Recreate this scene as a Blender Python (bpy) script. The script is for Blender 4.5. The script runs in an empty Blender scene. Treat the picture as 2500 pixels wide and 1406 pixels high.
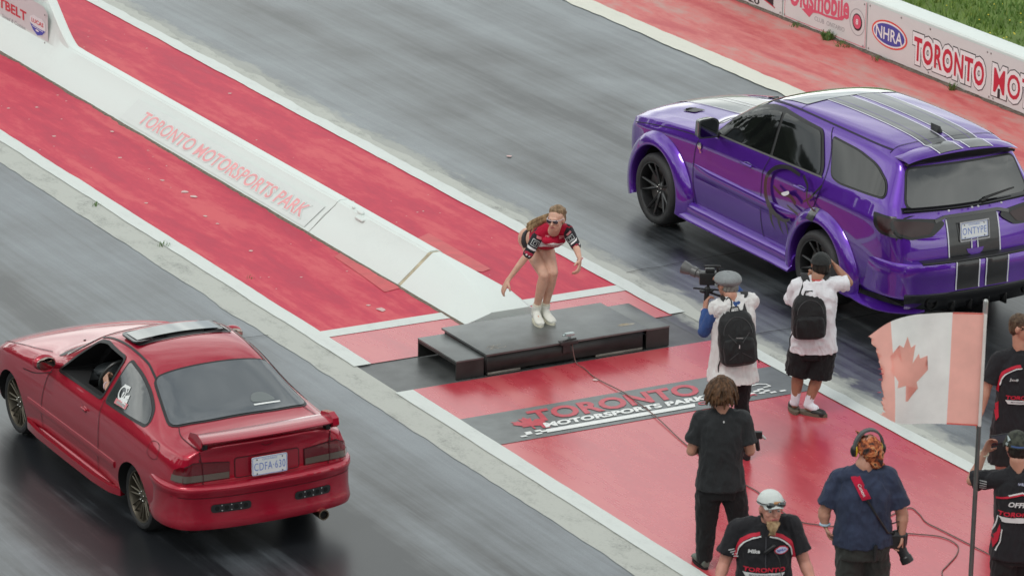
import bpy, bmesh, math, random
from mathutils import Vector, Matrix, noise, geometry
from mathutils.bvhtree import BVHTree
random.seed(7)
SC = bpy.context.scene
COL = SC.collection
PI = math.pi
V = Vector

# ---------------------------------------------------------------- materials
def new_mat(name):
    m = bpy.data.materials.new(name); m.use_nodes = True
    nt = m.node_tree; b = nt.nodes['Principled BSDF']
    return m, nt, b
def ramp(nt, fac, stops):
    r = nt.nodes.new('ShaderNodeValToRGB')
    while len(r.color_ramp.elements) < len(stops): r.color_ramp.elements.new(0.5)
    for e, (p, c) in zip(r.color_ramp.elements, stops):
        e.position = p; e.color = (c[0], c[1], c[2], 1) if len(c) == 3 else c
    nt.links.new(fac, r.inputs[0]); return r.outputs[0]
def tex_noise(nt, scale=(1, 1, 1), s=5, detail=4, rough=.55, dist=0, coord='Object', loc=(0, 0, 0)):
    tc = nt.nodes.new('ShaderNodeTexCoord'); mp = nt.nodes.new('ShaderNodeMapping')
    mp.inputs['Scale'].default_value = scale; mp.inputs['Location'].default_value = loc
    n = nt.nodes.new('ShaderNodeTexNoise'); n.inputs['Scale'].default_value = s
    n.inputs['Detail'].default_value = detail; n.inputs['Roughness'].default_value = rough
    n.inputs['Distortion'].default_value = dist
    nt.links.new(tc.outputs[coord], mp.inputs[0]); nt.links.new(mp.outputs[0], n.inputs[0])
    return n.outputs[0]
def mixc(nt, fac, a, b, typ='MIX'):
    m = nt.nodes.new('ShaderNodeMix'); m.data_type = 'RGBA'; m.blend_type = typ
    def put(sock, v):
        if hasattr(v, 'links') or hasattr(v, 'is_output'): nt.links.new(v, sock)
        elif isinstance(v, (int, float)): sock.default_value = v
        else: sock.default_value = (v[0], v[1], v[2], 1)
    put(m.inputs[0], fac); put(m.inputs[6], a); put(m.inputs[7], b)
    return m.outputs[2]
def math_n(nt, op, a, b=0.0, clamp=False):
    m = nt.nodes.new('ShaderNodeMath'); m.operation = op; m.use_clamp = clamp
    for i, v in enumerate((a, b)):
        if isinstance(v, (int, float)): m.inputs[i].default_value = v
        else: nt.links.new(v, m.inputs[i])
    return m.outputs[0]
def bump(nt, b, h, strength=.3, dist=.01):
    n = nt.nodes.new('ShaderNodeBump'); n.inputs['Strength'].default_value = strength
    n.inputs['Distance'].default_value = dist
    nt.links.new(h, n.inputs['Height']); nt.links.new(n.outputs[0], b.inputs['Normal'])
_MC = {}
def simple(name, col, rough=.6, metal=0, coat=0, vary=.0, vs=20, bmp=0, spec=.5, ior=1.5, bscale=80, sheen=0, coord='Object'):
    if name in _MC: return _MC[name]
    m, nt, b = new_mat(name)
    b.inputs['Base Color'].default_value = (*col, 1)
    b.inputs['Roughness'].default_value = rough; b.inputs['Metallic'].default_value = metal
    b.inputs['Coat Weight'].default_value = coat; b.inputs['Coat Roughness'].default_value = .04
    b.inputs['IOR'].default_value = ior; b.inputs['Specular IOR Level'].default_value = spec
    if sheen:
        b.inputs['Sheen Weight'].default_value = sheen
    if vary:
        n = tex_noise(nt, s=vs, detail=5, coord=coord)
        lo = [max(0, c * (1 - vary)) for c in col]; hi = [min(1, c * (1 + vary)) for c in col]
        nt.links.new(ramp(nt, n, [(.3, lo), (.7, hi)]), b.inputs['Base Color'])
    if bmp:
        n2 = tex_noise(nt, s=bscale, detail=3, coord=coord); bump(nt, b, n2, bmp, .004)
    _MC[name] = m; return m
def cloth(name, col, vary=.18, rough=.85):
    if name in _MC: return _MC[name]
    m, nt, b = new_mat(name)
    n = tex_noise(nt, s=9, detail=6)
    lo = [c * (1 - vary) for c in col]; hi = [min(1, c * (1 + vary)) for c in col]
    nt.links.new(ramp(nt, n, [(.3, lo), (.7, hi)]), b.inputs['Base Color'])
    b.inputs['Roughness'].default_value = rough
    b.inputs['Specular IOR Level'].default_value = .25
    b.inputs['Sheen Weight'].default_value = .08
    n1 = tex_noise(nt, s=14, scale=(1, 1, .5), detail=3, dist=.8)
    n2 = tex_noise(nt, s=260, detail=2)
    bump(nt, b, math_n(nt, 'ADD', n1, math_n(nt, 'MULTIPLY', n2, .06)), .55, .03)
    _MC[name] = m; return m
def skin(name, col):
    if name in _MC: return _MC[name]
    m, nt, b = new_mat(name)
    n = tex_noise(nt, s=12, detail=5)
    nt.links.new(ramp(nt, n, [(.3, [c * .86 for c in col]), (.7, [min(1, c * 1.12) for c in col])]), b.inputs['Base Color'])
    b.inputs['Roughness'].default_value = .5
    b.inputs['Subsurface Weight'].default_value = .08
    b.inputs['Subsurface Radius'].default_value = (.02, .008, .004)
    b.inputs['Subsurface Scale'].default_value = .3
    bump(nt, b, tex_noise(nt, s=120, detail=3), .15, .002)
    _MC[name] = m; return m

# ---------------------------------------------------------------- objects
def obj(name, bm, mat, parent=None, smooth=True, angle=40, loc=None):
    me = bpy.data.meshes.new(name)
    if isinstance(bm, bmesh.types.BMesh):
        bm.to_mesh(me); bm.free()
    else: me = bm; me.name = name
    me.materials.clear()
    for m in (mat if isinstance(mat, (list, tuple)) else [mat]): me.materials.append(m)
    if smooth:
        for p in me.polygons: p.use_smooth = True
        if angle is not None: me.set_sharp_from_angle(angle=math.radians(angle))
    o = bpy.data.objects.new(name, me); COL.objects.link(o)
    if parent is not None: o.parent = parent
    if loc is not None: o.location = loc
    return o
def thing(name, label, cat, loc=(0, 0, 0), rz=0, group=None):
    o = bpy.data.objects.new(name, None); COL.objects.link(o)
    o.location = loc; o.rotation_euler = (0, 0, rz); o.empty_display_size = .1
    o['label'] = label; o['category'] = cat
    if group: o['group'] = group
    return o
def tag(o, label, cat, group=None):
    o['label'] = label; o['category'] = cat
    if group: o['group'] = group
    return o
def struct(o): o['kind'] = 'structure'; return o

# ---------------------------------------------------------------- mesh pieces
def B(): return bmesh.new()
def box(bm, lo, hi, bevel=0, mat=None):
    lo, hi = V(lo), V(hi); c = (lo + hi) / 2; s = hi - lo
    r = bmesh.ops.create_cube(bm, size=1); vs = r['verts']
    for v in vs: v.co = V((v.co.x * s.x, v.co.y * s.y, v.co.z * s.z)) + c
    if mat is not None:
        for v in vs: v.co = mat @ v.co
    if bevel:
        es = list({e for v in vs for e in v.link_edges})
        bmesh.ops.bevel(bm, geom=es, offset=bevel, segments=2, affect='EDGES', profile=.6)
    return bm
def rings(bm, rs, close=True, cap=True):
    """rs: list of rings (lists of equal-length points); builds a lofted tube"""
    L = [[bm.verts.new(p) for p in r] for r in rs]; n = len(rs[0])
    for a, b in zip(L, L[1:]):
        for i in range(n if close else n - 1):
            j = (i + 1) % n
            bm.faces.new((a[i], a[j], b[j], b[i]))
    if cap:
        bm.faces.new(list(reversed(L[0]))); bm.faces.new(L[-1])
    return L
def frame(d, hint=None):
    d = d.normalized()
    h = V(hint) if hint is not None else (V((0, 0, 1)) if abs(d.z) < .9 else V((1, 0, 0)))
    x = h - d * h.dot(d)
    if x.length < 1e-5: x = V((1, 0, 0)) - d * d.x
    x.normalize(); return x, d.cross(x)
def tube(bm, pts, rad, n=8, cap=True, closed=False):
    pts = [V(p) for p in pts]; rs = []
    x = None
    for i, p in enumerate(pts):
        a = pts[max(i - 1, 0)]; b = pts[min(i + 1, len(pts) - 1)]
        if closed: a = pts[(i - 1) % len(pts)]; b = pts[(i + 1) % len(pts)]
        d = b - a
        x, y = frame(d, x)
        r = rad[i] if isinstance(rad, (list, tuple)) else rad
        rs.append([p + x * r * math.cos(2 * PI * k / n) + y * r * math.sin(2 * PI * k / n) for k in range(n)])
    if closed: rs.append(rs[0]); cap = False
    rings(bm, rs, cap=cap); return bm
def spline(pts, n=6):
    """Catmull-Rom through points"""
    P = [V(p) for p in pts]; P = [P[0] * 2 - P[1]] + P + [P[-1] * 2 - P[-2]]; out = []
    for i in range(1, len(P) - 2):
        for k in range(n):
            t = k / n
            out.append(.5 * ((2 * P[i]) + (P[i + 1] - P[i - 1]) * t + (2 * P[i - 1] - 5 * P[i] + 4 * P[i + 1] - P[i + 2]) * t * t + (3 * P[i] - P[i - 1] - 3 * P[i + 1] + P[i + 2]) * t ** 3))
    out.append(P[-2]); return out
def capsule(bm, A, Bp, ra, rb, hint=None, fl=1.0, n=14):
    """tapered capsule; fl flattens across the second axis"""
    A, Bp = V(A), V(Bp); d = Bp - A
    if d.length < 1e-6: d = V((0, 0, 1e-4))
    u = d.normalized(); x, y = frame(d, hint); rs = []
    def ring(c, r): return [c + x * r * math.cos(2 * PI * k / n) + y * fl * r * math.sin(2 * PI * k / n) for k in range(n)]
    for t in (-80, -55, -30, -8): rs.append(ring(A + u * ra * math.sin(math.radians(t)), ra * math.cos(math.radians(t))))
    for t in (8, 30, 55, 80): rs.append(ring(Bp + u * rb * math.sin(math.radians(t)), rb * math.cos(math.radians(t))))
    rings(bm, rs); return bm
def limb(bm, pts, rad, hint=None, fl=1.0):
    for i in range(len(pts) - 1): capsule(bm, pts[i], pts[i + 1], rad[i], rad[i + 1], hint, fl)
def sleeve_(bm, pts, rad, n=20):
    """cloth tube with flat ends"""
    pts = [V(p) for p in pts]; d0 = (pts[-1] - pts[0]).normalized(); x, y = frame(d0); rs = []
    for p, q in zip(pts, rad): rs.append([p + (x * math.cos(2 * PI * k / n) + y * math.sin(2 * PI * k / n)) * q for k in range(n)])
    rings(bm, rs); return bm
def ell(bm, c, r, M=None, n=16):
    c = V(c); rs = []
    M = M or Matrix.Identity(3)
    for t in (-82, -60, -38, -15, 15, 38, 60, 82):
        z = math.sin(math.radians(t)); q = math.cos(math.radians(t))
        rs.append([c + M @ V((r[0] * q * math.cos(2 * PI * k / n), r[1] * q * math.sin(2 * PI * k / n), r[2] * z)) for k in range(n)])
    rings(bm, rs); return bm
def eloft(bm, secs, n=20):
    """secs: (centre, side vector, front vector) -> elliptical loft (a torso, a shirt)"""
    rs = []
    for c, sx, sy in secs:
        c, sx, sy = V(c), V(sx), V(sy)
        rs.append([c + sx * math.copysign(abs(math.cos(a)) ** .85, math.cos(a)) + sy * math.copysign(abs(math.sin(a)) ** .85, math.sin(a))
                   for a in [2 * PI * k / n for k in range(n)]])
    rings(bm, rs); return bm
def remesh(bm, vox=.008, smooth=4, disp=0, dscale=(9, 9, 4), seed=0, cut=None):
    """fuse overlapping closed pieces into ONE continuous surface"""
    bmesh.ops.recalc_face_normals(bm, faces=bm.faces)
    me = bpy.data.meshes.new('t'); bm.to_mesh(me); bm.free()
    o = bpy.data.objects.new('t', me); COL.objects.link(o)
    r = o.modifiers.new('r', 'REMESH'); r.mode = 'VOXEL'; r.voxel_size = vox; r.adaptivity = 0
    if smooth:
        s = o.modifiers.new('s', 'SMOOTH'); s.factor = .5; s.iterations = smooth
    dg = bpy.context.evaluated_depsgraph_get()
    out = bpy.data.meshes.new_from_object(o.evaluated_get(dg))
    bpy.data.objects.remove(o); bpy.data.meshes.remove(me)
    if disp:
        ns = [v.normal.copy() for v in out.vertices]; off = V((seed * 3.1, seed * 1.7, seed))
        for v, n in zip(out.vertices, ns):
            q = V((v.co.x * dscale[0], v.co.y * dscale[1], v.co.z * dscale[2])) + off
            w = noise.noise(q + V((noise.noise(q * .7), noise.noise(q * .7 + V((5, 5, 5))), 0)) * 1.6)
            w = 1 - abs(w) * 2.2          # ridged: folds
            q2 = V((q.x * 2.3 + q.z * .8, q.y * 2.3, q.z * 1.9)); w2 = 1 - abs(noise.noise(q2 + V((noise.noise(q2 * .5) * 1.5, 3, 1)))) * 2.4
            v.co += n * disp * ((w - .5) + .45 * (w2 - .5))
    return out
def bvh_of(o):
    dg = None
    me = o.data if hasattr(o, 'data') else o
    return BVHTree.FromPolygons([v.co.copy() for v in me.vertices], [tuple(p.vertices) for p in me.polygons])

# ---------------------------------------------------------------- flat shapes and lettering
def poly2(*polys):
    bm = B()
    for P in polys:
        bm.faces.new([bm.verts.new((p[0], p[1], 0)) for p in P])
    return bm
def ellipse2(cx, cy, rx, ry, n=40, ri=None):
    bm = B()
    o = [bm.verts.new((cx + rx * math.cos(2 * PI * k / n), cy + ry * math.sin(2 * PI * k / n), 0)) for k in range(n)]
    if ri is None: bm.faces.new(o)
    else:
        i_ = [bm.verts.new((cx + ri[0] * math.cos(2 * PI * k / n), cy + ri[1] * math.sin(2 * PI * k / n), 0)) for k in range(n)]
        for k in range(n): bm.faces.new((o[k], o[(k + 1) % n], i_[(k + 1) % n], i_[k]))
    return bm
def stroke2(pts, w, bm=None):
    """a band following points; w width or list"""
    bm = bm or B(); P = [V((p[0], p[1], 0)) for p in pts]; L = []
    for i, p in enumerate(P):
        d = (P[min(i + 1, len(P) - 1)] - P[max(i - 1, 0)]).normalized(); n = V((-d.y, d.x, 0))
        ww = (w[i] if isinstance(w, (list, tuple)) else w) / 2
        L.append((bm.verts.new(p + n * ww), bm.verts.new(p - n * ww)))
    for a, b in zip(L, L[1:]): bm.faces.new((a[0], a[1], b[1], b[0]))
    return bm
def text2(s, w, h, bold=.02, shear=0, x0=0, y0=0, space=1.0, pad=0):
    """lettering as a flat mesh, fitted to a w x h box at (x0,y0); pad grows it outside the box (outlines)"""
    cu = bpy.data.curves.new('t', 'FONT'); cu.body = s; cu.size = 1; cu.offset = 0
    cu.fill_mode = 'BOTH'; cu.resolution_u = 3; cu.space_character = space
    o = bpy.data.objects.new('t', cu); COL.objects.link(o)
    def get(off):
        cu.offset = off; bpy.context.view_layer.update()
        dg = bpy.context.evaluated_depsgraph_get()
        return bpy.data.meshes.new_from_object(o.evaluated_get(dg))
    m0 = get(bold)
    xs = [v.co.x for v in m0.vertices]; ys = [v.co.y for v in m0.vertices]
    X0, X1, Y0, Y1 = min(xs), max(xs), min(ys), max(ys)
    kx, ky = w / (X1 - X0), h / (Y1 - Y0)
    me = m0 if not pad else get(bold + pad / ky)
    bm = B(); bm.from_mesh(me)
    for v in bm.verts:
        x, y = (v.co.x - X0) * kx, (v.co.y - Y0) * ky
        v.co = V((x0 + x + shear * y, y0 + y, 0))
    bpy.data.objects.remove(o); bpy.data.curves.remove(cu)
    return planar(bm)
def leaf2(cx, cy, s, rot=0):
    half = [(0, 1), (.14, .72), (.30, .80), (.21, .33), (.43, .58), (.48, .46), (.74, .53), (.65, .27), (.78, .18), (.40, -.12), (.46, -.28), (.05, -.22), (.05, -.62)]
    pts = half + [(-x, y) for x, y in reversed(half)][:-1]
    c, n = math.cos(rot), math.sin(rot)
    return poly2([(cx + s * (x * c - y * n), cy + s * (x * n + y * c)) for x, y in pts])
def merge2(*bms):
    out = B()
    for b in bms:
        me = bpy.data.meshes.new('t'); b.to_mesh(me); b.free(); out.from_mesh(me); bpy.data.meshes.remove(me)
    return out
def chop(bm, step):
    for ax in (0, 1):
        c = [v.co[ax] for v in bm.verts]
        if not c: return bm
        k = math.floor(min(c) / step) + 1
        while k * step < max(c):
            n = V((0, 0, 0)); n[ax] = 1; p = V((0, 0, 0)); p[ax] = k * step
            bmesh.ops.bisect_plane(bm, geom=bm.verts[:] + bm.edges[:] + bm.faces[:], plane_co=p, plane_no=n, dist=1e-6)
            k += 1
    return bm
def planar(bm, fill=False):
    """merge overlapping flat faces so that none lie on top of each other; fill keeps enclosed holes closed"""
    if not bm.faces or any(abs(v.co.z) > 1e-9 for v in bm.verts): return bm
    bm.verts.index_update()
    F = [[v.index for v in f.verts] for f in bm.faces]
    tree = BVHTree.FromPolygons([v.co.copy() for v in bm.verts], F)
    r = geometry.delaunay_2d_cdt([v.co.xy for v in bm.verts], [(e.verts[0].index, e.verts[1].index) for e in bm.edges], [], 1 if fill else 0, 1e-6, False)
    out = B(); vs = [out.verts.new((p.x, p.y, 0)) for p in r[0]]
    for f in r[2]:
        c = sum((V((r[0][i].x, r[0][i].y, 0)) for i in f), V((0, 0, 0))) / len(f)
        if fill or tree.ray_cast(c + V((0, 0, 1)), V((0, 0, -1)), 2)[0] is not None:
            try: out.faces.new([vs[i] for i in f])
            except ValueError: pass
    bmesh.ops.delete(out, geom=[v for v in out.verts if not v.link_faces], context='VERTS')
    me = bpy.data.meshes.new('t'); out.to_mesh(me); out.free(); bm.clear(); bm.from_mesh(me); bpy.data.meshes.remove(me); return bm
def lay(bm, fn):
    planar(bm)
    for v in bm.verts: v.co = V(fn(v.co.x, v.co.y))
    return bm
def project(bm, bvh, fn, dirv, off=.003, step=.05, maxd=10):
    """drape a flat shape on a surface: fn(u,v)->ray start, dirv ray direction"""
    planar(bm)
    chop(bm, step); d = V(dirv).normalized(); dead = []
    for v in bm.verts:
        p = V(fn(v.co.x, v.co.y)); h = bvh.ray_cast(p, d, maxd)
        if h[0] is None: dead.append(v); continue
        v.co = h[0] - d * off * .5 + (h[1] if h[1].dot(d) < 0 else -h[1]) * off
    bmesh.ops.delete(bm, geom=dead, context='VERTS')
    for f in list(bm.faces):
        if max(e.calc_length() for e in f.edges) > step * 5: bm.faces.remove(f)
    return bm
def fix_up(bm, d):
    """face normals towards -d"""
    d = V(d)
    for f in bm.faces:
        if f.normal.dot(d) > 0: f.normal_flip()
    return bm

def shift(g, c):
    vs = g.verts if isinstance(g, bmesh.types.BMesh) else g.vertices
    for v in vs: v.co -= V(c)
    return g
# ================================================================= camera, light, air
f_px, W_, H_ = 10125.69, 2500, 1406
pitch, yaw, roll = .30764557, .50819982, .01393348
CAMZ = 12.247
Fv = V((math.sin(yaw) * math.cos(pitch), math.cos(yaw) * math.cos(pitch), -math.sin(pitch)))
Rv = Fv.cross(V((0, 0, 1))).normalized(); Uv = Rv.cross(Fv)
R2 = Rv * math.cos(roll) + Uv * math.sin(roll); U2 = -Rv * math.sin(roll) + Uv * math.cos(roll)
cam = bpy.data.cameras.new('camera'); co = bpy.data.objects.new('camera', cam); COL.objects.link(co)
co.matrix_world = Matrix(((R2.x, U2.x, -Fv.x, 0), (R2.y, U2.y, -Fv.y, 0), (R2.z, U2.z, -Fv.z, CAMZ), (0, 0, 0, 1)))
cam.lens = f_px / W_ * 36; cam.sensor_width = 36; cam.sensor_fit = 'HORIZONTAL'
cam.clip_start = .5; cam.clip_end = 2000
cam.dof.use_dof = True; cam.dof.focus_distance = 40; cam.dof.aperture_fstop = 5
SC.camera = co
SC.view_settings.view_transform = 'Standard'; SC.view_settings.look = 'None'
SC.view_settings.exposure = -.06
SC.view_settings.gamma = 1
w = bpy.data.worlds.new("World"); SC.world = w; w.use_nodes = True; nt = w.node_tree
bg = nt.nodes['Background']; bg.inputs[1].default_value = .1
sky = nt.nodes.new('ShaderNodeTexSky'); sky.sky_type = 'NISHITA'; sky.sun_disc = False
SUN_EL, SUN_AZ = math.radians(58), math.radians(250)   # azimuth clockwise from +Y
sky.sun_elevation = SUN_EL; sky.sun_rotation = SUN_AZ; sky.air_density = 1.2; sky.dust_density = 3
hs = nt.nodes.new('ShaderNodeHueSaturation'); hs.inputs['Saturation'].default_value = .3
nt.links.new(sky.outputs[0], hs.inputs['Color'])
tc = nt.nodes.new('ShaderNodeTexCoord'); mp = nt.nodes.new('ShaderNodeMapping'); mp.inputs['Scale'].default_value = (1, 1, 2.6)
nt.links.new(tc.outputs['Generated'], mp.inputs[0])
nz = nt.nodes.new('ShaderNodeTexNoise'); nz.inputs['Scale'].default_value = 2.6; nz.inputs['Detail'].default_value = 6; nz.inputs['Roughness'].default_value = .6; nz.inputs['Distortion'].default_value = .4
nt.links.new(mp.outputs[0], nz.inputs[0])
cl = ramp(nt, nz.outputs[0], [(.36, (4.2, 4.6, 4.9)), (.5, (9.0, 9.4, 9.2)), (.64, (14.5, 14.8, 14.3))])
sx_ = nt.nodes.new('ShaderNodeSeparateXYZ'); nt.links.new(tc.outputs['Generated'], sx_.inputs[0])
hz = ramp(nt, sx_.outputs[2], [(.0, (2.0, 2.03, 2.0)), (.4, (1.45, 1.46, 1.45)), (.8, (.85, .86, .88))])
nt.links.new(mixc(nt, 1.0, mixc(nt, .8, hs.outputs[0], cl), hz, 'MULTIPLY'), bg.inputs[0])
sl = bpy.data.lights.new('sun', 'SUN'); sl.energy = 1.0; sl.angle = math.radians(18); sl.color = (1, .97, .92)
so = bpy.data.objects.new('sun', sl); COL.objects.link(so)
sd = V((math.sin(SUN_AZ) * math.cos(SUN_EL), math.cos(SUN_AZ) * math.cos(SUN_EL), math.sin(SUN_EL)))
so.rotation_euler = (-sd).to_track_quat('-Z', 'Y').to_euler()

# ================================================================= ground materials
def streaks(nt, s=3, kx=1., ky=.05, detail=5, loc=(0, 0, 0), rough=.6, dist=0):
    return tex_noise(nt, scale=(kx, ky, 1), s=s, detail=detail, rough=rough, loc=loc, dist=dist)
def m_asphalt(name, dark, light, y_rub, y_clean, patch_x=None, lane=(22.3, 2.3)):
    """rubbered, sticky and dark at the launch area; greyer and drier further along; patch_x = lane edge with pale worn spots"""
    m, nt, b = new_mat(name)
    wide = streaks(nt, 1.5, 1, .035, 4, rough=.6)
    fine = streaks(nt, 14, 1, .035, 6, (3, 1, 0), .7)
    hair = streaks(nt, 60, 1, .02, 4, (1, 6, 0), .6)
    blot = tex_noise(nt, s=.7, detail=6, loc=(7, 2, 0), rough=.6)
    grit = tex_noise(nt, s=150, detail=2)
    f = math_n(nt, 'ADD', math_n(nt, 'MULTIPLY', wide, .46), math_n(nt, 'MULTIPLY', fine, .17))
    f = math_n(nt, 'ADD', f, math_n(nt, 'MULTIPLY', blot, .31)); f = math_n(nt, 'ADD', f, math_n(nt, 'MULTIPLY', hair, .06))
    tc = nt.nodes.new('ShaderNodeTexCoord'); sp = nt.nodes.new('ShaderNodeSeparateXYZ'); nt.links.new(tc.outputs['Object'], sp.inputs[0])
    mr = nt.nodes.new('ShaderNodeMapRange'); mr.inputs[1].default_value = y_rub; mr.inputs[2].default_value = y_clean
    nt.links.new(sp.outputs[1], mr.inputs[0])
    lx = math_n(nt, 'DIVIDE', math_n(nt, 'SUBTRACT', sp.outputs[0], lane[0]), lane[1])
    lx = math_n(nt, 'MINIMUM', math_n(nt, 'MULTIPLY', lx, lx), 1.3)      # cleaner towards the lane edges
    f = math_n(nt, 'ADD', f, math_n(nt, 'SUBTRACT', math_n(nt, 'MULTIPLY', lx, .075), .045))
    gx = math_n(nt, 'ABSOLUTE', math_n(nt, 'SUBTRACT', math_n(nt, 'ABSOLUTE', math_n(nt, 'SUBTRACT', sp.outputs[0], lane[0])), .8))
    gx = math_n(nt, 'SUBTRACT', 1.0, math_n(nt, 'MULTIPLY', gx, 2.8), True)       # rubber laid in the two wheel paths
    f = math_n(nt, 'SUBTRACT', f, math_n(nt, 'MULTIPLY', gx, .035))
    f = math_n(nt, 'ADD', math_n(nt, 'ADD', math_n(nt, 'MULTIPLY', math_n(nt, 'SUBTRACT', f, .5), 1.5), .5), math_n(nt, 'SUBTRACT', math_n(nt, 'MULTIPLY', mr.outputs[0], .16), .02))
    c = ramp(nt, f, [(.40, dark), (.52, [(a + b_) * .5 * .85 for a, b_ in zip(dark, light)]), (.70, light)])
    c = mixc(nt, .3, c, ramp(nt, grit, [(.3, (.1, .1, .1)), (.7, (.9, .9, .9))]), 'SOFT_LIGHT')
    r = ramp(nt, f, [(.40, (.30,) * 3), (.70, (.5,) * 3)])
    if patch_x is not None:
        x0, x1, base = patch_x
        px_ = math_n(nt, 'ABSOLUTE', math_n(nt, 'SUBTRACT', sp.outputs[0], x0))
        near = math_n(nt, 'SUBTRACT', 1.0, math_n(nt, 'MULTIPLY', px_, 1.0 / x1), True)
        pn_ = tex_noise(nt, s=3.6, detail=8, rough=.7, scale=(1, .4, 1), loc=(2, 9, 0))
        k = math_n(nt, 'ADD', math_n(nt, 'MULTIPLY', pn_, .6), math_n(nt, 'MULTIPLY', near, .42))
        msk = ramp(nt, k, [(.52, (0, 0, 0)), (.60, (1, 1, 1))])
        c = mixc(nt, math_n(nt, 'MULTIPLY', msk, .9), c, base); r = mixc(nt, msk, r, (.7, .7, .7))
    nt.links.new(c, b.inputs['Base Color']); nt.links.new(r, b.inputs['Roughness'])
    b.inputs['IOR'].default_value = 2.3; nt.links.new(ramp(nt, f, [(.36, (.12,) * 3), (.50, (.28,) * 3), (.68, (.56,) * 3)]), b.inputs['Specular IOR Level'])
    bump(nt, b, math_n(nt, 'ADD', grit, math_n(nt, 'MULTIPLY', fine, .5)), .10, .004)
    return m
def m_redpaint(name, a, c_, d, gloss=.5, ior=1.5, streak=True, sc=(2.2, .14)):
    m, nt, b = new_mat(name)
    big = streaks(nt, sc[0], 1, sc[1], 5, (1, 4, 0), .6, .4) if streak else tex_noise(nt, s=1.1, detail=6)
    med = tex_noise(nt, scale=(1, .35, 1), s=9, detail=6, rough=.7, loc=(3, 8, 0))
    f = math_n(nt, 'ADD', math_n(nt, 'MULTIPLY', big, .65), math_n(nt, 'MULTIPLY', med, .35))
    c = ramp(nt, f, [(.40, a), (.5, c_), (.60, d)])
    sp = tex_noise(nt, s=55, detail=4, rough=.8, loc=(9, 9, 0))
    c = mixc(nt, ramp(nt, sp, [(.66, (0, 0, 0)), (.74, (.6, .6, .6))]), c, (.12, .03, .04))
    nt.links.new(c, b.inputs['Base Color'])
    nt.links.new(ramp(nt, f, [(.3, (gloss * .8,) * 3), (.7, (gloss * 1.2,) * 3)]), b.inputs['Roughness'])
    b.inputs['IOR'].default_value = ior
    bump(nt, b, math_n(nt, 'ADD', tex_noise(nt, s=90, detail=4), math_n(nt, 'MULTIPLY', med, .3)), .07 if gloss < .4 else .18, .004)
    return m
def m_white(name, base=(.72, .75, .72), dirty=(.35, .36, .33), amt=.35, rough=.6, s=6):
    m, nt, b = new_mat(name)
    n = tex_noise(nt, scale=(1, .5, 1), s=s, detail=8, rough=.75)
    n2 = tex_noise(nt, s=40, detail=6, rough=.8, loc=(4, 4, 4))
    f = math_n(nt, 'ADD', math_n(nt, 'MULTIPLY', n, .6), math_n(nt, 'MULTIPLY', n2, .4))
    c = ramp(nt, f, [(.5, base), (.5 + .3 * (1 - amt), [b_ * .9 for b_ in base]), (.62 + .3 * (1 - amt), dirty)])
    nt.links.new(c, b.inputs['Base Color']); b.inputs['Roughness'].default_value = rough
    bump(nt, b, n2, .25, .004)
    return m
M_ASPH = m_asphalt('asphalt_rubbered', (.016, .018, .020), (.165, .19, .205), 33, 48, (19.95, .5, (.32, .33, .30)))  # bluish damp sheen is tinted into the light tone
M_ASPHL = m_asphalt('asphalt_near', (.016, .018, .021), (.145, .17, .19), 29, 46, None, (13.4, 2.4))  # light tone carries the same painted-in bluish sheen
M_DARK = simple('dark_strip_paint', (.075, .08, .08), .38, vary=.3, vs=5, bmp=.2, ior=1.6)
M_REDM = m_redpaint('red_paint_median', (.45, .006, .045), (.54, .028, .066), (.62, .09, .11), .62, sc=(3.2, .13))
M_REDF = m_redpaint('red_paint_front', (.47, .035, .055), (.52, .05, .07), (.56, .09, .10), .27, 2.1)
M_REDX = m_redpaint('red_paint_far', (.48, .05, .06), (.58, .14, .13), (.5, .27, .24), .5, 1.5)
M_LINE = m_white('white_line_paint', (.62, .66, .63), (.25, .26, .24), .62, .5)
M_CONC = m_white('concrete_edge', (.46, .475, .435), (.17, .175, .165), .85, .8, 4)
M_WALL = m_white('wall_paint', (.69, .745, .715), (.50, .51, .48), .08, .5, 2)

# ground sheets -----------------------------------------------------
def sheet(name, x0, x1, y0, y1, z, mat, step=None, ragx=None, seed=0):
    """flat sheet; ragx: (left rag, right rag) amount of uneven edge"""
    bm = B()
    if ragx is None:
        bm.faces.new([bm.verts.new(p) for p in ((x0, y0, z), (x1, y0, z), (x1, y1, z), (x0, y1, z))])
    else:
        n = int((y1 - y0) / .06); L = []
        for i in range(n + 1):
            y = y0 + (y1 - y0) * i / n
            q = lambda k, s: (noise.noise(V((y * s, k + seed, 0))) + .5 * noise.noise(V((y * s * 3.3, k + seed + 9, 0))) + .12 * noise.noise(V((y * s * 9, k + seed + 5, 0))))
            a = x0 + ragx[0] * q(0, 1.3); b_ = x1 + ragx[1] * q(20, 1.3)
            L.append((bm.verts.new((a, y, z)), bm.verts.new((b_, y, z))))
        for a, b_ in zip(L, L[1:]): bm.faces.new((a[0], a[1], b_[1], b_[0]))
    return struct(obj(name, bm, mat, smooth=False))
sheet('ground', -300, 400, -300, 500, -.02, simple('far_ground', (.12, .13, .11), .9, vary=.3, vs=.05))
sheet('left_lane', 5, 16.32, 0, 120, -.004, M_ASPHL)
sheet('right_lane', 19.6, 25.2, 0, 120, -.004, M_ASPH)
sheet('median_base', 16.2, 19.95, 0, 120, -.006, M_DARK)
sheet('concrete_edge', 15.98, 16.33, 0, 120, .0, M_CONC, ragx=(.03, 0), seed=1)
sheet('concrete_edge', 19.84, 20.02, 0, 120, .0, M_CONC, ragx=(0, .10), seed=4)
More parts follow.
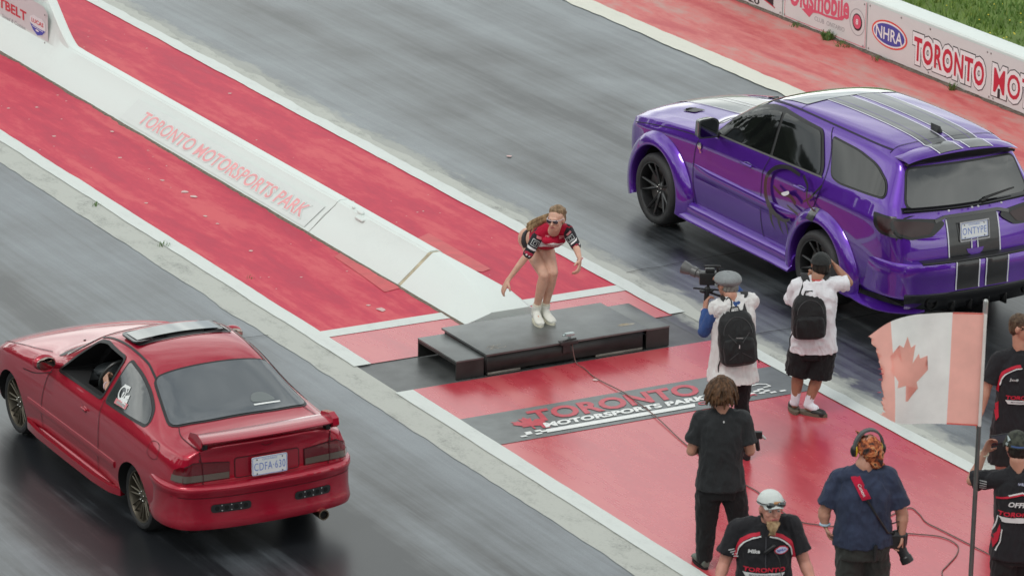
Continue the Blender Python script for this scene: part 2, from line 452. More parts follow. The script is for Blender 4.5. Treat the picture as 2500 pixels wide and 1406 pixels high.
# median, beyond the cross line
sheet('red_paint', 16.46, 19.72, 33.28, 120, .0, M_REDM)
sheet('red_paint_band', 16.47, 17.83, 32.24, 33.12, .0, M_REDF)
sheet('red_paint_band', 18.55, 19.72, 32.24, 33.12, .0, M_REDF)
sheet('cross_line', 16.32, 17.83, 33.1, 33.29, .004, M_LINE)
sheet('cross_line', 18.55, 19.8, 33.1, 33.29, .004, M_LINE)
sheet('side_line', 16.30, 16.475, 32.22, 120, .008, M_LINE, ragx=(.012, .012), seed=2)
sheet('side_line', 19.7, 19.87, 32.26, 120, .008, M_LINE, ragx=(.014, .03), seed=3)
sheet('side_line', 16.30, 16.48, 0, 31.4, .008, M_LINE, ragx=(.008, .008), seed=5)
sheet('side_line', 19.74, 19.89, 0, 31.42, .008, M_LINE, ragx=(.008, .03), seed=6)
sheet('red_paint', 16.46, 19.76, 0, 31.42, .0, M_REDF)
sheet('logo_band', 16.47, 19.75, 29.77, 30.51, .004, simple('grey_band_paint', (.13, .145, .145), .34, vary=.2, vs=6, bmp=.15, ior=1.6))
def patch(pts, mat):
    bm = B(); P = roundpoly(pts, .06) if 'roundpoly' in globals() else pts
    bm.faces.new([bm.verts.new((x, y, .005)) for x, y in P]); struct(obj('smooth_red_patch', bm, mat, smooth=False))
M_RPT = simple('red_paint_patch', (.56, .07, .08), .5, vary=.12, vs=6)
patch([(18.62, 35.5), (18.88, 35.65), (18.86, 34.3), (18.74, 34.25), (18.62, 34.4)], M_RPT)
patch([(17.78, 35.45), (17.66, 35.35), (17.62, 34.6), (17.58, 34.1), (17.78, 34.15)], M_RPT)
# far side
sheet('edge_line', 25.05, 25.36, 0, 120, .006, m_white('old_line', (.66, .66, .58), (.35, .34, .3), .5, .6), ragx=(.05, .03), seed=8)
sheet('red_paint', 25.2, 27.3, 0, 120, .0, M_REDX)
# pale worn patches where the lane edge has lost its rubber
M_WORN = m_white('worn_patch', (.5, .52, .49), (.16, .17, .16), .85, .7, 5)
def blob(name, cx, cy, rx, ry, mat, z=.003, seed=0, n=36, jag=.35):
    bm = B(); vs = []
    for k in range(n):
        a = 2 * PI * k / n; r = 1 + jag * noise.noise(V((math.cos(a) * 1.8 + seed, math.sin(a) * 1.8, seed))) + jag * .6 * noise.noise(V((math.cos(a) * 6 + seed, math.sin(a) * 6, 3)))
        vs.append(bm.verts.new((cx + rx * r * math.cos(a), cy + ry * r * math.sin(a), z)))
    bm.faces.new(vs); return struct(obj(name, bm, mat, smooth=False))
for k, (x, y, rx, ry) in enumerate([]):
    blob('dark_patch', x, y, rx, ry, M_DARK, .011 + .0007 * k, seed=k + 50)
# asphalt seams and dropped grit
bm = B()
for x0, y0, x1, y1, w_ in [(20.0, 31.35, 25.0, 31.5, .012), (20.0, 33.6, 22.5, 33.75, .01), (12.0, 33.45, 16.0, 33.4, .01), (12.2, 35.2, 12.3, 44, .01)]:
    pts = []
    for i in range(40):
        t = i / 39; pts.append((x0 + (x1 - x0) * t + .03 * noise.noise(V((t * 9, x0, y0))), y0 + (y1 - y0) * t + .04 * noise.noise(V((t * 11, y0, x0)))))
    stroke2(pts, w_, bm)
for v in bm.verts: v.co.z = .0085
struct(obj('surface_cracks', bm, simple('crack', (.02, .02, .02), .8), smooth=False))
bm = B()
for x, y0, y1, w_ in [(11.6, 33.5, 60, .05), (11.72, 33.5, 60, .04), (11.84, 33.5, 60, .04)]:
    stroke2([(x + .02 * noise.noise(V((i * .2, x, 0))), y0 + (y1 - y0) * i / 60) for i in range(61)], w_, bm)
for v in bm.verts: v.co.z = .001
struct(obj('tyre_marks', bm, simple('tyre_mark', (.03, .03, .032), .35, vary=.4, vs=8, ior=1.6), smooth=False))
# litter: small pale chips on the red paint
bm = B(); rnd = random.Random(4)
for x, y, s in [(17.25, 38.6, .03), (17.28, 38.1, .045), (17.3, 37.9, .05), (17.1, 37.2, .035), (17.1, 36.9, .025), (16.75, 37.9, .025), (16.9, 40.7, .03), (16.9, 42.0, .03), (17.2, 41.9, .03), (17.0, 43.0, .025), (17.3, 33.62, .07), (17.25, 33.8, .03), (18.1, 30.9, .035), (19.0, 27.7, .03), (21.0, 37.8, .035), (25.9, 37.0, .04), (19.4, 41.5, .03), (17.0, 35.9, .03), (17.55, 40.6, .03), (17.2, 39.6, .03), (14.9, 30.1, .02), (15.2, 31.0, .02), (18.7, 37, .03)] + [(rnd.uniform(16.5, 17.7), rnd.uniform(34, 44), rnd.uniform(.008, .02)) for _ in range(22)] + [(rnd.uniform(18.7, 19.7), rnd.uniform(33.5, 45), rnd.uniform(.008, .016)) for _ in range(25)]:
    q = [(x + s * rnd.uniform(.5, 1) * math.cos(a), y + s * rnd.uniform(.5, 1.2) * math.sin(a), .004 + s * .08 * rnd.random()) for a in (0, 1.1, 2.2, 3.3, 4.4, 5.5)]
    bm.faces.new([bm.verts.new(p) for p in q])
o = obj('paper_litter', bm, simple('litter', (.6, .42, .40), .8), smooth=False); o['kind'] = 'stuff'
o['label'] = 'tiny pale paper scraps scattered over the red paint'

# painted lettering on the band ------------------------------------
M_LR = simple('band_red', (.5, .045, .07), .34, vary=.15, vs=15, ior=1.55)
M_LW = simple('band_white', (.78, .8, .78), .4, vary=.06, vs=15)
def flatlay(bm, z): return lay(bm, lambda u, v: (u, v, z))
struct(obj('band_lettering', flatlay(merge2(text2('TORONTO', 1.74, .3, .035, .22, 17.03, 30.12, 1.02),
      leaf2(16.97, 30.1, .2, -.15), stroke2([(17.1, 30.2), (17.06, 29.96)], .07),
      text2('C', .085, .075, .04, .2, 18.575, 29.865), text2('ANAD', .36, .075, .04, .2, 18.70, 29.865), text2('A', .09, .075, .04, .2, 19.1, 29.865)), .009), M_LR, smooth=False))
bm = merge2(text2('MOTORSPORTS PARK', 1.68, .115, .05, .25, 17.055, 29.965, 1.02), poly2([(17.0, 29.845), (18.52, 29.845), (18.56, 29.925), (17.03, 29.925)]))
for i, (x, y) in enumerate([(16.75, 29.84), (16.82, 29.875), (16.83, 29.84 + .07), (16.9, 29.84), (16.93, 29.91), (16.97, 29.875)]):
    bmesh.ops.create_grid(bm, x_segments=1, y_segments=1, size=.5, matrix=Matrix.Translation((x + .02, y + .015, 0)) @ Matrix.Diagonal((.062, .034, 1, 1)))
for i, (x, y) in enumerate([(19.17, 29.93), (19.24, 29.965), (19.26, 29.9), (19.33, 29.93), (19.36, 29.87), (19.46, 29.865), (19.3, 29.99)]):
    bmesh.ops.create_grid(bm, x_segments=1, y_segments=1, size=.5, matrix=Matrix.Translation((x, y, 0)) @ Matrix.Diagonal((.062, .034, 1, 1)))
stroke2([(18.86, 29.98), (18.92, 30.1), (19.05, 30.15), (19.15, 30.14), (19.24, 30.11), (19.36, 30.125), (19.42, 30.09), (19.43, 30.03), (19.35, 30.02)], .022, bm)
struct(obj('band_lettering_white', flatlay(bm, .0095), M_LW, smooth=False))

# ================================================================= median barrier (low mound, taller wall at its far end)
SLP = .29 / .35
def barrier_profile(y):
    """half profile list (x,z) left to right for the station y"""
    if y > 44.2: k = 1
    elif y > 43.05: k = (y - 43.05) / 1.15; k = k * k * (3 - 2 * k)
    else: k = 0
    h = .3 + .62 * k
    base = [(17.79, 0), (17.8, .012), (17.97, .15), (18.11, .265)]
    if k: base = [(17.79, 0), (17.8, .012), (17.93 , .13 + .02 * k), (18.07 - .0 * k, .25 + .0 * k)]
    return base + [(18.125, .285 + (h - .31) * min(1, k * 1.3)), (18.14, h - .012), (18.155, h), (18.235, h), (18.25, h - .012), (18.27, .285 if not k else .29 + (h - .32) * k), (18.42, .15), (18.6, 0)]
def barrier_piece(y0, y1, n):
    bm = B(); L = []
    for i in range(n + 1):
        y = y0 + (y1 - y0) * i / n
        L.append([(x, y, z) for x, z in barrier_profile(y)])
    rings(bm, L, close=False, cap=False)
    bm.faces.new([v for v in bm.verts[:len(L[0])]][::-1]); bm.faces.new([v for v in bm.verts[-len(L[0]):]])
    bmesh.ops.recalc_face_normals(bm, faces=bm.faces); return bm
bar = thing('median_barrier', 'low white concrete barrier with sloped sides running down the red median behind the stage', 'barrier', (18.2, 34, 0))
def bar_obj(name, bm, mat, **k):
    return obj(name, shift(bm, (18.2, 34, 0)), mat, bar, **k)
bar_obj('wall_section', barrier_piece(36.22, 60, 260), M_WALL, angle=25)
bar_obj('wall_section', barrier_piece(34.25, 36.205, 2), M_WALL, angle=25)
# end piece: its crest drops towards the stage
bm = B(); L = []
for y, h, xl, xr in [(34.19, .3, 18.14, 18.25), (33.6, .275, 18.12, 18.3), (33.1, .2, 18.06, 18.42), (32.84, .09, 18.05, 18.5)]:
    L.append([(17.79, y, 0), (17.8, y, .012), (xl, y, h - .01), (xl + .02, y, h), (xr - .02, y, h), (xr, y, h - .01), (18.6, y, 0)])
rings(bm, L, close=False, cap=False); bm.faces.new(bm.verts[:7][::-1]); bm.faces.new(bm.verts[-7:]); bmesh.ops.recalc_face_normals(bm, faces=bm.faces)
bar_obj('end_section', bm, M_WALL, angle=25)
bm = B(); rings(bm, [[(17.80, y, .0), (17.98, y, .152), (18.135, y, .288), (18.25, y, .288), (18.5, y, .05), (18.5, y, 0)] for y in (34.191, 34.249)])
bar_obj('joint_filler', bm, simple('old_board', (.45, .4, .28), .8, vary=.3, vs=12))
bm = B(); stroke2([(17.83, 36.21), (17.98, 36.23), (18.1, 36.2)], .006, bm)
bar_obj('joint_line', lay(bm, lambda u, v: (u, v, (u - 17.79) * SLP + .006)), simple('joint_dark', (.3, .3, .28), .9))
bm = B(); ell(bm, (18.14, 35.72, .305), (.03, .07, .02)); ell(bm, (18.15, 35.9, .305), (.02, .03, .015)); box(bm, (18.06, 35.55, .25), (18.16, 35.72, .28), .01)
bar_obj('lifting_lug', remesh(bm, .008, 6), M_WALL)
bm = B(); tube(bm, [(18.133, 36.3, .279), (18.133, 43.0, .279)], .006, 6)
bar_obj('crest_seam', bm, simple('seam', (.42, .44, .42), .8))
# foot of the barrier: broken red mortar edge
bm = B(); L = []
for i in range(200):
    y = 32.86 + i * .06; w_ = .03 + .03 * noise.noise(V((y * 2, 0, 0))) + .02 * noise.noise(V((y * 9, 4, 0)))
    L.append([(17.81, y, .002), (17.80 - w_ * .4, y, .012), (17.79 - w_, y, .001)])
rings(bm, L, close=False, cap=False); bmesh.ops.recalc_face_normals(bm, faces=bm.faces)
bar_obj('foot_mortar', bm, simple('mortar', (.16, .13, .1), .9, vary=.4, vs=30))
# sponsor lettering on the sloped face
def slope(u, v, off):   # u along the barrier (towards the stage), v up the slope
    n = V((-SLP, 0, 1)).normalized(); d = V((1, 0, SLP)).normalized()
    p = V((17.79, 0, 0)) + d * v + n * off; return (p.x, 40.64 - u, p.z)
S0 = .095
pn = thing('barrier_banner', 'long banner with faded pink lettering on the sloped face of the median barrier', 'banner', (17.9, 38.5, .1))
def pn_obj(name, bm, mat, off):
    # the mound face is gently curved; use its mean plane
    lay(bm, lambda u, v: slope(u, v, off))
    for v in bm.verts: v.co -= V((17.9, 38.5, .1))
    return obj(name, bm, mat, pn, smooth=False)
pn_obj('banner_sheet', chop(poly2([(-.35, .035), (4.3, .03), (4.32, .33), (-.35, .34)]), .4), m_white('banner_faded', (.65, .695, .67), (.5, .5, .48), .1, .35), .010)
tx = ('TORONTO MOTORSPORTS PARK', 4.08, .165, .012, .08)
pn_obj('lettering', text2(*tx, 0.02, S0, 1.02, pad=.0165), simple('faded_grey', (.46, .5, .48), .5), .0115)
pn_obj('lettering', text2(*tx, 0.02, S0, 1.02, pad=.0145), simple('faded_white', (.67, .71, .685), .5), .0128)
pn_obj('lettering', text2(*tx, 0.02, S0, 1.02, pad=.001), simple('faded_pink', (.78, .36, .37), .5, vary=.15, vs=12), .0141)
# banner on the taller far part
bb = thing('sponsor_banner', "white banner with red letters and a blue shield on the median barrier's tall end", 'banner', (18.06, 44.5, .4))
def bb_obj(name, bm, mat, off, sm=False):
    lay(bm, lambda u, v: (0.012 - off, .5 + .65 - u, v - .4)); return obj(name, bm, mat, bb, smooth=sm)
# u = 45.65 - y
bb_obj('banner_sheet', poly2([(0, .3), (1.35, .2), (1.98, .17), (2.02, .25), (2.02, .6), (1.9, .66), (.1, .7), (0, .6)]), m_white('banner_white', (.62, .63, .63), (.5, .5, .5), .15, .35), .0)
bb_obj('lettering', text2('SEATBELT', 1.35, .12, .03, 0, .02, .36), simple('banner_red', (.6, .05, .07), .5), .003)
bb_obj('script_line', merge2(text2('Speed & Custom', .72, .06, .0, .3, .6, .235), text2('rbelt.com', .5, .04, .0, 0, .45, .17)), simple('banner_grey', (.3, .3, .32), .5), .003)
bb_obj('shield', poly2([(1.48, .46), (1.6, .5), (1.72, .49), (1.84, .5), (1.94, .46), (1.95, .38), (1.86, .31), (1.7, .27), (1.55, .33), (1.48, .4)]), simple('banner_pale', (.75, .75, .76), .5), .003)
bb_obj('shield_red', merge2(text2('LUCAS', .36, .05, .03, 0, 1.53, .405)), simple('banner_red'  , (.6, .05, .07), .5), .0045)
bb_obj('shield_blue', merge2(poly2([(1.48, .385), (1.6, .37), (1.8, .365), (1.94, .37), (1.85, .31), (1.7, .272), (1.56, .32)])), simple('banner_blue', (.05, .07, .42), .5), .0045)
bb_obj('shield_mark', merge2(ellipse2(1.7, .33, .05, .012), stroke2([(1.55, .36), (1.88, .352)], .008)), simple('banner_pale', (.75, .75, .76), .5), .006)
bb_obj('foot_lines', merge2(*[stroke2([(0, .03 + k * .02 - .02), (1.35 - k * .1, .14 + k * .018)], .004) for k in range(-3, 4)]), simple('banner_line', (.3, .25, .27), .5), -.02)
bm = B()
for y, z in [(43.68, .58), (43.7, .24), (44.0, .22), (44.3, .64)]: ell(bm, (-.005 , y - 44.5, z - .4), (.006, .012, .012))
obj('rivet', bm, simple('rivet_metal', (.3, .28, .27), .4, metal=.8), bb)

# ================================================================= far wall and its banners
fw = thing('trackside_wall', 'long white concrete wall along the far side of the strip in front of the grass', 'wall', (27.1, 40, 0))
bm = B(); L = []
for i in range(0, 121):
    y = 10 + i * .9
    L.append([(x - 27.1, y - 40, z) for x, z in [(27.03, 0), (27.03, .635), (27.045, .655), (27.09, .665), (27.30, .665), (27.335, .645), (27.34, 0)]])
rings(bm, L, close=False, cap=False); bmesh.ops.recalc_face_normals(bm, faces=bm.faces)
obj('wall_body', bm, M_WALL, fw, angle=30)
bm = B(); L = []
for i in range(500):
    y = 30 + i * .05; w_ = .03 + .04 * noise.noise(V((y * 1.5, 7, 0))) + .02 * noise.noise(V((y * 8, 2, 0)))
    L.append([(-.068, y - 40, .025 + .02 * noise.noise(V((y * 5, 1, 0)))), (-.08 - w_ * .5, y - 40, .012), (-.08 - w_, y - 40, .002)])
rings(bm, L, close=False, cap=False)
obj('foot_dirt', bm, simple('dirt', (.13, .1, .08), .95, vary=.5, vs=30), fw)
def banner(name, label, y1, y0, paint):
    t = thing(name, label, 'banner', (27.02, y1, 0))
    def add(nm, bm, mat, off=0):   # u runs from the banner's left end as seen from the strip
        lay(bm, lambda u, v: (-.002 - off, -u, v)); return obj(nm, bm, mat, t, smooth=False)
    add('banner_sheet', poly2([(0, .03), (y1 - y0, .03), (y1 - y0, .615), (0, .615)]), paint)
    return t, add
M_BW = m_white('banner_sheet_white', (.66, .67, .66), (.5, .5, .5), .2, .3, 1.5)
M_BR = simple('letter_red', (.55, .02, .05), .4); M_BK = simple('letter_black', (.02, .02, .025), .4)
M_BWH = simple('letter_white', (.8, .8, .8), .4); M_BBL = simple('letter_blue', (.06, .07, .35), .4); M_BOR = simple('ring_red', (.75, .08, .06), .4)
t, add = banner('track_banner', 'big trackside banner with outlined red capitals and an oval badge beside the purple vehicle', 39.9, 31, M_BW)
add('oval_badge', ellipse2(.47, .32, .375, .165), M_BOR, .002); add('oval_badge', ellipse2(.47, .32, .345, .145), M_BWH, .004)
add('oval_badge', ellipse2(.47, .32, .32, .125), M_BBL, .006); add('badge_lettering', text2('NHRA', .56, .15, .015, 0, .19, .245), M_BWH, .008)
for word, u, wd in [('TORONTO', .99, 1.42), ('MOTORSPORTS', 2.60, 2.5), ('PARK', 5.3, 1.0)]:
    for pad, mt, off in [(.062, M_BK, .002), (.050, M_BWH, .004), (.0, M_BR, .006)]:
        add('lettering', text2(word, wd, .29, .03 if word[0] == 'T' else .012, 0, u, .14, 1.12, pad=pad), mt, off)
def rivets(t, pts):
    bm = B()
    for u, z in pts: ell(bm, (-.004, -u, z), (.005, .013, .013), n=8)
    obj('rivet', bm, simple('rivet_metal', (.3, .28, .27), .4, metal=.8), t)
rivets(t, [(.04, .06), (.04, .58), (1.3, .58), (1.3, .06), (2.45, .57), (2.52, .57), (2.52, .06), (2.6, .06), (.7, .58)])
t, add = banner('script_banner', 'white trackside banner with pink script lettering, a swoosh and a round emblem', 41.74, 39.92, M_BW)
M_PK = simple('letter_pink', (.68, .1, .17), .4)
add('script_lettering', text2('Oldsmobile', 1.32, .3, .03, .0, .12, .2), M_PK, .002)
for ob in [o for o in bpy.data.objects if o.name.startswith('script_lettering')]:
    for v in ob.data.vertices:
        u = -v.co.y; v.co.z += (u - .12) * .08
add('swoosh', poly2([(.40, .215), (.55, .255), (.72, .27), (.95, .262), (1.2, .285), (1.33, .34), (1.36, .38), (1.38, .34), (1.3, .27), (1.15, .245), (.95, .235), (.78, .24), (.66, .225), (.575, .15)]), M_PK, .004)
add('small_lettering', text2('CLUB  ONTARIO', .66, .055, .0, .1, .69, .135), simple('letter_grey', (.35, .35, .36), .4), .002)
add('round_emblem', ellipse2(1.62, .32, .165, .165, ri=(.155, .155)), simple('letter_grey', (.35, .35, .36), .4), .002)
add('round_emblem', ellipse2(1.62, .32, .105, .105), M_BK, .002); add('round_emblem', ellipse2(1.62, .325, .085, .085), M_PK, .004)
add('emblem_lettering', text2('8', .05, .07, .02, 0, 1.595, .29), M_BWH, .006)
add('border_line', merge2(stroke2([(.02, .04), (.02, .6)], .008), stroke2([(1.8, .04), (1.8, .6)], .008), stroke2([(.02, .045), (1.8, .045)], .008)), M_PK, .002)
rivets(t, [(.02, .06), (1.76, .06), (1.76, .57), (.9, .06), (.05, .57)])
t, add = banner('phone_banner', 'white trackside banner with a black corner patch and black phone digits at the top edge', 46.5, 41.78, M_BW)
add('corner_patch', poly2([(4.0, .2), (4.52, .1), (4.52, .55), (4.0, .55)]), M_BK, .002)
add('patch_edge', poly2([(3.95, .21), (4.56, .085), (4.56, .1), (4.0, .22), (4.0, .55), (3.95, .55)]), M_BR, .003)
add('phone_digits', text2('519-426-3120', 1.5, .09, .02, 0, 2.7, .045), M_BK, .002)
add('red_mark', stroke2([(3.9, .17), (4.2, .14)], .03), M_BR, .003)
rivets(t, [(4.68, .06)])

# weeds at the foot of walls and grass beyond ------------------------
def tuft(bm, c, n, h, spread, rnd):
    for _ in range(n):
        a = rnd.uniform(0, 2 * PI); r = spread * rnd.random() ** .5
        p = V((c[0] + r * math.cos(a), c[1] + r * math.sin(a), c[2])); q = p + V((rnd.uniform(-.5, .5) * h, rnd.uniform(-.5, .5) * h, h * rnd.uniform(.5, 1)))
        s = V((math.cos(a + 1.6), math.sin(a + 1.6), 0)) * h * .12
        m_ = (p + q) / 2 + s
        bm.faces.new([bm.verts.new(p - s * .6), bm.verts.new(p + s * .6), bm.verts.new(m_), bm.verts.new(q)])
M_WEED = simple('weed_leaf', (.09, .17, .04), .6, vary=.5, vs=20)
rnd = random.Random(3)
def weed(label, c, n, h, sp, cat='weed', group=None):
    bm = B(); tuft(bm, (0, 0, 0), n, h, sp, rnd); tag(obj('weed_tuft', bm, M_WEED, smooth=False, loc=c), label, cat, group)
weed('leafy weed at the wall foot below the script banner', (26.93, 40.63, .0), 60, .13, .07)
weed('low weed strip at the wall foot just right of the leafy weed', (26.95, 40.3, .0), 45, .06, .13)
weed('thin weed at the wall foot below the oval badge', (26.95, 39.55, .0), 30, .05, .1)
weed('small weed at the wall foot below the outlined red capitals', (26.94, 38.0, .0), 35, .1, .04)
weed('weed at the wall foot left of the script banner centre', (26.95, 41.35, .0), 30, .06, .08)
weed('small green weed on the pale concrete edge, farther from the red car', (16.25, 38.05, .0), 14, .05, .05)
weed('green weed pair on the pale concrete edge beside the white side line', (16.3, 36.45, .0), 26, .05, .07)
weed('olive weed on the red paint beside the white side line', (16.62, 35.1, .0), 10, .03, .05)
sheet('grass_ground', 27.3, 120, 0, 200, .05, simple('turf', (.12, .185, .04), .95, vary=.4, vs=1.3))
bm = B(); rnd = random.Random(8)
for _ in range(26000):
    x = rnd.uniform(27.36, 33); y = rnd.uniform(34.5, 47)
    d = noise.noise(V((x * .8, y * .8, 0)))
    if d < -.28 and rnd.random() < .6: continue
    h = rnd.uniform(.05, .12) * (1 + .6 * d); a = rnd.uniform(0, PI); s = V((math.cos(a), math.sin(a), 0)) * .012
    p = V((x, y, .05)); q = p + V((rnd.uniform(-.05, .05), rnd.uniform(-.05, .05), h))
    bm.faces.new([bm.verts.new(p - s), bm.verts.new(p + s), bm.verts.new(q)])
m, nt, b = new_mat('grass_blade'); n1 = tex_noise(nt, s=1.1, detail=4); n2 = tex_noise(nt, s=9, detail=3)
nt.links.new(mixc(nt, ramp(nt, n2, [(.55, (0, 0, 0)), (.72, (1, 1, 1))]), ramp(nt, n1, [(.35, (.085, .17, .03)), (.6, (.16, .25, .05)), (.72, (.34, .30, .12))]), (.28, .32, .06)), b.inputs['Base Color']); b.inputs['Roughness'].default_value = .7
o = obj('grass', bm, m, smooth=False); o['kind'] = 'stuff'; o['label'] = 'short green grass beyond the far wall'
bm = B()
for _ in range(220):
    x = rnd.uniform(27.5, 31); y = rnd.uniform(35, 45); ell(bm, (x, y, rnd.uniform(.08, .13)), (.011, .011, .007), n=5)
o = obj('dandelions', bm, simple('dandelion', (.75, .6, .05), .6), smooth=False); o['kind'] = 'stuff'; o['label'] = 'tiny yellow flowers scattered in the grass'
# spectator side: a far belt of trees that the car sides mirror
bm = B(); rnd = random.Random(12)
for k in range(260):
    a = math.radians(95 + 200 * k / 260); R_ = rnd.uniform(50, 62)   # along the left of the strip and behind the stands
    c = V((18 + R_ * math.cos(a), 32 + R_ * math.sin(a), 0)); h = rnd.uniform(7, 13)
    for j in range(26):
        p = c + V((rnd.gauss(0, 2.4), rnd.gauss(0, 2.4), h * rnd.uniform(.08, 1)))
        s = rnd.uniform(1.2, 2.6); u = V((rnd.gauss(0, 1), rnd.gauss(0, 1), rnd.gauss(0, 1))).normalized(); x_, y_ = frame(u)
        bm.faces.new([bm.verts.new(p + x_ * s * math.cos(t) * rnd.uniform(.5, 1) + y_ * s * math.sin(t) * rnd.uniform(.5, 1)) for t in (0, 1.25, 2.5, 3.8, 5)])
o = obj('distant_tree_belt', bm, simple('tree_belt_leaf', (.03, .045, .02), .8), smooth=False); o['kind'] = 'stuff'; o['label'] = 'distant dark belt of trees on the spectator side'

# ================================================================= stage
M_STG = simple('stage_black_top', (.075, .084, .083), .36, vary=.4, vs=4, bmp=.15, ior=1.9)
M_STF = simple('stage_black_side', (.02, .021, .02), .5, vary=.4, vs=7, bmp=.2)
st = thing('stage_platform', 'low black wooden stage platform across the median in front of the red painted floor', 'stage', (18.1, 31.85, 0))
def st_obj(name, bm, mat, **k):
    return obj(name, shift(bm, (18.1, 31.85, 0)), mat, st, **k)
st_obj('main_deck', box(B(), (17.25, 31.43, .195), (18.96, 32.31, .215), .004), M_STG)
bm = B(); box(bm, (17.27, 31.455, .03), (18.92, 31.475, .194)); box(bm, (17.27, 32.26, .01), (18.92, 32.28, .194)); box(bm, (17.272, 31.476, .01), (17.29, 32.259, .194)); box(bm, (18.9, 31.476, .01), (18.918, 32.259, .194))
st_obj('skirt_board', bm, M_STF)
bm = B(); box(bm, (17.28, 31.452, .0), (17.62, 31.478, .029)); box(bm, (18.42, 31.452, .0), (18.92, 31.478, .029))
st_obj('base_rail', bm, simple('bare_wood_edge', (.16, .15, .13), .8, vary=.3, vs=20))
st_obj('end_step', box(B(), (16.96, 31.47, .165), (17.245, 32.23, .182), .003), M_STG)
bm = B(); box(bm, (16.962, 31.472, .0), (17.245, 31.49, .164)); box(bm, (16.962, 32.21, .0), (17.245, 32.228, .164)); box(bm, (17.21, 31.49, .0), (17.23, 32.21, .05)); box(bm, (16.962, 31.4905, .14), (16.975, 32.2095, .164))
st_obj('step_frame', bm, M_STF)
st_obj('end_step', box(B(), (18.965, 31.46, .178), (19.215, 32.22, .198), .003), M_STG)
bm = B(); box(bm, (18.965, 31.462, .0), (19.212, 31.48, .177)); box(bm, (19.194, 31.48, .0), (19.212, 32.218, .177)); box(bm, (18.965, 32.2, .0), (19.194, 32.218, .177))
st_obj('step_frame', bm, M_STF)
M_RAWW = simple('worn_wood', (.33, .27, .18), .8, vary=.4, vs=30)
bm = ellipse2(18.83, 31.62, .1, .035, 24); flatlay(bm, .2162)
for v in bm.verts: v.co.x += .03 * noise.noise(v.co * 14)
st_obj('worn_spot', bm, simple('worn_grey', (.3, .28, .24), .8, vary=.4, vs=30), smooth=False)
bm = ellipse2(18.82, 31.63, .05, .02, 18); flatlay(bm, .2168); st_obj('worn_spot', bm, M_RAWW, smooth=False)
bm = B(); rnd = random.Random(2)
for k in range(14):
    x = 17.38 + rnd.uniform(-.07, .09); y = 31.58 + rnd.uniform(-.05, .05)
    stroke2([(x, y), (x + rnd.uniform(-.06, .06), y + rnd.uniform(-.03, .03)), (x + rnd.uniform(-.08, .08), y + rnd.uniform(-.04, .04))], .006, bm)
flatlay(bm, .2162); st_obj('scrape_marks', bm, simple('worn_grey', (.3, .28, .24), .8), smooth=False)
bm = B(); box(bm, (18.02, 31.405, .19), (18.2, 31.47, .222), .004); box(bm, (18.06, 31.44, .1), (18.14, 31.453, .19), .003)
bm2 = B(); tube(bm, [(18.05, 31.42, .224), (18.1, 31.44, .226), (18.2, 31.45, .224)], .009, 6)
st_obj('clamp', bm, simple('clamp_metal', (.045, .04, .04), .5, metal=.3))
cl_ = thing('start_sensor', 'small silver device clipped on the front edge of the black stage', 'sensor', (18.14, 31.47, .215))
bm = B(); box(bm, (-.045, -.022, .04), (.05, .022, .068), .008); box(bm, (-.01, -.01, .0), (.015, .01, .041)); tube(bm, [(-.05, 0, .054), (-.075, -.005, .05)], .01, 8)
obj('device_case', bm, simple('device_silver', (.42, .5, .5), .3, metal=.5), cl_)
def cable(label, pts, r=.006, col='c1'):
    P = spline(pts, 8); c = V(P[0]); bm = B(); tube(bm, [p - c for p in P], r, 6)
    return tag(obj('cable', bm, simple(col, (.16, .09, .08) if col == 'cable_dark' else (.42, .36, .3), .6), loc=c), label, 'cable')
cable('thin cable from the black stage across the painted lettering and red floor', [(18.16, 31.452, .2), (18.155, 31.42, .12), (18.17, 31.38, .01), (18.16, 31.2, .008), (18.12, 30.95, .008), (18.13, 30.55, .016), (18.13, 30.4, .016), (18.06, 29.77, .016), (17.93, 29.03, .008), (17.86, 28.3, .008), (17.86, 27.92, .008), (17.86, 27.73, .008), (17.8, 27.3, .008), (17.79, 27.01, .008), (17.89, 26.86, .008), (17.99, 26.77, .008), (18.4, 26.72, .008), (18.78, 26.85, .008), (18.79, 26.7, .008), (18.73, 26.5, .008), (18.74, 26.29, .008), (18.77, 25.73, .008), (18.78, 25.4, .008)], .005, 'cable_dark')
cable('loop of dark cable on the red floor right of the man in the navy T-shirt', [(18.2, 26.52, .008), (18.32, 26.44, .008), (18.5, 26.31, .008), (18.65, 26.16, .008), (18.66, 25.95, .008), (18.53, 25.77, .008), (18.33, 25.61, .008), (18.2, 25.5, .008), (18.1, 25.3, .008)], .005, 'cable_dark')
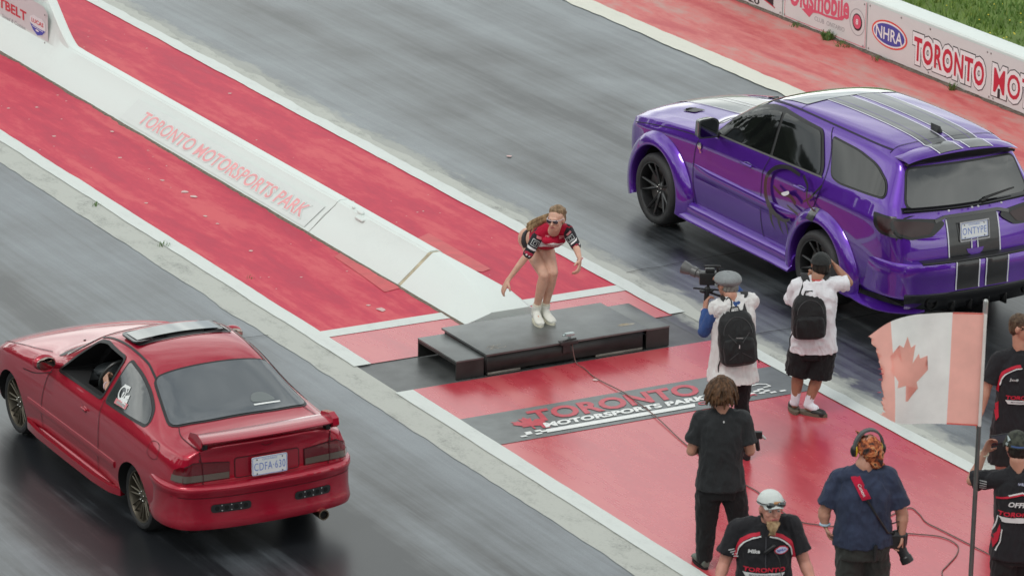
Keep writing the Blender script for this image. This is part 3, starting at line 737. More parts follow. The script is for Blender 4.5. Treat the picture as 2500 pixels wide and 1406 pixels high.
# ================================================================= vehicle tools
# vehicle frame: x to its right, y forward, z up; origin on the ground under the front axle
def car_shell(stations, rear_bulge=.07, front_bulge=.05, levels=3, crease=None, rear_extra=None):
    """stations: lists of 11 (half width, z, s) from underside centre to roof centre, s = metres behind the front axle"""
    bm = B(); R_ = []
    for st_ in stations:
        left = [bm.verts.new((-t, -s, z)) for t, z, s in st_]
        right = [left[0] if i in (0,) else (left[10] if i == 10 else bm.verts.new((st_[i][0], -st_[i][2], st_[i][1]))) for i in range(11)]
        R_.append((left, right))
    for (l0, r0), (l1, r1) in zip(R_, R_[1:]):
        for i in range(10):
            bm.faces.new((l0[i], l1[i], l1[i + 1], l0[i + 1]))
            bm.faces.new((r0[i], r0[i + 1], r1[i + 1], r1[i]))
    def capit(l, r, bulge, sign, extra=None):
        cen = [l[1]]
        mids = []
        for j in range(1, 10):
            if j == 1: mids.append(l[0])
            elif j == 9: mids.append(l[10])
            else:
                c = (l[j].co + r[j].co) / 2; c.y -= sign * (bulge + (extra[j] if extra else 0)); mids.append(bm.verts.new(c))
        for a in range(0, 8):
            j = a + 1
            bm.faces.new((l[j], l[j + 1], mids[a + 1], mids[a])); bm.faces.new((mids[a], mids[a + 1], r[j + 1], r[j]))
    capit(*R_[0], front_bulge, -1); capit(*R_[-1], rear_bulge, 1, rear_extra)
    bmesh.ops.recalc_face_normals(bm, faces=bm.faces)
    if crease:
        cl = bm.edges.layers.float.new('crease_edge')
        for idx, amt in crease.items():
            for (l0, r0), (l1, r1) in zip(R_, R_[1:]):
                for q0, q1 in ((l0, l1), (r0, r1)):
                    e = bm.edges.get((q0[idx], q1[idx]))
                    if e: e[cl] = amt
        for q in R_[-1]:
            for i in range(10):
                e = bm.edges.get((q[i], q[i + 1]))
                if e: e[cl] = .55
    me = bpy.data.meshes.new('t'); bm.to_mesh(me); bm.free()
    o = bpy.data.objects.new('t', me); COL.objects.link(o)
    s = o.modifiers.new('s', 'SUBSURF'); s.levels = levels
    return o
def bake(o, name, mats, parent, angle=35):
    dg = bpy.context.evaluated_depsgraph_get(); dg.update()
    me = bpy.data.meshes.new_from_object(o.evaluated_get(dg))
    old = o.data; bpy.data.objects.remove(o); bpy.data.meshes.remove(old)
    me.name = name
    while len(me.materials) < len(mats): me.materials.append(None)
    for i, m in enumerate(mats): me.materials[i] = m
    for p in me.polygons: p.use_smooth = True
    me.set_sharp_from_angle(angle=math.radians(angle))
    n = bpy.data.objects.new(name, me); COL.objects.link(n); n.parent = parent
    return n
def cut(o, bm, slot=1):
    """subtract a solid; the cut faces take material slot"""
    bmesh.ops.recalc_face_normals(bm, faces=bm.faces)
    for f in bm.faces: f.material_index = slot
    me = bpy.data.meshes.new('c'); bm.to_mesh(me); bm.free()
    for i in range(slot + 1): me.materials.append(None)
    while len(o.data.materials) < slot + 1: o.data.materials.append(None)
    c = bpy.data.objects.new('c', me); COL.objects.link(c)
    m = o.modifiers.new('b', 'BOOLEAN'); m.operation = 'DIFFERENCE'; m.solver = 'EXACT'; m.object = c
    dg = bpy.context.evaluated_depsgraph_get(); dg.update()
    new = bpy.data.meshes.new_from_object(o.evaluated_get(dg))
    o.modifiers.clear(); old = o.data; o.data = new; bpy.data.meshes.remove(old)
    bpy.data.objects.remove(c); bpy.data.meshes.remove(me)
def cyl_x(cx0, cx1, y, z, r, n=64, r1=None):
    bm = B(); rings(bm, [[(x, y + q * math.cos(2 * PI * k / n), z + q * math.sin(2 * PI * k / n)) for k in range(n)] for x, q in ((cx0, r), (cx1, r1 or r))]); return bm
def prism_x(poly, x0, x1):
    bm = B(); rings(bm, [[(x, y, z) for y, z in poly] for x in (x0, x1)]); return bm
def lathe_x(prof, n=56):
    """revolve (x, r) profile about the x axis"""
    bm = B(); L = [[bm.verts.new((x, r * math.cos(2 * PI * k / n), r * math.sin(2 * PI * k / n))) for x, r in prof] for k in range(n)]
    for k in range(n):
        a, b = L[k], L[(k + 1) % n]
        for i in range(len(prof) - 1): bm.faces.new((a[i], b[i], b[i + 1], a[i + 1]))
    bmesh.ops.recalc_face_normals(bm, faces=bm.faces); return bm
M_TYRE = simple('tyre_rubber', (.022, .022, .023), .62, vary=.35, vs=12, bmp=.15)
M_BLK = simple('black_trim', (.012, .012, .013), .42)
M_BLKG = simple('black_gloss', (.008, .008, .01), .12, coat=.6)
M_WELL = simple('wheel_well', (.006, .006, .007), .9)
M_CHR = simple('bright_metal', (.6, .6, .58), .22, metal=1)
def wheel(root, name, x, y, r, w_, rr, side, style, rim_mat, steer=0):
    """x = outer face of the tyre; side -1 left, +1 right"""
    t = bpy.data.objects.new(name, None); COL.objects.link(t); t.parent = root
    t.location = (x, y, r); t.rotation_euler = (random.random() * .7 * 0 , 0, steer)
    s = side
    o_ = lambda d: -s * d    # inward from the outer face
    prof = [(o_(.012), rr - .008), (o_(-.0), rr + .006), (o_(-.004), rr + (r - rr) * .45), (o_(.004), rr + (r - rr) * .72), (o_(.02), r - .014), (o_(.04), r - .002), (o_(w_ * .5), r), (o_(w_ - .04), r - .002), (o_(w_ - .02), r - .014), (o_(w_ - .0), rr + (r - rr) * .5), (o_(w_ - .01), rr)]
    bm = lathe_x(prof)
    for k in range(4):   # tread grooves
        xx = o_(.05 + (w_ - .1) * k / 3)
        b2 = lathe_x([(xx - .004, r + .001), (xx + .004, r + .001)]);
        me = bpy.data.meshes.new('t'); b2.to_mesh(me); b2.free(); 
        bpy.data.meshes.remove(me)
    obj('tyre', bm, M_TYRE, t, angle=50)
    bm = lathe_x([(o_(.012), rr - .002), (o_(.004), rr - .004), (o_(.006), rr - .014), (o_(.03), rr - .024), (o_(w_ * .8), rr - .03)])
    if style == 'mesh':
        n = 8
        for k in range(n):
            a = 2 * PI * k / n
            for da in (-.13, .13):
                A = V((o_(.045), .055 * math.cos(a + da * 1.6), .055 * math.sin(a + da * 1.6)))
                Bp = V((o_(.02), (rr - .014) * math.cos(a + da), (rr - .014) * math.sin(a + da)))
                capsule(bm, A, Bp, .011, .009, hint=(1, 0, 0), fl=.8, n=6)
        bm2 = lathe_x([(o_(.022), .001), (o_(.02), .02), (o_(.028), .034), (o_(.04), .066), (o_(.06), .07)]); bm = merge2(bm, bm2)
    else:
        n = 5
        for k in range(n):
            a = 2 * PI * k / n
            for da, db in ((-.05, -.24), (.05, .24)):
                A = V((o_(.10), .06 * math.cos(a + da), .06 * math.sin(a + da)))
                Bp = V((o_(.035), (rr - .02) * math.cos(a + db), (rr - .02) * math.sin(a + db)))
                capsule(bm, A, Bp, .026, .017, hint=(1, 0, 0), fl=.7, n=6)
        bm2 = lathe_x([(o_(.07), .001), (o_(.07), .03), (o_(.085), .05), (o_(.1), .085), (o_(.13), .09)]); bm = merge2(bm, bm2)
    rm = obj('rim', bm, rim_mat, t, angle=40)
    bm = B()
    for k in range(5):
        a = 2 * PI * k / 5 + .3; d = .03 if style == 'mesh' else .078
        capsule(bm, (o_(d + .01), .042 * math.cos(a), .042 * math.sin(a)), (o_(d - .006), .042 * math.cos(a), .042 * math.sin(a)), .008, .008, n=6)
    obj('lug_nut', bm, M_CHR, rm)
    bm = lathe_x([(o_(.1), .02), (o_(.1), rr * .72), (o_(.115), rr * .72), (o_(.12), .02)], 40)
    obj('brake_disc', bm, simple('disc_steel', (.12, .115, .11), .4, metal=.8), t)
    bm = lathe_x([(o_(w_ * .85), .0005), (o_(w_ * .85), rr - .02)], 40); obj('hub_back', bm, M_WELL, t)
    return t
def sweep(path, prof, closed_prof=True):
    """path: (x,y) points in plan; prof: (outward, z); outward = left normal of the travel direction"""
    bm = B(); L = []
    P = [V((p[0], p[1], 0)) for p in path]
    for i, p in enumerate(P):
        d = (P[min(i + 1, len(P) - 1)] - P[max(i - 1, 0)]).normalized(); n = V((-d.y, d.x, 0))
        L.append([p + n * o + V((0, 0, z)) for o, z in prof])
    rings(bm, L, close=closed_prof, cap=closed_prof); bmesh.ops.recalc_face_normals(bm, faces=bm.faces)
    return bm
def m_paint(name, col, flake=.03, rough=.32, metal=.0, coat=1.0, col2=None, cior=1.6):
    m, nt, b = new_mat(name)
    n = tex_noise(nt, s=900, detail=1)
    c2 = col2 or [min(1, c * (1 + flake * 6)) for c in col]
    nt.links.new(ramp(nt, n, [(.4, col), (.62, c2)]), b.inputs['Base Color'])
    b.inputs['Roughness'].default_value = rough; b.inputs['Metallic'].default_value = metal; b.inputs['Specular IOR Level'].default_value = .15
    b.inputs['Coat Weight'].default_value = coat; b.inputs['Coat Roughness'].default_value = .03; b.inputs['Coat IOR'].default_value = cior
    d = tex_noise(nt, s=3.5, detail=2)   # faint orange peel and dents
    nb = nt.nodes.new('ShaderNodeBump'); nb.inputs['Strength'].default_value = .012; nb.inputs['Distance'].default_value = .02
    nt.links.new(d, nb.inputs['Height']); nt.links.new(nb.outputs[0], b.inputs['Coat Normal']); nt.links.new(nb.outputs[0], b.inputs['Normal'])
    return m
def smoothpoly(pts, n=5):
    """closed smooth outline through 2D points"""
    P = [V((p[0], p[1], 0)) for p in pts]; out = []; N = len(P)
    for i in range(N):
        a, b, c, d = P[i - 1], P[i], P[(i + 1) % N], P[(i + 2) % N]
        for k in range(n):
            t = k / n
            q = .5 * (2 * b + (c - a) * t + (2 * a - 5 * b + 4 * c - d) * t * t + (3 * b - a - 3 * c + d) * t ** 3)
            out.append((q.x, q.y))
    return out
def roundpoly(pts, r, n=4):
    P = [V((p[0], p[1], 0)) for p in pts]; out = []; N = len(P)
    rr = r if isinstance(r, (list, tuple)) else [r] * N
    for i in range(N):
        p = P[i]; a = (P[i - 1] - p); c = (P[(i + 1) % N] - p); q = min(rr[i], a.length * .45, c.length * .45)
        A = p + a.normalized() * q; C_ = p + c.normalized() * q
        for k in range(n + 1):
            t = k / n; w_ = A * (1 - t) ** 2 + p * 2 * t * (1 - t) + C_ * t * t; out.append((w_.x, w_.y))
    return out
def grow(pts, d):
    """offset a convex-ish outline outwards"""
    P = [V((p[0], p[1], 0)) for p in pts]; A = sum((P[i].x * P[(i + 1) % len(P)].y - P[(i + 1) % len(P)].x * P[i].y) for i in range(len(P)))
    s = 1 if A > 0 else -1; out = []
    for i in range(len(P)):
        t = (P[(i + 1) % len(P)] - P[i - 1]).normalized(); out.append((P[i].x + t.y * d * s, P[i].y - t.x * d * s))
    return out
# ================================================================= red coupe
RC = (13.62, 31.93, 0)
rc = thing('parked_car', 'red two-door coupe with open side window, raised sunroof and low rear wing', 'car', RC)
M_RED = m_paint('red_paintwork', (.36, .004, .024), .0, .38, .5, 1.0, (.47, .009, .036))
def stn(s, *tz):
    return [(p[0], p[1], p[2] if len(p) > 2 else s) for p in tz]
S_ = [
 stn(-.67, (0, .2), (.42, .2), (.5, .24), (.56, .36), (.56, .5), (.54, .57), (.48, .61), (.38, .63), (.28, .64), (.14, .645), (0, .65)),
 stn(-.59, (0, .18), (.58, .18), (.7, .22), (.75, .36), (.75, .52), (.71, .61), (.62, .655), (.5, .675), (.35, .69), (.18, .70), (0, .70)),
 stn(-.36, (0, .18), (.62, .18), (.78, .22), (.815, .38), (.815, .56), (.775, .68), (.70, .73), (.55, .755), (.4, .77), (.2, .78), (0, .785)),
 stn(0, (0, .18), (.62, .18), (.79, .21), (.83, .38), (.835, .60), (.80, .765), (.72, .82), (.56, .845), (.4, .86), (.2, .868), (0, .87)),
 stn(.5, (0, .18), (.62, .18), (.79, .21), (.825, .38), (.83, .60), (.80, .79), (.73, .875), (.58, .905), (.4, .92), (.2, .93), (0, .935)),
 stn(.78, (0, .18), (.62, .18), (.79, .21), (.825, .38), (.83, .60), (.80, .79), (.745, .90), (.64, .935), (.46, .965), (.23, .985), (0, .99)),
 stn(1.28, (0, .18), (.62, .18), (.79, .21), (.825, .38), (.83, .60), (.80, .80), (.75, .87), (.575, 1.19), (.49, 1.27), (.25, 1.30), (0, 1.305)),
 stn(1.7, (0, .18), (.62, .18), (.79, .21), (.825, .38), (.83, .60), (.80, .80), (.75, .88), (.56, 1.25), (.47, 1.325), (.24, 1.355), (0, 1.362)),
 stn(2.15, (0, .18), (.62, .18), (.79, .21), (.83, .38), (.835, .62), (.80, .81), (.75, .90), (.555, 1.22), (.47, 1.30), (.24, 1.335), (0, 1.343)),
 stn(2.42, (0, .18), (.62, .18), (.79, .21), (.835, .38), (.84, .62), (.80, .81), (.75, .91), (.575, 1.13), (.49, 1.215), (.25, 1.25), (0, 1.258)),
 stn(2.95, (0, .19), (.62, .19), (.79, .22), (.83, .38), (.835, .62), (.795, .81), (.745, .89), (.63, .955), (.50, .975), (.25, .99), (0, .995)),
 stn(3.15, (0, .21), (.62, .21), (.78, .24), (.82, .40), (.825, .62), (.78, .80), (.73, .875), (.62, .93), (.48, .95), (.24, .96), (0, .965)),
 stn(3.36, (0, .24), (.6, .24), (.75, .27), (.79, .42), (.79, .62), (.76, .76), (.715, .865), (.62, .92), (.47, .945), (.24, .955), (0, .96)),
 [(0, .26, 3.36), (.56, .26, 3.38), (.66, .29, 3.39), (.70, .42, 3.41), (.70, .60, 3.42), (.69, .74, 3.42), (.665, .85, 3.41), (.60, .905, 3.42), (.45, .93, 3.43), (.24, .94, 3.44), (0, .945, 3.44)],
]
so_ = car_shell(S_, rear_bulge=.05, crease={5: .35, 6: .45, 2: .3, 7: .2, 8: .15})
dg = bpy.context.evaluated_depsgraph_get(); me = bpy.data.meshes.new_from_object(so_.evaluated_get(dg)); so_.modifiers.clear(); so_.data = me
body_bvh = bvh_of(me)
for sgn in (-1, 1):
    for yy in (0, -2.62):
        cut(so_, cyl_x(sgn * .52, sgn * .95, yy, .285, .302))
# cabin hollow and the open side window
cab = B(); rings(cab, [[(t, -s, z) for t, z in prof] for s, prof in [
  (1.0, [(-.62, .4), (.62, .4), (.66, .84), (.45, .88), (-.45, .88), (-.66, .84)]),
  (1.4, [(-.62, .4), (.62, .4), (.69, .86), (.50, 1.2), (-.50, 1.2), (-.69, .86)]),
  (2.1, [(-.62, .4), (.62, .4), (.69, .87), (.50, 1.24), (-.50, 1.24), (-.69, .87)]),
  (2.6, [(-.62, .4), (.62, .4), (.66, .84), (.5, .98), (-.5, .98), (-.66, .84)])]])
cut(so_, cab)
WIN = [(-.95, .875), (-1.845, .89), (-1.91, 1.235), (-1.5, 1.25), (-1.34, 1.215), (-1.1, 1.03)]
WINR = roundpoly(WIN, .05)
cut(so_, prism_x(WINR, -.9, -.40))
rc_body = bake(so_, 'body', [M_RED, M_WELL], rc, 38)
side = lambda x0: (lambda u, v: (x0, u, v))
def rdecal(name, bm, mat, off, parent=None, d='left', step=.05):
    fn, dv = {'left': (lambda u, v: (-2, u, v), (1, 0, 0)), 'right': (lambda u, v: (2, u, v), (-1, 0, 0)), 'rear': (lambda u, v: (u, -6, v), (0, 1, 0)), 'top': (lambda u, v: (u, v, 3), (0, 0, -1))}[d]
    return obj(name, fix_up(project(bm, body_bvh, fn, dv, off, step), dv), mat, parent or rc, angle=None)
M_TINT = simple('tinted_glass', (.035, .04, .042), .06, coat=.5, spec=.8, ior=1.6)
QW = roundpoly([(-1.935, .905), (-2.71, .925), (-2.64, 1.01), (-2.47, 1.10), (-2.24, 1.185), (-1.995, 1.23)], [.02, .05, .06, .1, .1, .03])
for dn in ('left', 'right'):
    rdecal('window_trim', poly2(grow(QW, .022)), M_BLK, .002, d=dn)
    g = rdecal('window', poly2(QW), M_TINT, .004, d=dn)
    if dn == 'left': QG = g
rdecal('window', poly2(WINR), M_TINT, .004, d='right')
bm = stroke2(WINR + [WINR[0]], .024); rdecal('window_trim', bm, M_BLK, .004)
RG = roundpoly([(-.505, -2.40), (.505, -2.40), (.615, -2.95), (.3, -2.99), (-.3, -2.99), (-.615, -2.95)], [.05, .05, .09, .1, .1, .09])
rdecal('window_trim', poly2(grow(RG, .022)), M_BLK, .003, d='top')
M_RGL, nt_, b_ = new_mat('rear_glass'); b_.inputs['Base Color'].default_value = (.07, .083, .094, 1); b_.inputs['Roughness'].default_value = .07; b_.inputs['IOR'].default_value = 1.8; b_.inputs['Specular IOR Level'].default_value = .8
rg = rdecal('rear_window', poly2(RG), M_RGL, .006, d='top')
WS = roundpoly([(-.5, -1.22), (.5, -1.22), (.66, -.86), (-.66, -.86)], .06); rdecal('windshield', poly2(WS), M_TINT, .004, d='top')
rdecal('window_sticker', merge2(stroke2([(.14, -2.915), (.38, -2.905)], .018)), simple('sticker_white', (.75, .77, .76), .5), .009, rg, d='top')
rdecal('child_seat_shadow', poly2(smoothpoly([(.15, -2.88), (.17, -2.8), (.24, -2.775), (.31, -2.8), (.34, -2.88)])), simple('seat_grey_seen', (.16, .18, .18), .2), .008, rg, d='top')  # flat grey outline of a child seat laid on the rear glass
# stickers on the quarter glass
bm = merge2(ellipse2(-2.13, 1.02, .06, .055, ri=(.045, .04)), stroke2([(-2.1, 1.07), (-2.2, 1.075), (-2.2, 1.04)], .02), stroke2([(-2.15, 1.03), (-2.15, .98), (-2.27, .985)], .025), stroke2([(-2.2, 1.0), (-2.26, 1.02)], .03), stroke2([(-2.17, .96), (-2.27, .95)], .03))
rdecal('glass_sticker', bm, simple('sticker_white', (.75, .77, .76), .5), .007, QG)
rdecal('glass_sticker', poly2([(-2.08, .925), (-2.30, .935), (-2.30, .975), (-2.08, .965)]), simple('sticker_pink', (.62, .2, .22), .5), .007, QG)
rdecal('glass_sticker', poly2([(-2.12, .935), (-2.27, .942), (-2.27, .962), (-2.12, .955)]), simple('sticker_grey', (.35, .33, .33), .5), .009, QG)
# panel gaps
M_GAP = simple('panel_gap', (.05, .002, .006), .6)
def gap(pts, d='left', w_=.008, nm='panel_gap'): rdecal(nm, stroke2([(p.x, p.y) for p in spline([(a, b, 0) for a, b in pts], 6)], w_), M_GAP, .003, d=d)
for dn in ('left', 'right'):
    gap([(-.86, .88), (-.78, .7), (-.72, .5), (-.70, .28)], dn); gap([(-1.9, .9), (-1.93, .7), (-1.94, .5), (-1.9, .3)], dn)
    gap([(-.70, .25), (-1.3, .235), (-1.9, .25)], dn)
    gap([(-.3, .70), (-.55, .735), (-.86, .83)], dn)
gap([(-.56, -2.97), (-.60, -3.1), (-.60, -3.3), (-.585, -3.42)], 'top'); gap([(.56, -2.97), (.60, -3.1), (.60, -3.3), (.585, -3.42)], 'top')
gap([(-.64, -.55), (-.69, -.2), (-.70, .2), (-.62, .62)], 'top'); gap([(.64, -.55), (.69, -.2), (.70, .2), (.62, .62)], 'top')
for sx in (-1, 1):
    rdecal('roof_seam', stroke2([(sx * .49, -1.28), (sx * .475, -1.8), (sx * .475, -2.2), (sx * .5, -2.4)], .018), M_BLK, .004, d='top')
rdecal('cowl_panel', stroke2([(-.66, -.80), (-.35, -.74), (0, -.73), (.35, -.74), (.66, -.80)], .1), M_BLK, .003, d='top')
gap([(-.585, .90), (-.57, .80), (-.56, .62)], 'rear'); gap([(.585, .90), (.57, .80), (.56, .62)], 'rear')
# body side moulding, door handle, fuel door
for sx in (-1, 1):
    bm = B(); h = []
    for i in range(31):
        y = -.42 - i * (2.28 - .42) / 30; z = .455 + .012 * i / 30
        if -.72 < y < -.70 or -1.95 < y < -1.93: pass
        hit = body_bvh.ray_cast(V((sx * 2, y, z)), V((-sx, 0, 0)))[0]
        h.append([hit + V((sx * a, 0, b_)) for a, b_ in ((-.01, -.03), (.008, -.028), (.014, -.0), (.008, .026), (-.01, .028))])
    rings(bm, h); bmesh.ops.recalc_face_normals(bm, faces=bm.faces); obj('side_moulding', bm, M_RED, rc)
    hit = body_bvh.ray_cast(V((sx * 2, -1.62, .735)), V((-sx, 0, 0)))[0]
    bm = B(); ell(bm, hit - V((sx * .004, 0, 0)), (.012, .06, .03)); hd = obj('door_handle', bm, simple('handle_red', (.32, .004, .02), .3, coat=1), rc)
    bm = B(); capsule(bm, hit + V((sx * .016, -.05, .012)), hit + V((sx * .016, .05, .012)), .009, .009); obj('grip', bm, M_RED, hd)
    # side skirt
    sk = [(x_, y_) for x_, y_ in [(-.745, -.34), (-.785, -.45), (-.805, -.7), (-.812, -1.3), (-.812, -1.9), (-.79, -2.18), (-.745, -2.3)]]
    prof = [(.02, .262), (.004, .25), (-.004, .235), (-.006, .212), (.004, .198), (.06, .198), (.06, .262)]
    obj('side_skirt', sweep([(sx * -a * -1 if sx > 0 else a, b_) for a, b_ in sk], [(o_ * (1 if sx < 0 else -1), z) for o_, z in prof]), M_RED, rc)
gap([(-2.88, .76), (-2.90, .86), (-3.02, .86), (-3.06, .77), (-2.97, .74), (-2.88, .76)], 'left', .004)
# rear bumper
pth = [(-.80, -2.95), (-.825, -3.1), (-.81, -3.27), (-.74, -3.41), (-.6, -3.485), (-.35, -3.53), (0, -3.545), (.35, -3.53), (.6, -3.485), (.74, -3.41), (.81, -3.27), (.825, -3.1), (.80, -2.95)]
pth = [(p.x, p.y) for p in spline([(a, b_, 0) for a, b_ in pth], 4)]
prof = [(.09, .625), (-.0, .632), (-.018, .62), (-.022, .585), (-.012, .56), (-.006, .53), (-.006, .40), (-.014, .34), (-.022, .30), (-.012, .265), (.05, .25), (.12, .255)]
bmp = obj('rear_bumper', sweep(pth, prof), M_RED, rc, angle=50)
bb_bvh = bvh_of(bmp)
def bdecal(name, bm, mat, off, parent=None):
    return obj(name, fix_up(project(bm, bb_bvh, lambda u, v: (u, -6, v), (0, 1, 0), off, .04), (0, 1, 0)), mat, parent or bmp, angle=None)
for cx in (-.36, .37):
    rd = roundpoly([(cx - .17, .405), (cx + .17, .405), (cx + .17, .475), (cx - .17, .475)], .033)
    vt = bdecal('bumper_vent', poly2(rd), simple('vent_plate', (.02, .02, .022), .35), .004)
    bdecal('vent_hole', merge2(*[ellipse2(cx - .12 + .08 * k, .44, .02, .02, 16) for k in range(4)]), simple('hole_black', (.002, .002, .002), .9), .006, vt)
    bdecal('vent_screw', merge2(*[ellipse2(cx - .08 + .08 * k, .42, .005, .005, 8) for k in range(3)], *[ellipse2(cx - .08 + .08 * k, .463, .005, .005, 8) for k in range(3)]), simple('screw', (.5, .5, .5), .3), .007, vt)
gapm = bdecal('seam', stroke2([(-.8, .536), (-.4, .533), (0, .533), (.4, .533), (.8, .536)], .006), M_GAP, .002)
# tail lamps, plate
M_LAMP = simple('lamp_red', (.11, .002, .008), .12, coat=1); M_SMK = simple('lamp_smoked', (.11, .085, .07), .15, coat=1)
for sx in (-1, 1):
    P_ = [(sx * .335, .655), (sx * .335, .785), (sx * .50, .80), (sx * .64, .81), (sx * .70, .78), (sx * .725, .70), (sx * .725, .655)]
    rdecal('lamp_gap', poly2(grow(P_, .008)), M_GAP, .003, d='rear')
    lp = rdecal('tail_lamp', poly2(P_), M_LAMP, .008, d='rear')
    rdecal('smoked_lens', poly2([(sx * .34, .66), (sx * .34, .712), (sx * .72, .716), (sx * .72, .66)]), M_SMK, .011, lp, d='rear')
    rdecal('lens_divider', merge2(stroke2([(sx * .565, .66), (sx * .568, .82)], .006)), M_GAP, .013, lp, d='rear')
    dn = 'left' if sx < 0 else 'right'
    P2 = [(-3.30, .67), (-3.32, .75), (-3.37, .78), (-3.45, .78), (-3.45, .66), (-3.36, .655)]
    lp = rdecal('tail_lamp', poly2(P2), M_LAMP, .006, d=dn); rdecal('smoked_lens', poly2([(-3.305, .665), (-3.31, .715), (-3.45, .715), (-3.45, .655)]), M_SMK, .009, lp, d=dn)
rd = roundpoly([(-.285, .645), (.285, .645), (.285, .81), (-.285, .81)], .025)
pr = rdecal('plate_recess', merge2(stroke2(rd + [rd[0]], .01)), M_GAP, .003, d='rear')
rdecal('plate_recess', poly2(grow(rd, -.004)), simple('recess_red', (.26, .005, .02), .35, coat=.8), .0035, d='rear')
def plate(parent, y, z, txt, w_, h, tilt, x0=0, frame_mat=None, col=(.12, .2, .55)):
    pl = bpy.data.objects.new('licence_plate', None); COL.objects.link(pl); pl.parent = parent; pl.location = (x0, y, z); pl.rotation_euler = (tilt, 0, 0)
    rd_ = roundpoly([(-w_ / 2, -h / 2), (w_ / 2, -h / 2), (w_ / 2, h / 2), (-w_ / 2, h / 2)], .015)
    bm = B(); rings(bm, [[(u, -.004, v) for u, v in rd_], [(u, .004, v) for u, v in rd_]]); obj('plate_sheet', bm, simple('plate_white', (.72, .74, .76), .35), pl, angle=20)
    lay_ = lambda bm, o: lay(bm, lambda u, v: (u, -.0045 - o, v))
    obj('plate_characters', fix_up(lay_(text2(txt, w_ * .88, h * .42, -.005, 0, -w_ * .44, -h * .24, 1.1), .001), (0, 1, 0)), simple('plate_blue', col, .4), pl, smooth=False)
    obj('plate_border', fix_up(lay_(merge2(stroke2(grow(rd_, -.006) + [grow(rd_, -.006)[0]], .004), text2('ONTARIO', w_ * .42, h * .1, 0, 0, -w_ * .21, h * .3)), .001), (0, 1, 0)), simple('plate_blue', col, .4), pl, smooth=False)
    bm = B()
    for a, b_ in ((-.36, .36), (.36, .36), (-.36, -.4), (.36, -.4)): ell(bm, (a * w_, -.006, b_ * h), (.006, .004, .006), n=8)
    obj('plate_screw', bm, simple('screw_dark', (.05, .05, .05), .4, metal=.8), pl); return pl
plate(rc, -3.497, .73, 'CDFA·630', .315, .155, -.03, .0)
# low wing on the boot lid
wg = bpy.data.objects.new('rear_wing', None); COL.objects.link(wg); wg.parent = rc; wg.location = (0, -3.36, .97)
bm = B(); L = []
for i in range(25):
    t = -1 + 2 * i / 24; x = .585 * t; zc = .018 - .022 * abs(t) ** 3 * 0 + .0; yb = .03 * (1 - t * t)
    L.append([(x, .09 - yb * .3, zc + .012), (x, .03 - yb, zc + .026), (x, -.08 - yb, zc + .022), (x, -.125 - yb, zc + .004), (x, -.122 - yb, zc - .006), (x, -.06 - yb, zc - .0), (x, .04 - yb, zc + .002)])
rings(bm, L); bmesh.ops.recalc_face_normals(bm, faces=bm.faces); obj('wing_blade', bm, simple('wing_red', (.36, .012, .035), .2, coat=1), wg, angle=50)
for sx in (-1, 1):
    bm = prism_x([(.12, -.005), (.08, .06), (-.05, .085), (-.13, .055), (-.14, .0), (-.10, -.03), (.05, -.02)], sx * .585 - .012, sx * .585 + .03 * sx + .012)
    for v in bm.verts: v.co.x -= sx * .25 * max(0, v.co.z) * .0
    obj('end_plate', bm, M_RED, wg, angle=20)
    bm = B(); box(bm, (sx * .55 - .02, -.1, -.045), (sx * .55 + .02, -.03, .0), .006); obj('wing_mount', bm, M_BLK, wg)
rdecal('badge_outline', stroke2([(-.05, .905), (-.035, .895), (-.02, .885), (.02, .885), (.035, .895), (.05, .905)], .006), M_GAP, .004, d='rear')
# exhaust
bm = lathe_x([(-.0, .04), (-.0, .046), (.14, .046), (.14, .036), (-.0, .036), (.0, .04)], 24)
ex = obj('exhaust_tip', bm, simple('exhaust_steel', (.42, .34, .26), .3, metal=1), rc, loc=(.46, -3.56, .235)); ex.rotation_euler = (0, 0, PI / 2)
bm = lathe_x([(.03, .001), (.03, .036)], 20); eo = obj('exhaust_bore', bm, M_WELL, ex)
# sunroof: raised glass panel over its opening
rdecal('sunroof_opening', poly2(roundpoly([(-.41, -1.60), (.41, -1.60), (.41, -1.885), (-.41, -1.885)], .04)), M_WELL, .003, d='top')
rdecal('sunroof_seal', merge2(stroke2(roundpoly([(-.42, -1.59), (.42, -1.59), (.42, -1.895), (-.42, -1.895)], .04) + [(-.42, -1.63)], .02)), M_BLK, .006, d='top')
sr = bpy.data.objects.new('sunroof_panel', None); COL.objects.link(sr); sr.parent = rc; sr.location = (-.04, -1.57, 1.352); sr.rotation_euler = (-.02, 0, 0)
rd = roundpoly([(-.41, .0), (.41, .0), (.41, -.30), (-.41, -.30)], .05)
crown = lambda u, v: -.05 * (u / .41) ** 2 * .5
bm = B(); rings(bm, [[(u, v, crown(u, v)) for u, v in rd], [(u, v, crown(u, v) + .014) for u, v in rd]]); obj('panel_frame', bm, M_BLKG, sr, angle=20)
bm = chop(poly2(grow(rd, -.035)), .06); lay(bm, lambda u, v: (u, v, crown(u, v) + .017)); obj('panel_glass', fix_up(bm, (0, 0, -1)), simple('sunroof_glass', (.06, .075, .075), .05, spec=1, ior=1.9, coat=1), sr)
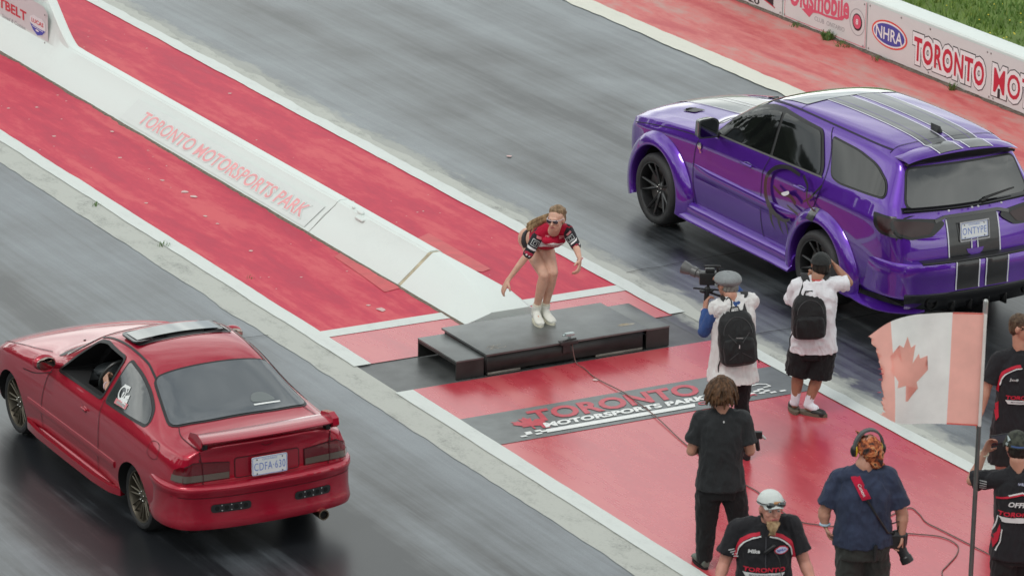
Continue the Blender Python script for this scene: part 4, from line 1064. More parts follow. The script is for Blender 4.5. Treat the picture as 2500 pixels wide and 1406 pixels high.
# washer nozzles, mirrors
for sx in (-.3, .3):
    h = body_bvh.ray_cast(V((sx, -.45, 3)), V((0, 0, -1)))[0]; bm = B(); ell(bm, h, (.014, .012, .008), n=8); obj('washer_nozzle', bm, M_BLK, rc)
bm = B(); tube(bm, [(0, 0, 0), (.0, 0, .03)], .012, 8); h = body_bvh.ray_cast(V((.1, -.12, 3)), V((0, 0, -1)))[0]
for sx in (-1, 1):
    mr = bpy.data.objects.new('side_mirror', None); COL.objects.link(mr); mr.parent = rc; mr.location = (sx * .84, -.93, .93)
    bm = B(); ell(bm, (sx * .035, .02, .02), (.105, .06, .072)); capsule(bm, (-sx * .12, .0, -.03), (0, .01, 0), .03, .035)
    obj('mirror_shell', remesh(bm, .009, 4), M_RED, mr)
    bm = B(); ell(bm, (sx * .035, -.032, .02), (.09, .012, .06)); obj('mirror_glass', bm, simple('mirror_glass', (.35, .28, .25), .05, metal=1), mr)
# wheels
M_BRZ = simple('rim_bronze', (.125, .11, .085), .38, metal=.75, vary=.2, vs=9)
for yy in (0, -2.62):
    wheel(rc, 'wheel', -.765, yy, .288, .2, .224, -1, 'mesh', M_BRZ); wheel(rc, 'wheel', .765, yy, .288, .2, .224, 1, 'mesh', M_BRZ)
# front lamps and bumper line (turned away from the camera)
obj('underbody', box(B(), (-.6, -3.2, .13), (.6, .5, .19)), M_WELL, rc, smooth=False)
for sx in (-1, 1):
    bm = B(); ell(bm, (sx * .57, .52, .56), (.13, .09, .06)); hl = obj('headlight', bm, simple('headlight_glass', (.5, .52, .53), .08, coat=1), rc)
    bm = B(); ell(bm, (sx * .57, .58, .56), (.05, .05, .035)); obj('bulb_reflector', bm, M_CHR, hl)
# interior
M_INT = simple('interior_dark', (.012, .015, .017), .6, vary=.4, vs=8); M_INT2 = simple('interior_grey', (.075, .085, .09), .55)
bm = B(); box(bm, (-.6, -1.12, .62), (.6, -1.0, .86), .03); capsule(bm, (-.35, -1.1, .86), (-.35, -1.16, .87), .07, .06, fl=2.2); dash = obj('dashboard', bm, M_INT2, rc)
bm = B(); 
for x in (-.55, -.12, .0): box(bm, (x, -1.13, .74), (x + .09, -1.121, .80))
obj('air_vent', bm, M_WELL, dash)
bm = B(); c = V((-.36, -1.34, .86)); ax, ay = V((1, 0, 0)), V((0, -.35, .94)).normalized()
tube(bm, [c + ax * .185 * math.cos(2 * PI * k / 32) + ay * .185 * math.sin(2 * PI * k / 32) for k in range(32)], .0145, 8, closed=True)
for a in (0, 3.14, 4.7): capsule(bm, c, c + ax * .18 * math.cos(a) + ay * .18 * math.sin(a), .016, .012)
capsule(bm, c, c + V((0, .2, -.08)), .035, .03); obj('steering_wheel', bm, simple('wheel_rubber', (.05, .055, .055), .35), rc)
for sx in (-1, 1):
    bm = B(); capsule(bm, (sx * .36, -1.55, .45), (sx * .36, -1.95, .45), .2, .2, fl=.5, hint=(1, 0, 0)); capsule(bm, (sx * .36, -2.0, .5), (sx * .36, -2.18, 1.0), .21, .17, fl=.45, hint=(1, 0, 0)); ell(bm, (sx * .36, -2.2, 1.12), (.11, .05, .07))
    obj('seat', remesh(bm, .02, 3), M_INT, rc)
bm = prism_x([(-.95, .45), (-2.2, .45), (-2.2, .84), (-.95, .82)], -.66, -.62); obj('door_card', bm, M_INT2, rc)
# ================================================================= purple sport utility
SV = (22.06, 34.9, 0)
sv = thing('parked_suv', 'purple sport utility vehicle with grey double stripes over bonnet, roof and tailgate', 'car', SV)
M_PUR = m_paint('purple_paintwork', (.075, .011, .27), .03, .36, .7, 1.0, (.13, .024, .42), 1.7)
S_ = [
 stn(-.80, (0, .34), (.55, .34), (.70, .38), (.76, .52), (.77, .70), (.76, .82), (.73, .90), (.62, .94), (.45, .96), (.22, .975), (0, .98)),
 stn(-.72, (0, .30), (.6, .30), (.78, .35), (.84, .52), (.85, .72), (.84, .88), (.80, .965), (.66, 1.01), (.48, 1.04), (.24, 1.06), (0, 1.065)),
 stn(-.42, (0, .28), (.65, .28), (.86, .33), (.90, .52), (.91, .76), (.90, .94), (.845, 1.035), (.70, 1.07), (.5, 1.105), (.25, 1.13), (0, 1.135)),
 stn(0, (0, .27), (.7, .27), (.87, .31), (.91, .52), (.92, .80), (.91, .99), (.86, 1.09), (.72, 1.12), (.5, 1.16), (.25, 1.18), (0, 1.185)),
 stn(.5, (0, .27), (.7, .27), (.87, .31), (.90, .52), (.91, .80), (.905, 1.02), (.865, 1.13), (.74, 1.17), (.52, 1.205), (.26, 1.225), (0, 1.23)),
 stn(.82, (0, .27), (.7, .27), (.87, .31), (.90, .52), (.905, .80), (.905, 1.03), (.865, 1.15), (.78, 1.20), (.6, 1.245), (.3, 1.265), (0, 1.27)),
 stn(1.45, (0, .27), (.7, .27), (.87, .31), (.90, .52), (.905, .80), (.90, 1.05), (.86, 1.185), (.70, 1.56), (.58, 1.65), (.3, 1.69), (0, 1.695)),
 stn(2.0, (0, .27), (.7, .27), (.87, .31), (.90, .52), (.905, .80), (.905, 1.06), (.86, 1.20), (.69, 1.635), (.575, 1.735), (.3, 1.77), (0, 1.775)),
 stn(2.8, (0, .27), (.7, .27), (.87, .31), (.905, .52), (.915, .80), (.92, 1.08), (.87, 1.225), (.68, 1.65), (.57, 1.75), (.3, 1.785), (0, 1.79)),
 stn(3.5, (0, .28), (.7, .28), (.87, .32), (.91, .52), (.925, .80), (.93, 1.09), (.87, 1.25), (.67, 1.64), (.56, 1.74), (.3, 1.77), (0, 1.775)),
 [(0, .30, 3.95), (.68, .30, 3.95), (.86, .35, 3.95), (.90, .52, 3.95), (.915, .80, 3.95), (.91, 1.08, 3.95), (.85, 1.25, 3.92), (.655, 1.62, 3.85), (.55, 1.70, 3.82), (.3, 1.73, 3.82), (0, 1.735, 3.82)],
 [(0, .38, 4.15), (.62, .38, 4.15), (.82, .42, 4.15), (.86, .56, 4.18), (.865, .82, 4.16), (.855, 1.05, 4.13), (.80, 1.24, 4.05), (.64, 1.57, 3.93), (.53, 1.645, 3.90), (.3, 1.67, 3.90), (0, 1.675, 3.90)],
 [(0, .40, 4.22), (.56, .40, 4.22), (.76, .44, 4.23), (.80, .58, 4.26), (.80, .78, 4.24), (.79, 1.00, 4.20), (.745, 1.20, 4.11), (.62, 1.53, 3.97), (.51, 1.60, 3.93), (.29, 1.62, 3.93), (0, 1.625, 3.93)],
]
so_ = car_shell(S_, rear_bulge=.05, front_bulge=.05, crease={5: .6, 6: .75, 2: .35, 7: .5, 8: .35})
dg = bpy.context.evaluated_depsgraph_get(); me = bpy.data.meshes.new_from_object(so_.evaluated_get(dg)); so_.modifiers.clear(); so_.data = me
suv_bvh = bvh_of(me)
for sgn in (-1, 1):
    for yy in (0, -3.04):
        cut(so_, cyl_x(sgn * .5, sgn * 1.05, yy, .39, .455))
sv_body = bake(so_, 'body', [M_PUR, M_WELL], sv, 38)
def sdecal(name, bm, mat, off, parent=None, d='left', step=.06, bvh=None):
    fn, dv = {'left': (lambda u, v: (-2, u, v), (1, 0, 0)), 'right': (lambda u, v: (2, u, v), (-1, 0, 0)), 'rear': (lambda u, v: (u, -7, v), (0, 1, 0)), 'top': (lambda u, v: (u, v, 3), (0, 0, -1))}[d]
    return obj(name, fix_up(project(bm, bvh or suv_bvh, fn, dv, off, step), dv), mat, parent or sv, angle=None)
M_TINT2 = simple('privacy_glass', (.006, .007, .007), .03, spec=.5, ior=1.6)
W1 = roundpoly([(-.97, 1.205), (-1.98, 1.235), (-1.93, 1.625), (-1.72, 1.62), (-1.5, 1.565), (-1.2, 1.40)], [.03, .02, .02, .1, .2, .15])
W2 = roundpoly([(-2.03, 1.237), (-2.88, 1.262), (-2.85, 1.33), (-2.64, 1.61), (-1.98, 1.635)], [.02, .06, .08, .05, .02])
W3 = roundpoly([(-3.06, 1.30), (-3.22, 1.275), (-3.92, 1.30), (-3.86, 1.42), (-3.64, 1.53), (-3.3, 1.585), (-2.86, 1.605)], [.06, .06, .05, .1, .1, .1, .02])
for dn in ('left', 'right'):
    al = [(-.93, 1.185), (-2.0, 1.215), (-2.92, 1.24), (-2.90, 1.34), (-2.66, 1.64), (-1.9, 1.665), (-1.70, 1.65), (-1.46, 1.59), (-1.15, 1.41)]
    sdecal('window_trim', poly2(roundpoly(al, [.03, .01, .05, .1, .06, .01, .1, .2, .2])), M_BLK, .005, d=dn, step=.03)
    w1 = sdecal('window', poly2(W1), M_TINT2, .009, d=dn, step=.03); sdecal('window', poly2(W2), M_TINT2, .009, d=dn, step=.03)
    sdecal('window_trim', poly2(grow(W3, .018)), M_BLK, .004, d=dn, step=.03); sdecal('window', poly2(W3), M_TINT2, .008, d=dn, step=.03)
    sdecal('belt_strip', stroke2([(-.92, 1.192), (-2.0, 1.222), (-2.93, 1.25)], .014), simple('belt_grey', (.12, .12, .12), .3), .007, d=dn)
# windshield and panoramic front roof glass
WS = roundpoly([(-.60, -1.55), (.60, -1.55), (.76, -.86), (.4, -.80), (-.4, -.80), (-.76, -.86)], .06)
sdecal('windshield', poly2(WS), M_TINT2, .004, d='top')
sdecal('cowl_panel', stroke2([(-.78, -.80), (-.4, -.72), (0, -.70), (.4, -.72), (.78, -.80)], .09), M_BLK, .003, d='top')
RGL = simple('roof_glass', (.10, .12, .12), .06, coat=1, spec=1, ior=1.8)
sdecal('roof_glass', poly2(roundpoly([(-.53, -1.64), (.53, -1.64), (.53, -2.12), (-.53, -2.12)], .05)), RGL, .004, d='top')
# stripes
M_STR = simple('stripe_grey', (.035, .038, .04), .28, coat=.6); M_SWH = simple('stripe_silver', (.6, .6, .66), .3, coat=.5)
def stripes(d, runs, off=.003):
    """runs: list of (v0, v1); centre pair of grey bands with silver edges"""
    for v0, v1, k in runs:
        for sx in (-1, 1):
            sdecal('racing_stripe', poly2([(sx * .055, v0), (sx * .285 * k, v0), (sx * .285 * k, v1), (sx * .055, v1)]), M_STR, off, d=d)
        sdecal('stripe_line', merge2(*[stroke2([(x, v0), (x * (1), v1)], .014) for x in (-.30 * k, -.04, .04, .30 * k)]), M_SWH, off + .0005, d=d)
        sdecal('pin_line', merge2(*[stroke2([(x, v0), (x, v1)], .006) for x in (-.22, .22)]), M_PUR, off + .001, d=d)
stripes('top', [(-.90, -.66, 1), (-2.13, -3.80, 1)])
sdecal('racing_stripe', poly2([(-.285, -.67), (-.285, .84), (.285, .84), (.285, -.67)]), M_STR, .0035, d='top')
sdecal('stripe_line', merge2(*[stroke2([(x, -.67), (x, .84)], .014) for x in (-.30, -.04, .04, .30)]), M_SWH, .005, d='top')
# bonnet vents
for sx in (-1, 1):
    hv = sdecal('bonnet_vent', poly2(roundpoly([(sx * .44, -.1), (sx * .56, -.08), (sx * .58, .12), (sx * .47, .16)], .02)), M_BLK, .006, d='top')
    bm = B(); h = suv_bvh.ray_cast(V((sx * .5, .02, 3)), V((0, 0, -1)))[0]; capsule(bm, h + V((-.05, .08, .0)), h + V((.05, .06, .0)), .008, .008); obj('vent_lip', bm, M_BLK, hv)
# panel gaps and character lines
M_GAP2 = simple('panel_gap_purple', (.01, .003, .03), .6)
def sgap(pts, d='left', w_=.009): sdecal('panel_gap', stroke2([(p.x, p.y) for p in spline([(a, b, 0) for a, b in pts], 6)], w_), M_GAP2, .003, d=d)
for dn in ('left', 'right'):
    sgap([(-.74, 1.14), (-.66, .9), (-.64, .6), (-.70, .34)], dn); sgap([(-2.0, 1.22), (-1.93, 1.0), (-1.92, .6), (-1.98, .33)], dn); sgap([(-1.98, 1.65), (-1.99, 1.45), (-2.0, 1.24)], dn)
    sgap([(-2.76, 1.68), (-2.92, 1.45), (-2.97, 1.2), (-2.88, .95), (-2.64, .78)], dn); sgap([(-.62, 1.10), (-.2, 1.06), (.3, .99), (.6, .93)], dn)
    sgap([(-3.98, 1.22), (-4.0, 1.6)], dn) if False else None
    sgap([(-1.3, 1.60), (-1.9, 1.69), (-2.8, 1.70), (-3.7, 1.685)], dn, .012)
sgap([(-.62, -3.70), (0, -3.72), (.62, -3.70)], 'top'); sgap([(-.60, -2.125), (.60, -2.125)], 'top')
sgap([(-.80, 1.13), (-.83, .95)], 'rear')
# door handles
for sx in (-1, 1):
    for yy, zz in ((-1.66, 1.055), (-2.66, 1.075)):
        h = suv_bvh.ray_cast(V((sx * 2, yy, zz)), V((-sx, 0, 0)))[0]; bm = B(); ell(bm, h, (.008, .085, .026)); hd = obj('door_handle', bm, simple('handle_purple', (.04, .01, .16), .25, coat=1), sv)
        bm = B(); capsule(bm, h + V((sx * .03, -.09, .005)), h + V((sx * .03, .09, .005)), .014, .014); obj('grip', bm, M_PUR, hd)
# door sculpting: raised lower ridge
for sx in (-1, 1):
    bm = B(); L = []
    for i in range(41):
        t = i / 40; y = -.62 - t * 1.95; z = .80 - .30 * t * 0 + .0 - .02 * t; k = min(1, t * 6, (1 - t) * 6)
        h = suv_bvh.ray_cast(V((sx * 2, y, z)), V((-sx, 0, 0)))[0]; h2 = suv_bvh.ray_cast(V((sx * 2, y, z - .13)), V((-sx, 0, 0)))[0]
        L.append([h + V((-sx * .02, 0, .03)), h + V((sx * .004 * k, 0, .012)), h + V((sx * .022 * k, 0, -.005)), h2 + V((sx * .012 * k, 0, .05)), h2 + V((sx * .0, 0, 0)), h2 + V((-sx * .02, 0, -.01))])
    rings(bm, L); bmesh.ops.recalc_face_normals(bm, faces=bm.faces); obj('door_ridge', bm, M_PUR, sv, angle=60)
    # side skirt with a thin blade
    sk = [(.90, -.46), (.93, -.7), (.935, -1.5), (.935, -2.3), (.95, -2.62)]
    pr_ = [(.05, .40), (.0, .38), (-.02, .34), (-.02, .29), (-.07, .255), (-.075, .235), (.1, .25), (.1, .40)]
    obj('side_skirt', sweep([(sx * a, b_) for a, b_ in sk], [((o_ if sx < 0 else -o_), z) for o_, z in pr_]), M_PUR, sv, angle=50)
# fender flares: arch bands standing off the body
def flare(sx, yc, front):
    bm = B(); L = []; zc = .385; n = 44; a0, a1 = (-18, 200) if front else (-14, 196)
    for i in range(n + 1):
        a = math.radians(a0 + (a1 - a0) * i / n)     # 0 = rearwards, 180 = forwards
        c, s_ = -math.cos(a), math.sin(a)
        def P(r, x, lean=0): return V((sx * x, yc + r * c * (1.0), zc + r * s_))
        wd = .125 + .03 * abs(math.cos(a)) ** 2
        Lr = [P(.45, .86), P(.45, .985), P(.462, .996), P(.48, .992), P(.45 + wd * .6, .975), P(.45 + wd, .93), P(.45 + wd + .02, .89)]
        q = Lr[-1]; L.append(Lr)
    rings(bm, L, close=False, cap=False); bmesh.ops.recalc_face_normals(bm, faces=bm.faces)
    o = obj('fender_flare', bm, M_PUR, sv, angle=60)
    return o
fl = {}
for sx in (-1, 1):
    for yc, fr in ((0, True), (-3.04, False)): fl[(sx, yc)] = flare(sx, yc, fr)
# abstract brush-stroke graphic on the rear door (plain strokes) with a white almond
M_INK = simple('graphic_black', (.012, .010, .014), .3, coat=.5)
def br(pts, w_): P = spline([(a, b_, 0) for a, b_ in pts], 6); n = len(P); return stroke2([(p.x, p.y) for p in P], [1.5 * max(.004, (w_[0] + (w_[1] - w_[0]) * i / (n - 1))) for i in range(n)])
sdecal('side_graphic', merge2(br([(-2.62, 1.19), (-2.38, 1.205), (-2.18, 1.15), (-2.07, 1.03), (-2.06, .88), (-2.13, .76)], (.02, .045)), br([(-2.20, .985), (-2.34, .945), (-2.5, .965), (-2.62, .915)], (.02, .035)),
    br([(-2.10, .80), (-2.22, .72), (-2.40, .69), (-2.52, .73)], (.05, .012)), br([(-2.16, .74), (-2.18, .63), (-2.24, .56)], (.045, .006)), br([(-2.30, .72), (-2.33, .62), (-2.40, .55)], (.04, .006)), br([(-2.42, .71), (-2.46, .64), (-2.50, .52)], (.03, .006)),
    br([(-2.68, 1.20), (-2.80, 1.12), (-2.83, .99), (-2.96, .93), (-3.1, .88)], (.02, .012)), br([(-2.75, .97), (-2.90, 1.06), (-3.02, 1.19)], (.012, .02)), br([(-2.52, .62), (-2.55, .5), (-2.6, .42)], (.02, .004)), br([(-2.46, .86), (-2.66, .82)], (.012, .02))), M_INK, .026)
sdecal('graphic_white', poly2(smoothpoly([(-2.36, .955), (-2.42, .985), (-2.49, 1.01), (-2.50, .985), (-2.44, .95), (-2.39, .94)])), simple('graphic_white', (.75, .75, .78), .4), .03)
bvf = bvh_of(fl[(-1, -3.04)])
sdecal('flare_band', stroke2([(-2.95, 1.05), (-2.94, .90), (-2.9, .72)], .13), M_STR, .004, fl[(-1, -3.04)], bvh=bvf)
sdecal('fender_badge', merge2(ellipse2(-.76, 1.02, .035, .035), poly2([(-.76, 1.0), (-.80, .96), (-.775, .95)])), M_CHR, .008)
# rear glass and its spoiler
GL = roundpoly([(-.60, 1.555), (.60, 1.555), (.69, 1.23), (.4, 1.195), (-.4, 1.195), (-.69, 1.23)], [.05, .05, .08, .2, .2, .08])
sdecal('window_trim', poly2(grow(GL, .02)), M_BLK, .003, d='rear'); rgl = sdecal('rear_window', poly2(GL), simple('rear_glass_dark', (.010, .011, .011), .05, coat=.5, spec=.7, ior=1.7), .006, d='rear')
bm = B(); L = []
for i in range(31):
    t = -1 + 2 * i / 30; x = .625 * t; e = abs(t) ** 6; zt = 1.737 - .055 * t * t - .015 * e; yb = -4.07 + .05 * t * t - .0 * e
    k = 1 - .85 * abs(t) ** 5; zt -= .012 * abs(t) ** 8; L.append([(x, -3.78, zt - .012), (x, -3.9, zt - .0), (x, yb, zt - .022), (x, yb - .008, zt - .022 - .012 * k), (x, yb + .005, zt - .022 - .024 * k), (x, -3.95, zt - .01 - .06 * k), (x, -3.8, zt - .014 - .056 * k)])
rings(bm, L); bmesh.ops.recalc_face_normals(bm, faces=bm.faces); sp = obj('roof_spoiler', bm, M_PUR, sv, angle=50)
bvs = bvh_of(sp)
bm = B(); L = []
for i in range(31):
    t = -1 + 2 * i / 30; x = .61 * t; zt = 1.737 - .055 * t * t - .015 * abs(t) ** 6; yb = -4.05 + .05 * t * t
    L.append([(x, yb, zt - .045), (x, yb + .01, zt - .075), (x, yb + .06, zt - .13 + .07 * abs(t) ** 3), (x, -3.94, zt - .16 + .08 * abs(t) ** 3), (x, -3.92, zt - .06)])
rings(bm, L); bmesh.ops.recalc_face_normals(bm, faces=bm.faces); obj('spoiler_underside', bm, M_BLK, sp)
for sx in (-1, 1): sdecal('racing_stripe', poly2([(sx * .055, -3.8), (sx * .285, -3.8), (sx * .285, -4.06), (sx * .055, -4.06)]), M_STR, .004, sp, 'top', bvh=bvs)
sdecal('stripe_line', merge2(*[stroke2([(x, -3.8), (x, -4.06)], .014) for x in (-.30, -.04, .04, .30)]), M_SWH, .005, sp, 'top', bvh=bvs)
sw = smoothpoly([(-.62, -3.90), (-.69, -3.80), (-.70, -3.66)])
bm = B(); h = suv_bvh.ray_cast(V((.0, -3.55, 3)), V((0, 0, -1)))[0]
rings(bm, [[h + V((a * w_, -b_, z)) for a, b_ in ((0, -.09), (1, -.02), (1, .06), (0, .075), (-1, .06), (-1, -.02))] for w_, z in ((.035, -.005), (.028, .02), (.012, .045), (.004, .06))])
obj('roof_antenna', bm, M_BLK, sv)
bm = B(); capsule(bm, (.18, -4.16, 1.24), (.52, -4.125, 1.285), .012, .008); capsule(bm, (.14, -4.165, 1.215), (.2, -4.16, 1.24), .02, .012); obj('rear_wiper', bm, M_BLK, sv)
# lower glass lip, lamps joined by a dark bar, plate, stripes on the tailgate
bm = B(); L = []
for i in range(31):
    t = -1 + 2 * i / 30; x = .74 * t; z = 1.185 + .02 * t * t; h = suv_bvh.ray_cast(V((x, -7, z)), V((0, 1, 0)))[0]
    y = h.y if h else -4.1
    L.append([(x, y + .03, z + .035), (x, y - .015, z + .025), (x, y - .04, z + .01), (x, y - .035, z - .01), (x, y + .03, z - .03)])
rings(bm, L); bmesh.ops.recalc_face_normals(bm, faces=bm.faces); lip = obj('glass_lip', bm, M_BLKG, sv)
bm = B()
for x in (-.3, .3, .035, -.035): box(bm, (x - .007, -4.255, 1.186), (x + .007, -4.235, 1.203), .002)
obj('lip_marker', bm, M_SWH, lip)
M_LMP = simple('lamp_black_red', (.022, .003, .004), .28)
for sx in (-1, 1):
    M_LBK = simple('lamp_black', (.006, .006, .007), .3)
    P_ = roundpoly([(sx * .865, 1.15), (sx * .60, 1.13), (sx * .36, 1.10), (sx * .31, 1.06), (sx * .36, 1.02), (sx * .47, .955), (sx * .70, .95), (sx * .84, 1.0)], .03)
    lp = sdecal('tail_lamp', poly2(P_), M_LBK, .012, d='rear'); sdecal('lamp_lens', poly2(roundpoly([(sx * .83, 1.125), (sx * .60, 1.105), (sx * .42, 1.07), (sx * .50, .98), (sx * .70, .975), (sx * .82, 1.02)], .03)), M_LMP, .015, lp, d='rear')
    dn = 'left' if sx < 0 else 'right'
    lp = sdecal('tail_lamp', poly2(roundpoly([(-3.86, 1.165), (-4.3, 1.15), (-4.3, .96), (-4.0, .99), (-3.92, 1.04)], .03)), M_LBK, .010, d=dn)
    sdecal('lamp_lens', poly2(roundpoly([(-3.92, 1.14), (-4.3, 1.13), (-4.3, .985), (-4.0, 1.02)], .03)), M_LMP, .013, lp, d=dn)
sdecal('lamp_bar', stroke2([(-.42, 1.085), (-.3, 1.115), (.3, 1.115), (.42, 1.085)], .03), M_BLKG, .016, d='rear')
for sx in (-1, 1): sdecal('racing_stripe', poly2([(sx * .05, .70), (sx * .285, .70), (sx * .285, 1.10), (sx * .05, 1.10)]), M_BLK if False else simple('tailgate_black', (.012, .012, .014), .3, coat=.5), .004, d='rear')
sdecal('racing_stripe', poly2([(-.05, .97), (.05, .97), (.05, 1.10), (-.05, 1.10)]), simple('tailgate_black', (.012, .012, .014), .3, coat=.5), .004, d='rear')
sdecal('stripe_line', merge2(stroke2([(-.292, .70), (-.292, 1.09)], .014), stroke2([(.292, .70), (.292, 1.09)], .014), stroke2([(-.035, .70), (-.035, .90)], .014), stroke2([(.035, .70), (.035, .90)], .014)), M_SWH, .006, d='rear')
sdecal('tailgate_emblem', poly2([(-.10, .80), (.10, .80), (.08, .76), (.05, .745), (.045, .715), (-.045, .715), (-.05, .745), (-.08, .76)]), simple('emblem_purple', (.09, .02, .3), .3, coat=1), .008, d='rear')
PLY = suv_bvh.ray_cast(V((0, -7, .97)), V((0, 1, 0)))[0].y - .016
plate(sv, PLY, .97, 'ONTYPE', .31, .155, -.16, -.0, col=(.12, .3, .6))
pf = B(); 
bm = merge2(stroke2([(-.165, .88), (.165, .88), (.165, 1.055), (-.165, 1.055), (-.165, .88)], .012)); lay(bm, lambda u, v: (u, PLY - .012 - (v - .97) * -.16, v)); obj('plate_frame', fix_up(bm, (0, 1, 0)), simple('plate_frame_grey', (.4, .4, .42), .3), sv)
# bumper with a black step, black diffuser, exhausts, corner blades
pth = [(-.86, -3.62), (-.89, -3.85), (-.885, -4.02), (-.83, -4.2), (-.70, -4.32), (-.4, -4.38), (0, -4.395), (.4, -4.38), (.70, -4.32), (.83, -4.2), (.885, -4.02), (.89, -3.85), (.86, -3.62)]
pth = [(p.x, p.y) for p in spline([(a, b_, 0) for a, b_ in pth], 4)]
prof = [(.16, .735), (.02, .745), (-.005, .74), (-.018, .72), (-.018, .60), (-.012, .50), (-.02, .44), (-.02, .40), (.03, .37), (.16, .37)]
bp = obj('rear_bumper', sweep(pth, prof), M_PUR, sv, angle=45); bvb = bvh_of(bp)
bm = sweep([q for q in pth if abs(q[0]) < .66 and q[1] < -4], [(.10, .744), (.01, .751), (-.012, .751), (-.022, .74), (-.02, .73), (.10, .73)]); obj('step_pad', bm, M_BLK, bp, angle=50)
for sx in (-1, 1): sdecal('racing_stripe', poly2([(sx * .045, .46), (sx * .285, .46), (sx * .285, .735), (sx * .045, .735)]), simple('tailgate_black', (.012, .012, .014), .3, coat=.5), .004, bp, 'rear', bvh=bvb)
sdecal('stripe_line', merge2(*[stroke2([(x, .46), (x, .735)], .014) for x in (-.295, -.04, .04, .295)]), M_SWH, .006, bp, 'rear', bvh=bvb)
pt2 = [q for q in pth if abs(q[0]) < .80 and q[1] < -4.15]
bm = sweep(pt2, [(.2, .45), (-.0, .46), (-.034, .44), (-.036, .40), (-.02, .36), (.02, .30), (.06, .25), (.25, .25)]); df = obj('diffuser', bm, M_BLKG, sv, angle=40)
bm = B()
for x in (-.3, -.1, .1, .3): box(bm, (x - .008, -4.40, .24), (x + .008, -4.2, .42))
obj('diffuser_fin', bm, M_BLK, df)
for sx in (-1, 1):
    bm = lathe_x([(-.0, .052), (0, .062), (.16, .062), (.16, .05), (0, .052)], 28); e = obj('exhaust_tip', bm, simple('exhaust_black', (.03, .03, .03), .25, metal=.8), sv, loc=(sx * .55, -4.40, .36)); e.rotation_euler = (0, 0, PI / 2)
    bm = lathe_x([(.03, .001), (.03, .052)], 20); obj('exhaust_bore', bm, M_WELL, e)
    # corner blade under the bumper side
    bm = B(); L = []
    for i in range(21):
        t = i / 20; x = .93 - .25 * t ** 2.2; y = -3.55 - .95 * t + .12 * t ** 3; w_ = .06 + .05 * math.sin(PI * t)
        L.append([(sx * (x - .06), y, .30), (sx * (x + w_ * .6), y, .285 - .03 * math.sin(PI * t)), (sx * (x + w_ * .6), y, .275 - .03 * math.sin(PI * t)), (sx * (x - .06), y, .28)])
    rings(bm, L); bmesh.ops.recalc_face_normals(bm, faces=bm.faces); obj('bumper_blade', bm, M_PUR, sv)
    # front splitter corner
    bm = B(); L = []
    for i in range(15):
        t = i / 14; x = .88 - .5 * t ** 2; y = .3 + .60 * t ** .6
        L.append([(sx * (x - .1), y - .08, .25), (sx * (x + .05), y + .03, .24), (sx * (x + .05), y + .03, .23), (sx * (x - .1), y - .08, .235)])
    rings(bm, L); bmesh.ops.recalc_face_normals(bm, faces=bm.faces); obj('splitter_blade', bm, M_PUR, sv)
    bm = B(); ell(bm, (sx * .66, .69, .86), (.15, .1, .07)); hl = obj('headlight', bm, simple('headlight_dark', (.05, .05, .06), .08, coat=1), sv)
    bm = B(); ell(bm, (sx * .66, .76, .86), (.06, .05, .035)); obj('bulb_reflector', bm, M_CHR, hl)
    mr = bpy.data.objects.new('side_mirror', None); COL.objects.link(mr); mr.parent = sv; mr.location = (sx * 1.0, -1.02, 1.28); mr.scale = (1.15, 1.15, 1.2)
    bm = B(); rings(bm, [[(x, y, z) for x, z in roundpoly([(-.10, -.075), (.10, -.085), (.115, .06), (.06, .095), (-.09, .085)], .03)] for y in (-.03,)] + [[(x * .92, y, z * .92) for x, z in roundpoly([(-.10, -.075), (.10, -.085), (.115, .06), (.06, .095), (-.09, .085)], .03)] for y in (.04,)] + [[(x * .6, .085, z * .6) for x, z in roundpoly([(-.10, -.075), (.10, -.085), (.115, .06), (.06, .095), (-.09, .085)], .03)]])
    obj('mirror_shell', bm, simple('mirror_dark', (.05, .055, .055), .25, coat=.5), mr, angle=50)
    bm = B(); capsule(bm, (-sx * .20, .0, -.09), (-sx * .05, .02, -.05), .025, .03); obj('mirror_arm', bm, M_BLK, mr)
    bm = poly2(roundpoly([(-.08, -.06), (.085, -.068), (.095, .05), (.05, .08), (-.075, .07)], .02)); lay(bm, lambda u, v: (u, -.033, v)); obj('mirror_glass', fix_up(bm, (0, 1, 0)), simple('mirror_glass_dark', (.10, .11, .12), .05, metal=1), mr)
obj('underbody', box(B(), (-.62, -4.1, .24), (.62, .7, .36)), M_WELL, sv, smooth=False)
M_RBK = simple('rim_black', (.013, .013, .014), .32, coat=.4)
for yy in (0, -3.04):
    wheel(sv, 'wheel', -.985, yy, .375, .33, .292, -1, 'spoke', M_RBK, .0); wheel(sv, 'wheel', .985, yy, .375, .33, .292, 1, 'spoke', M_RBK, .0)
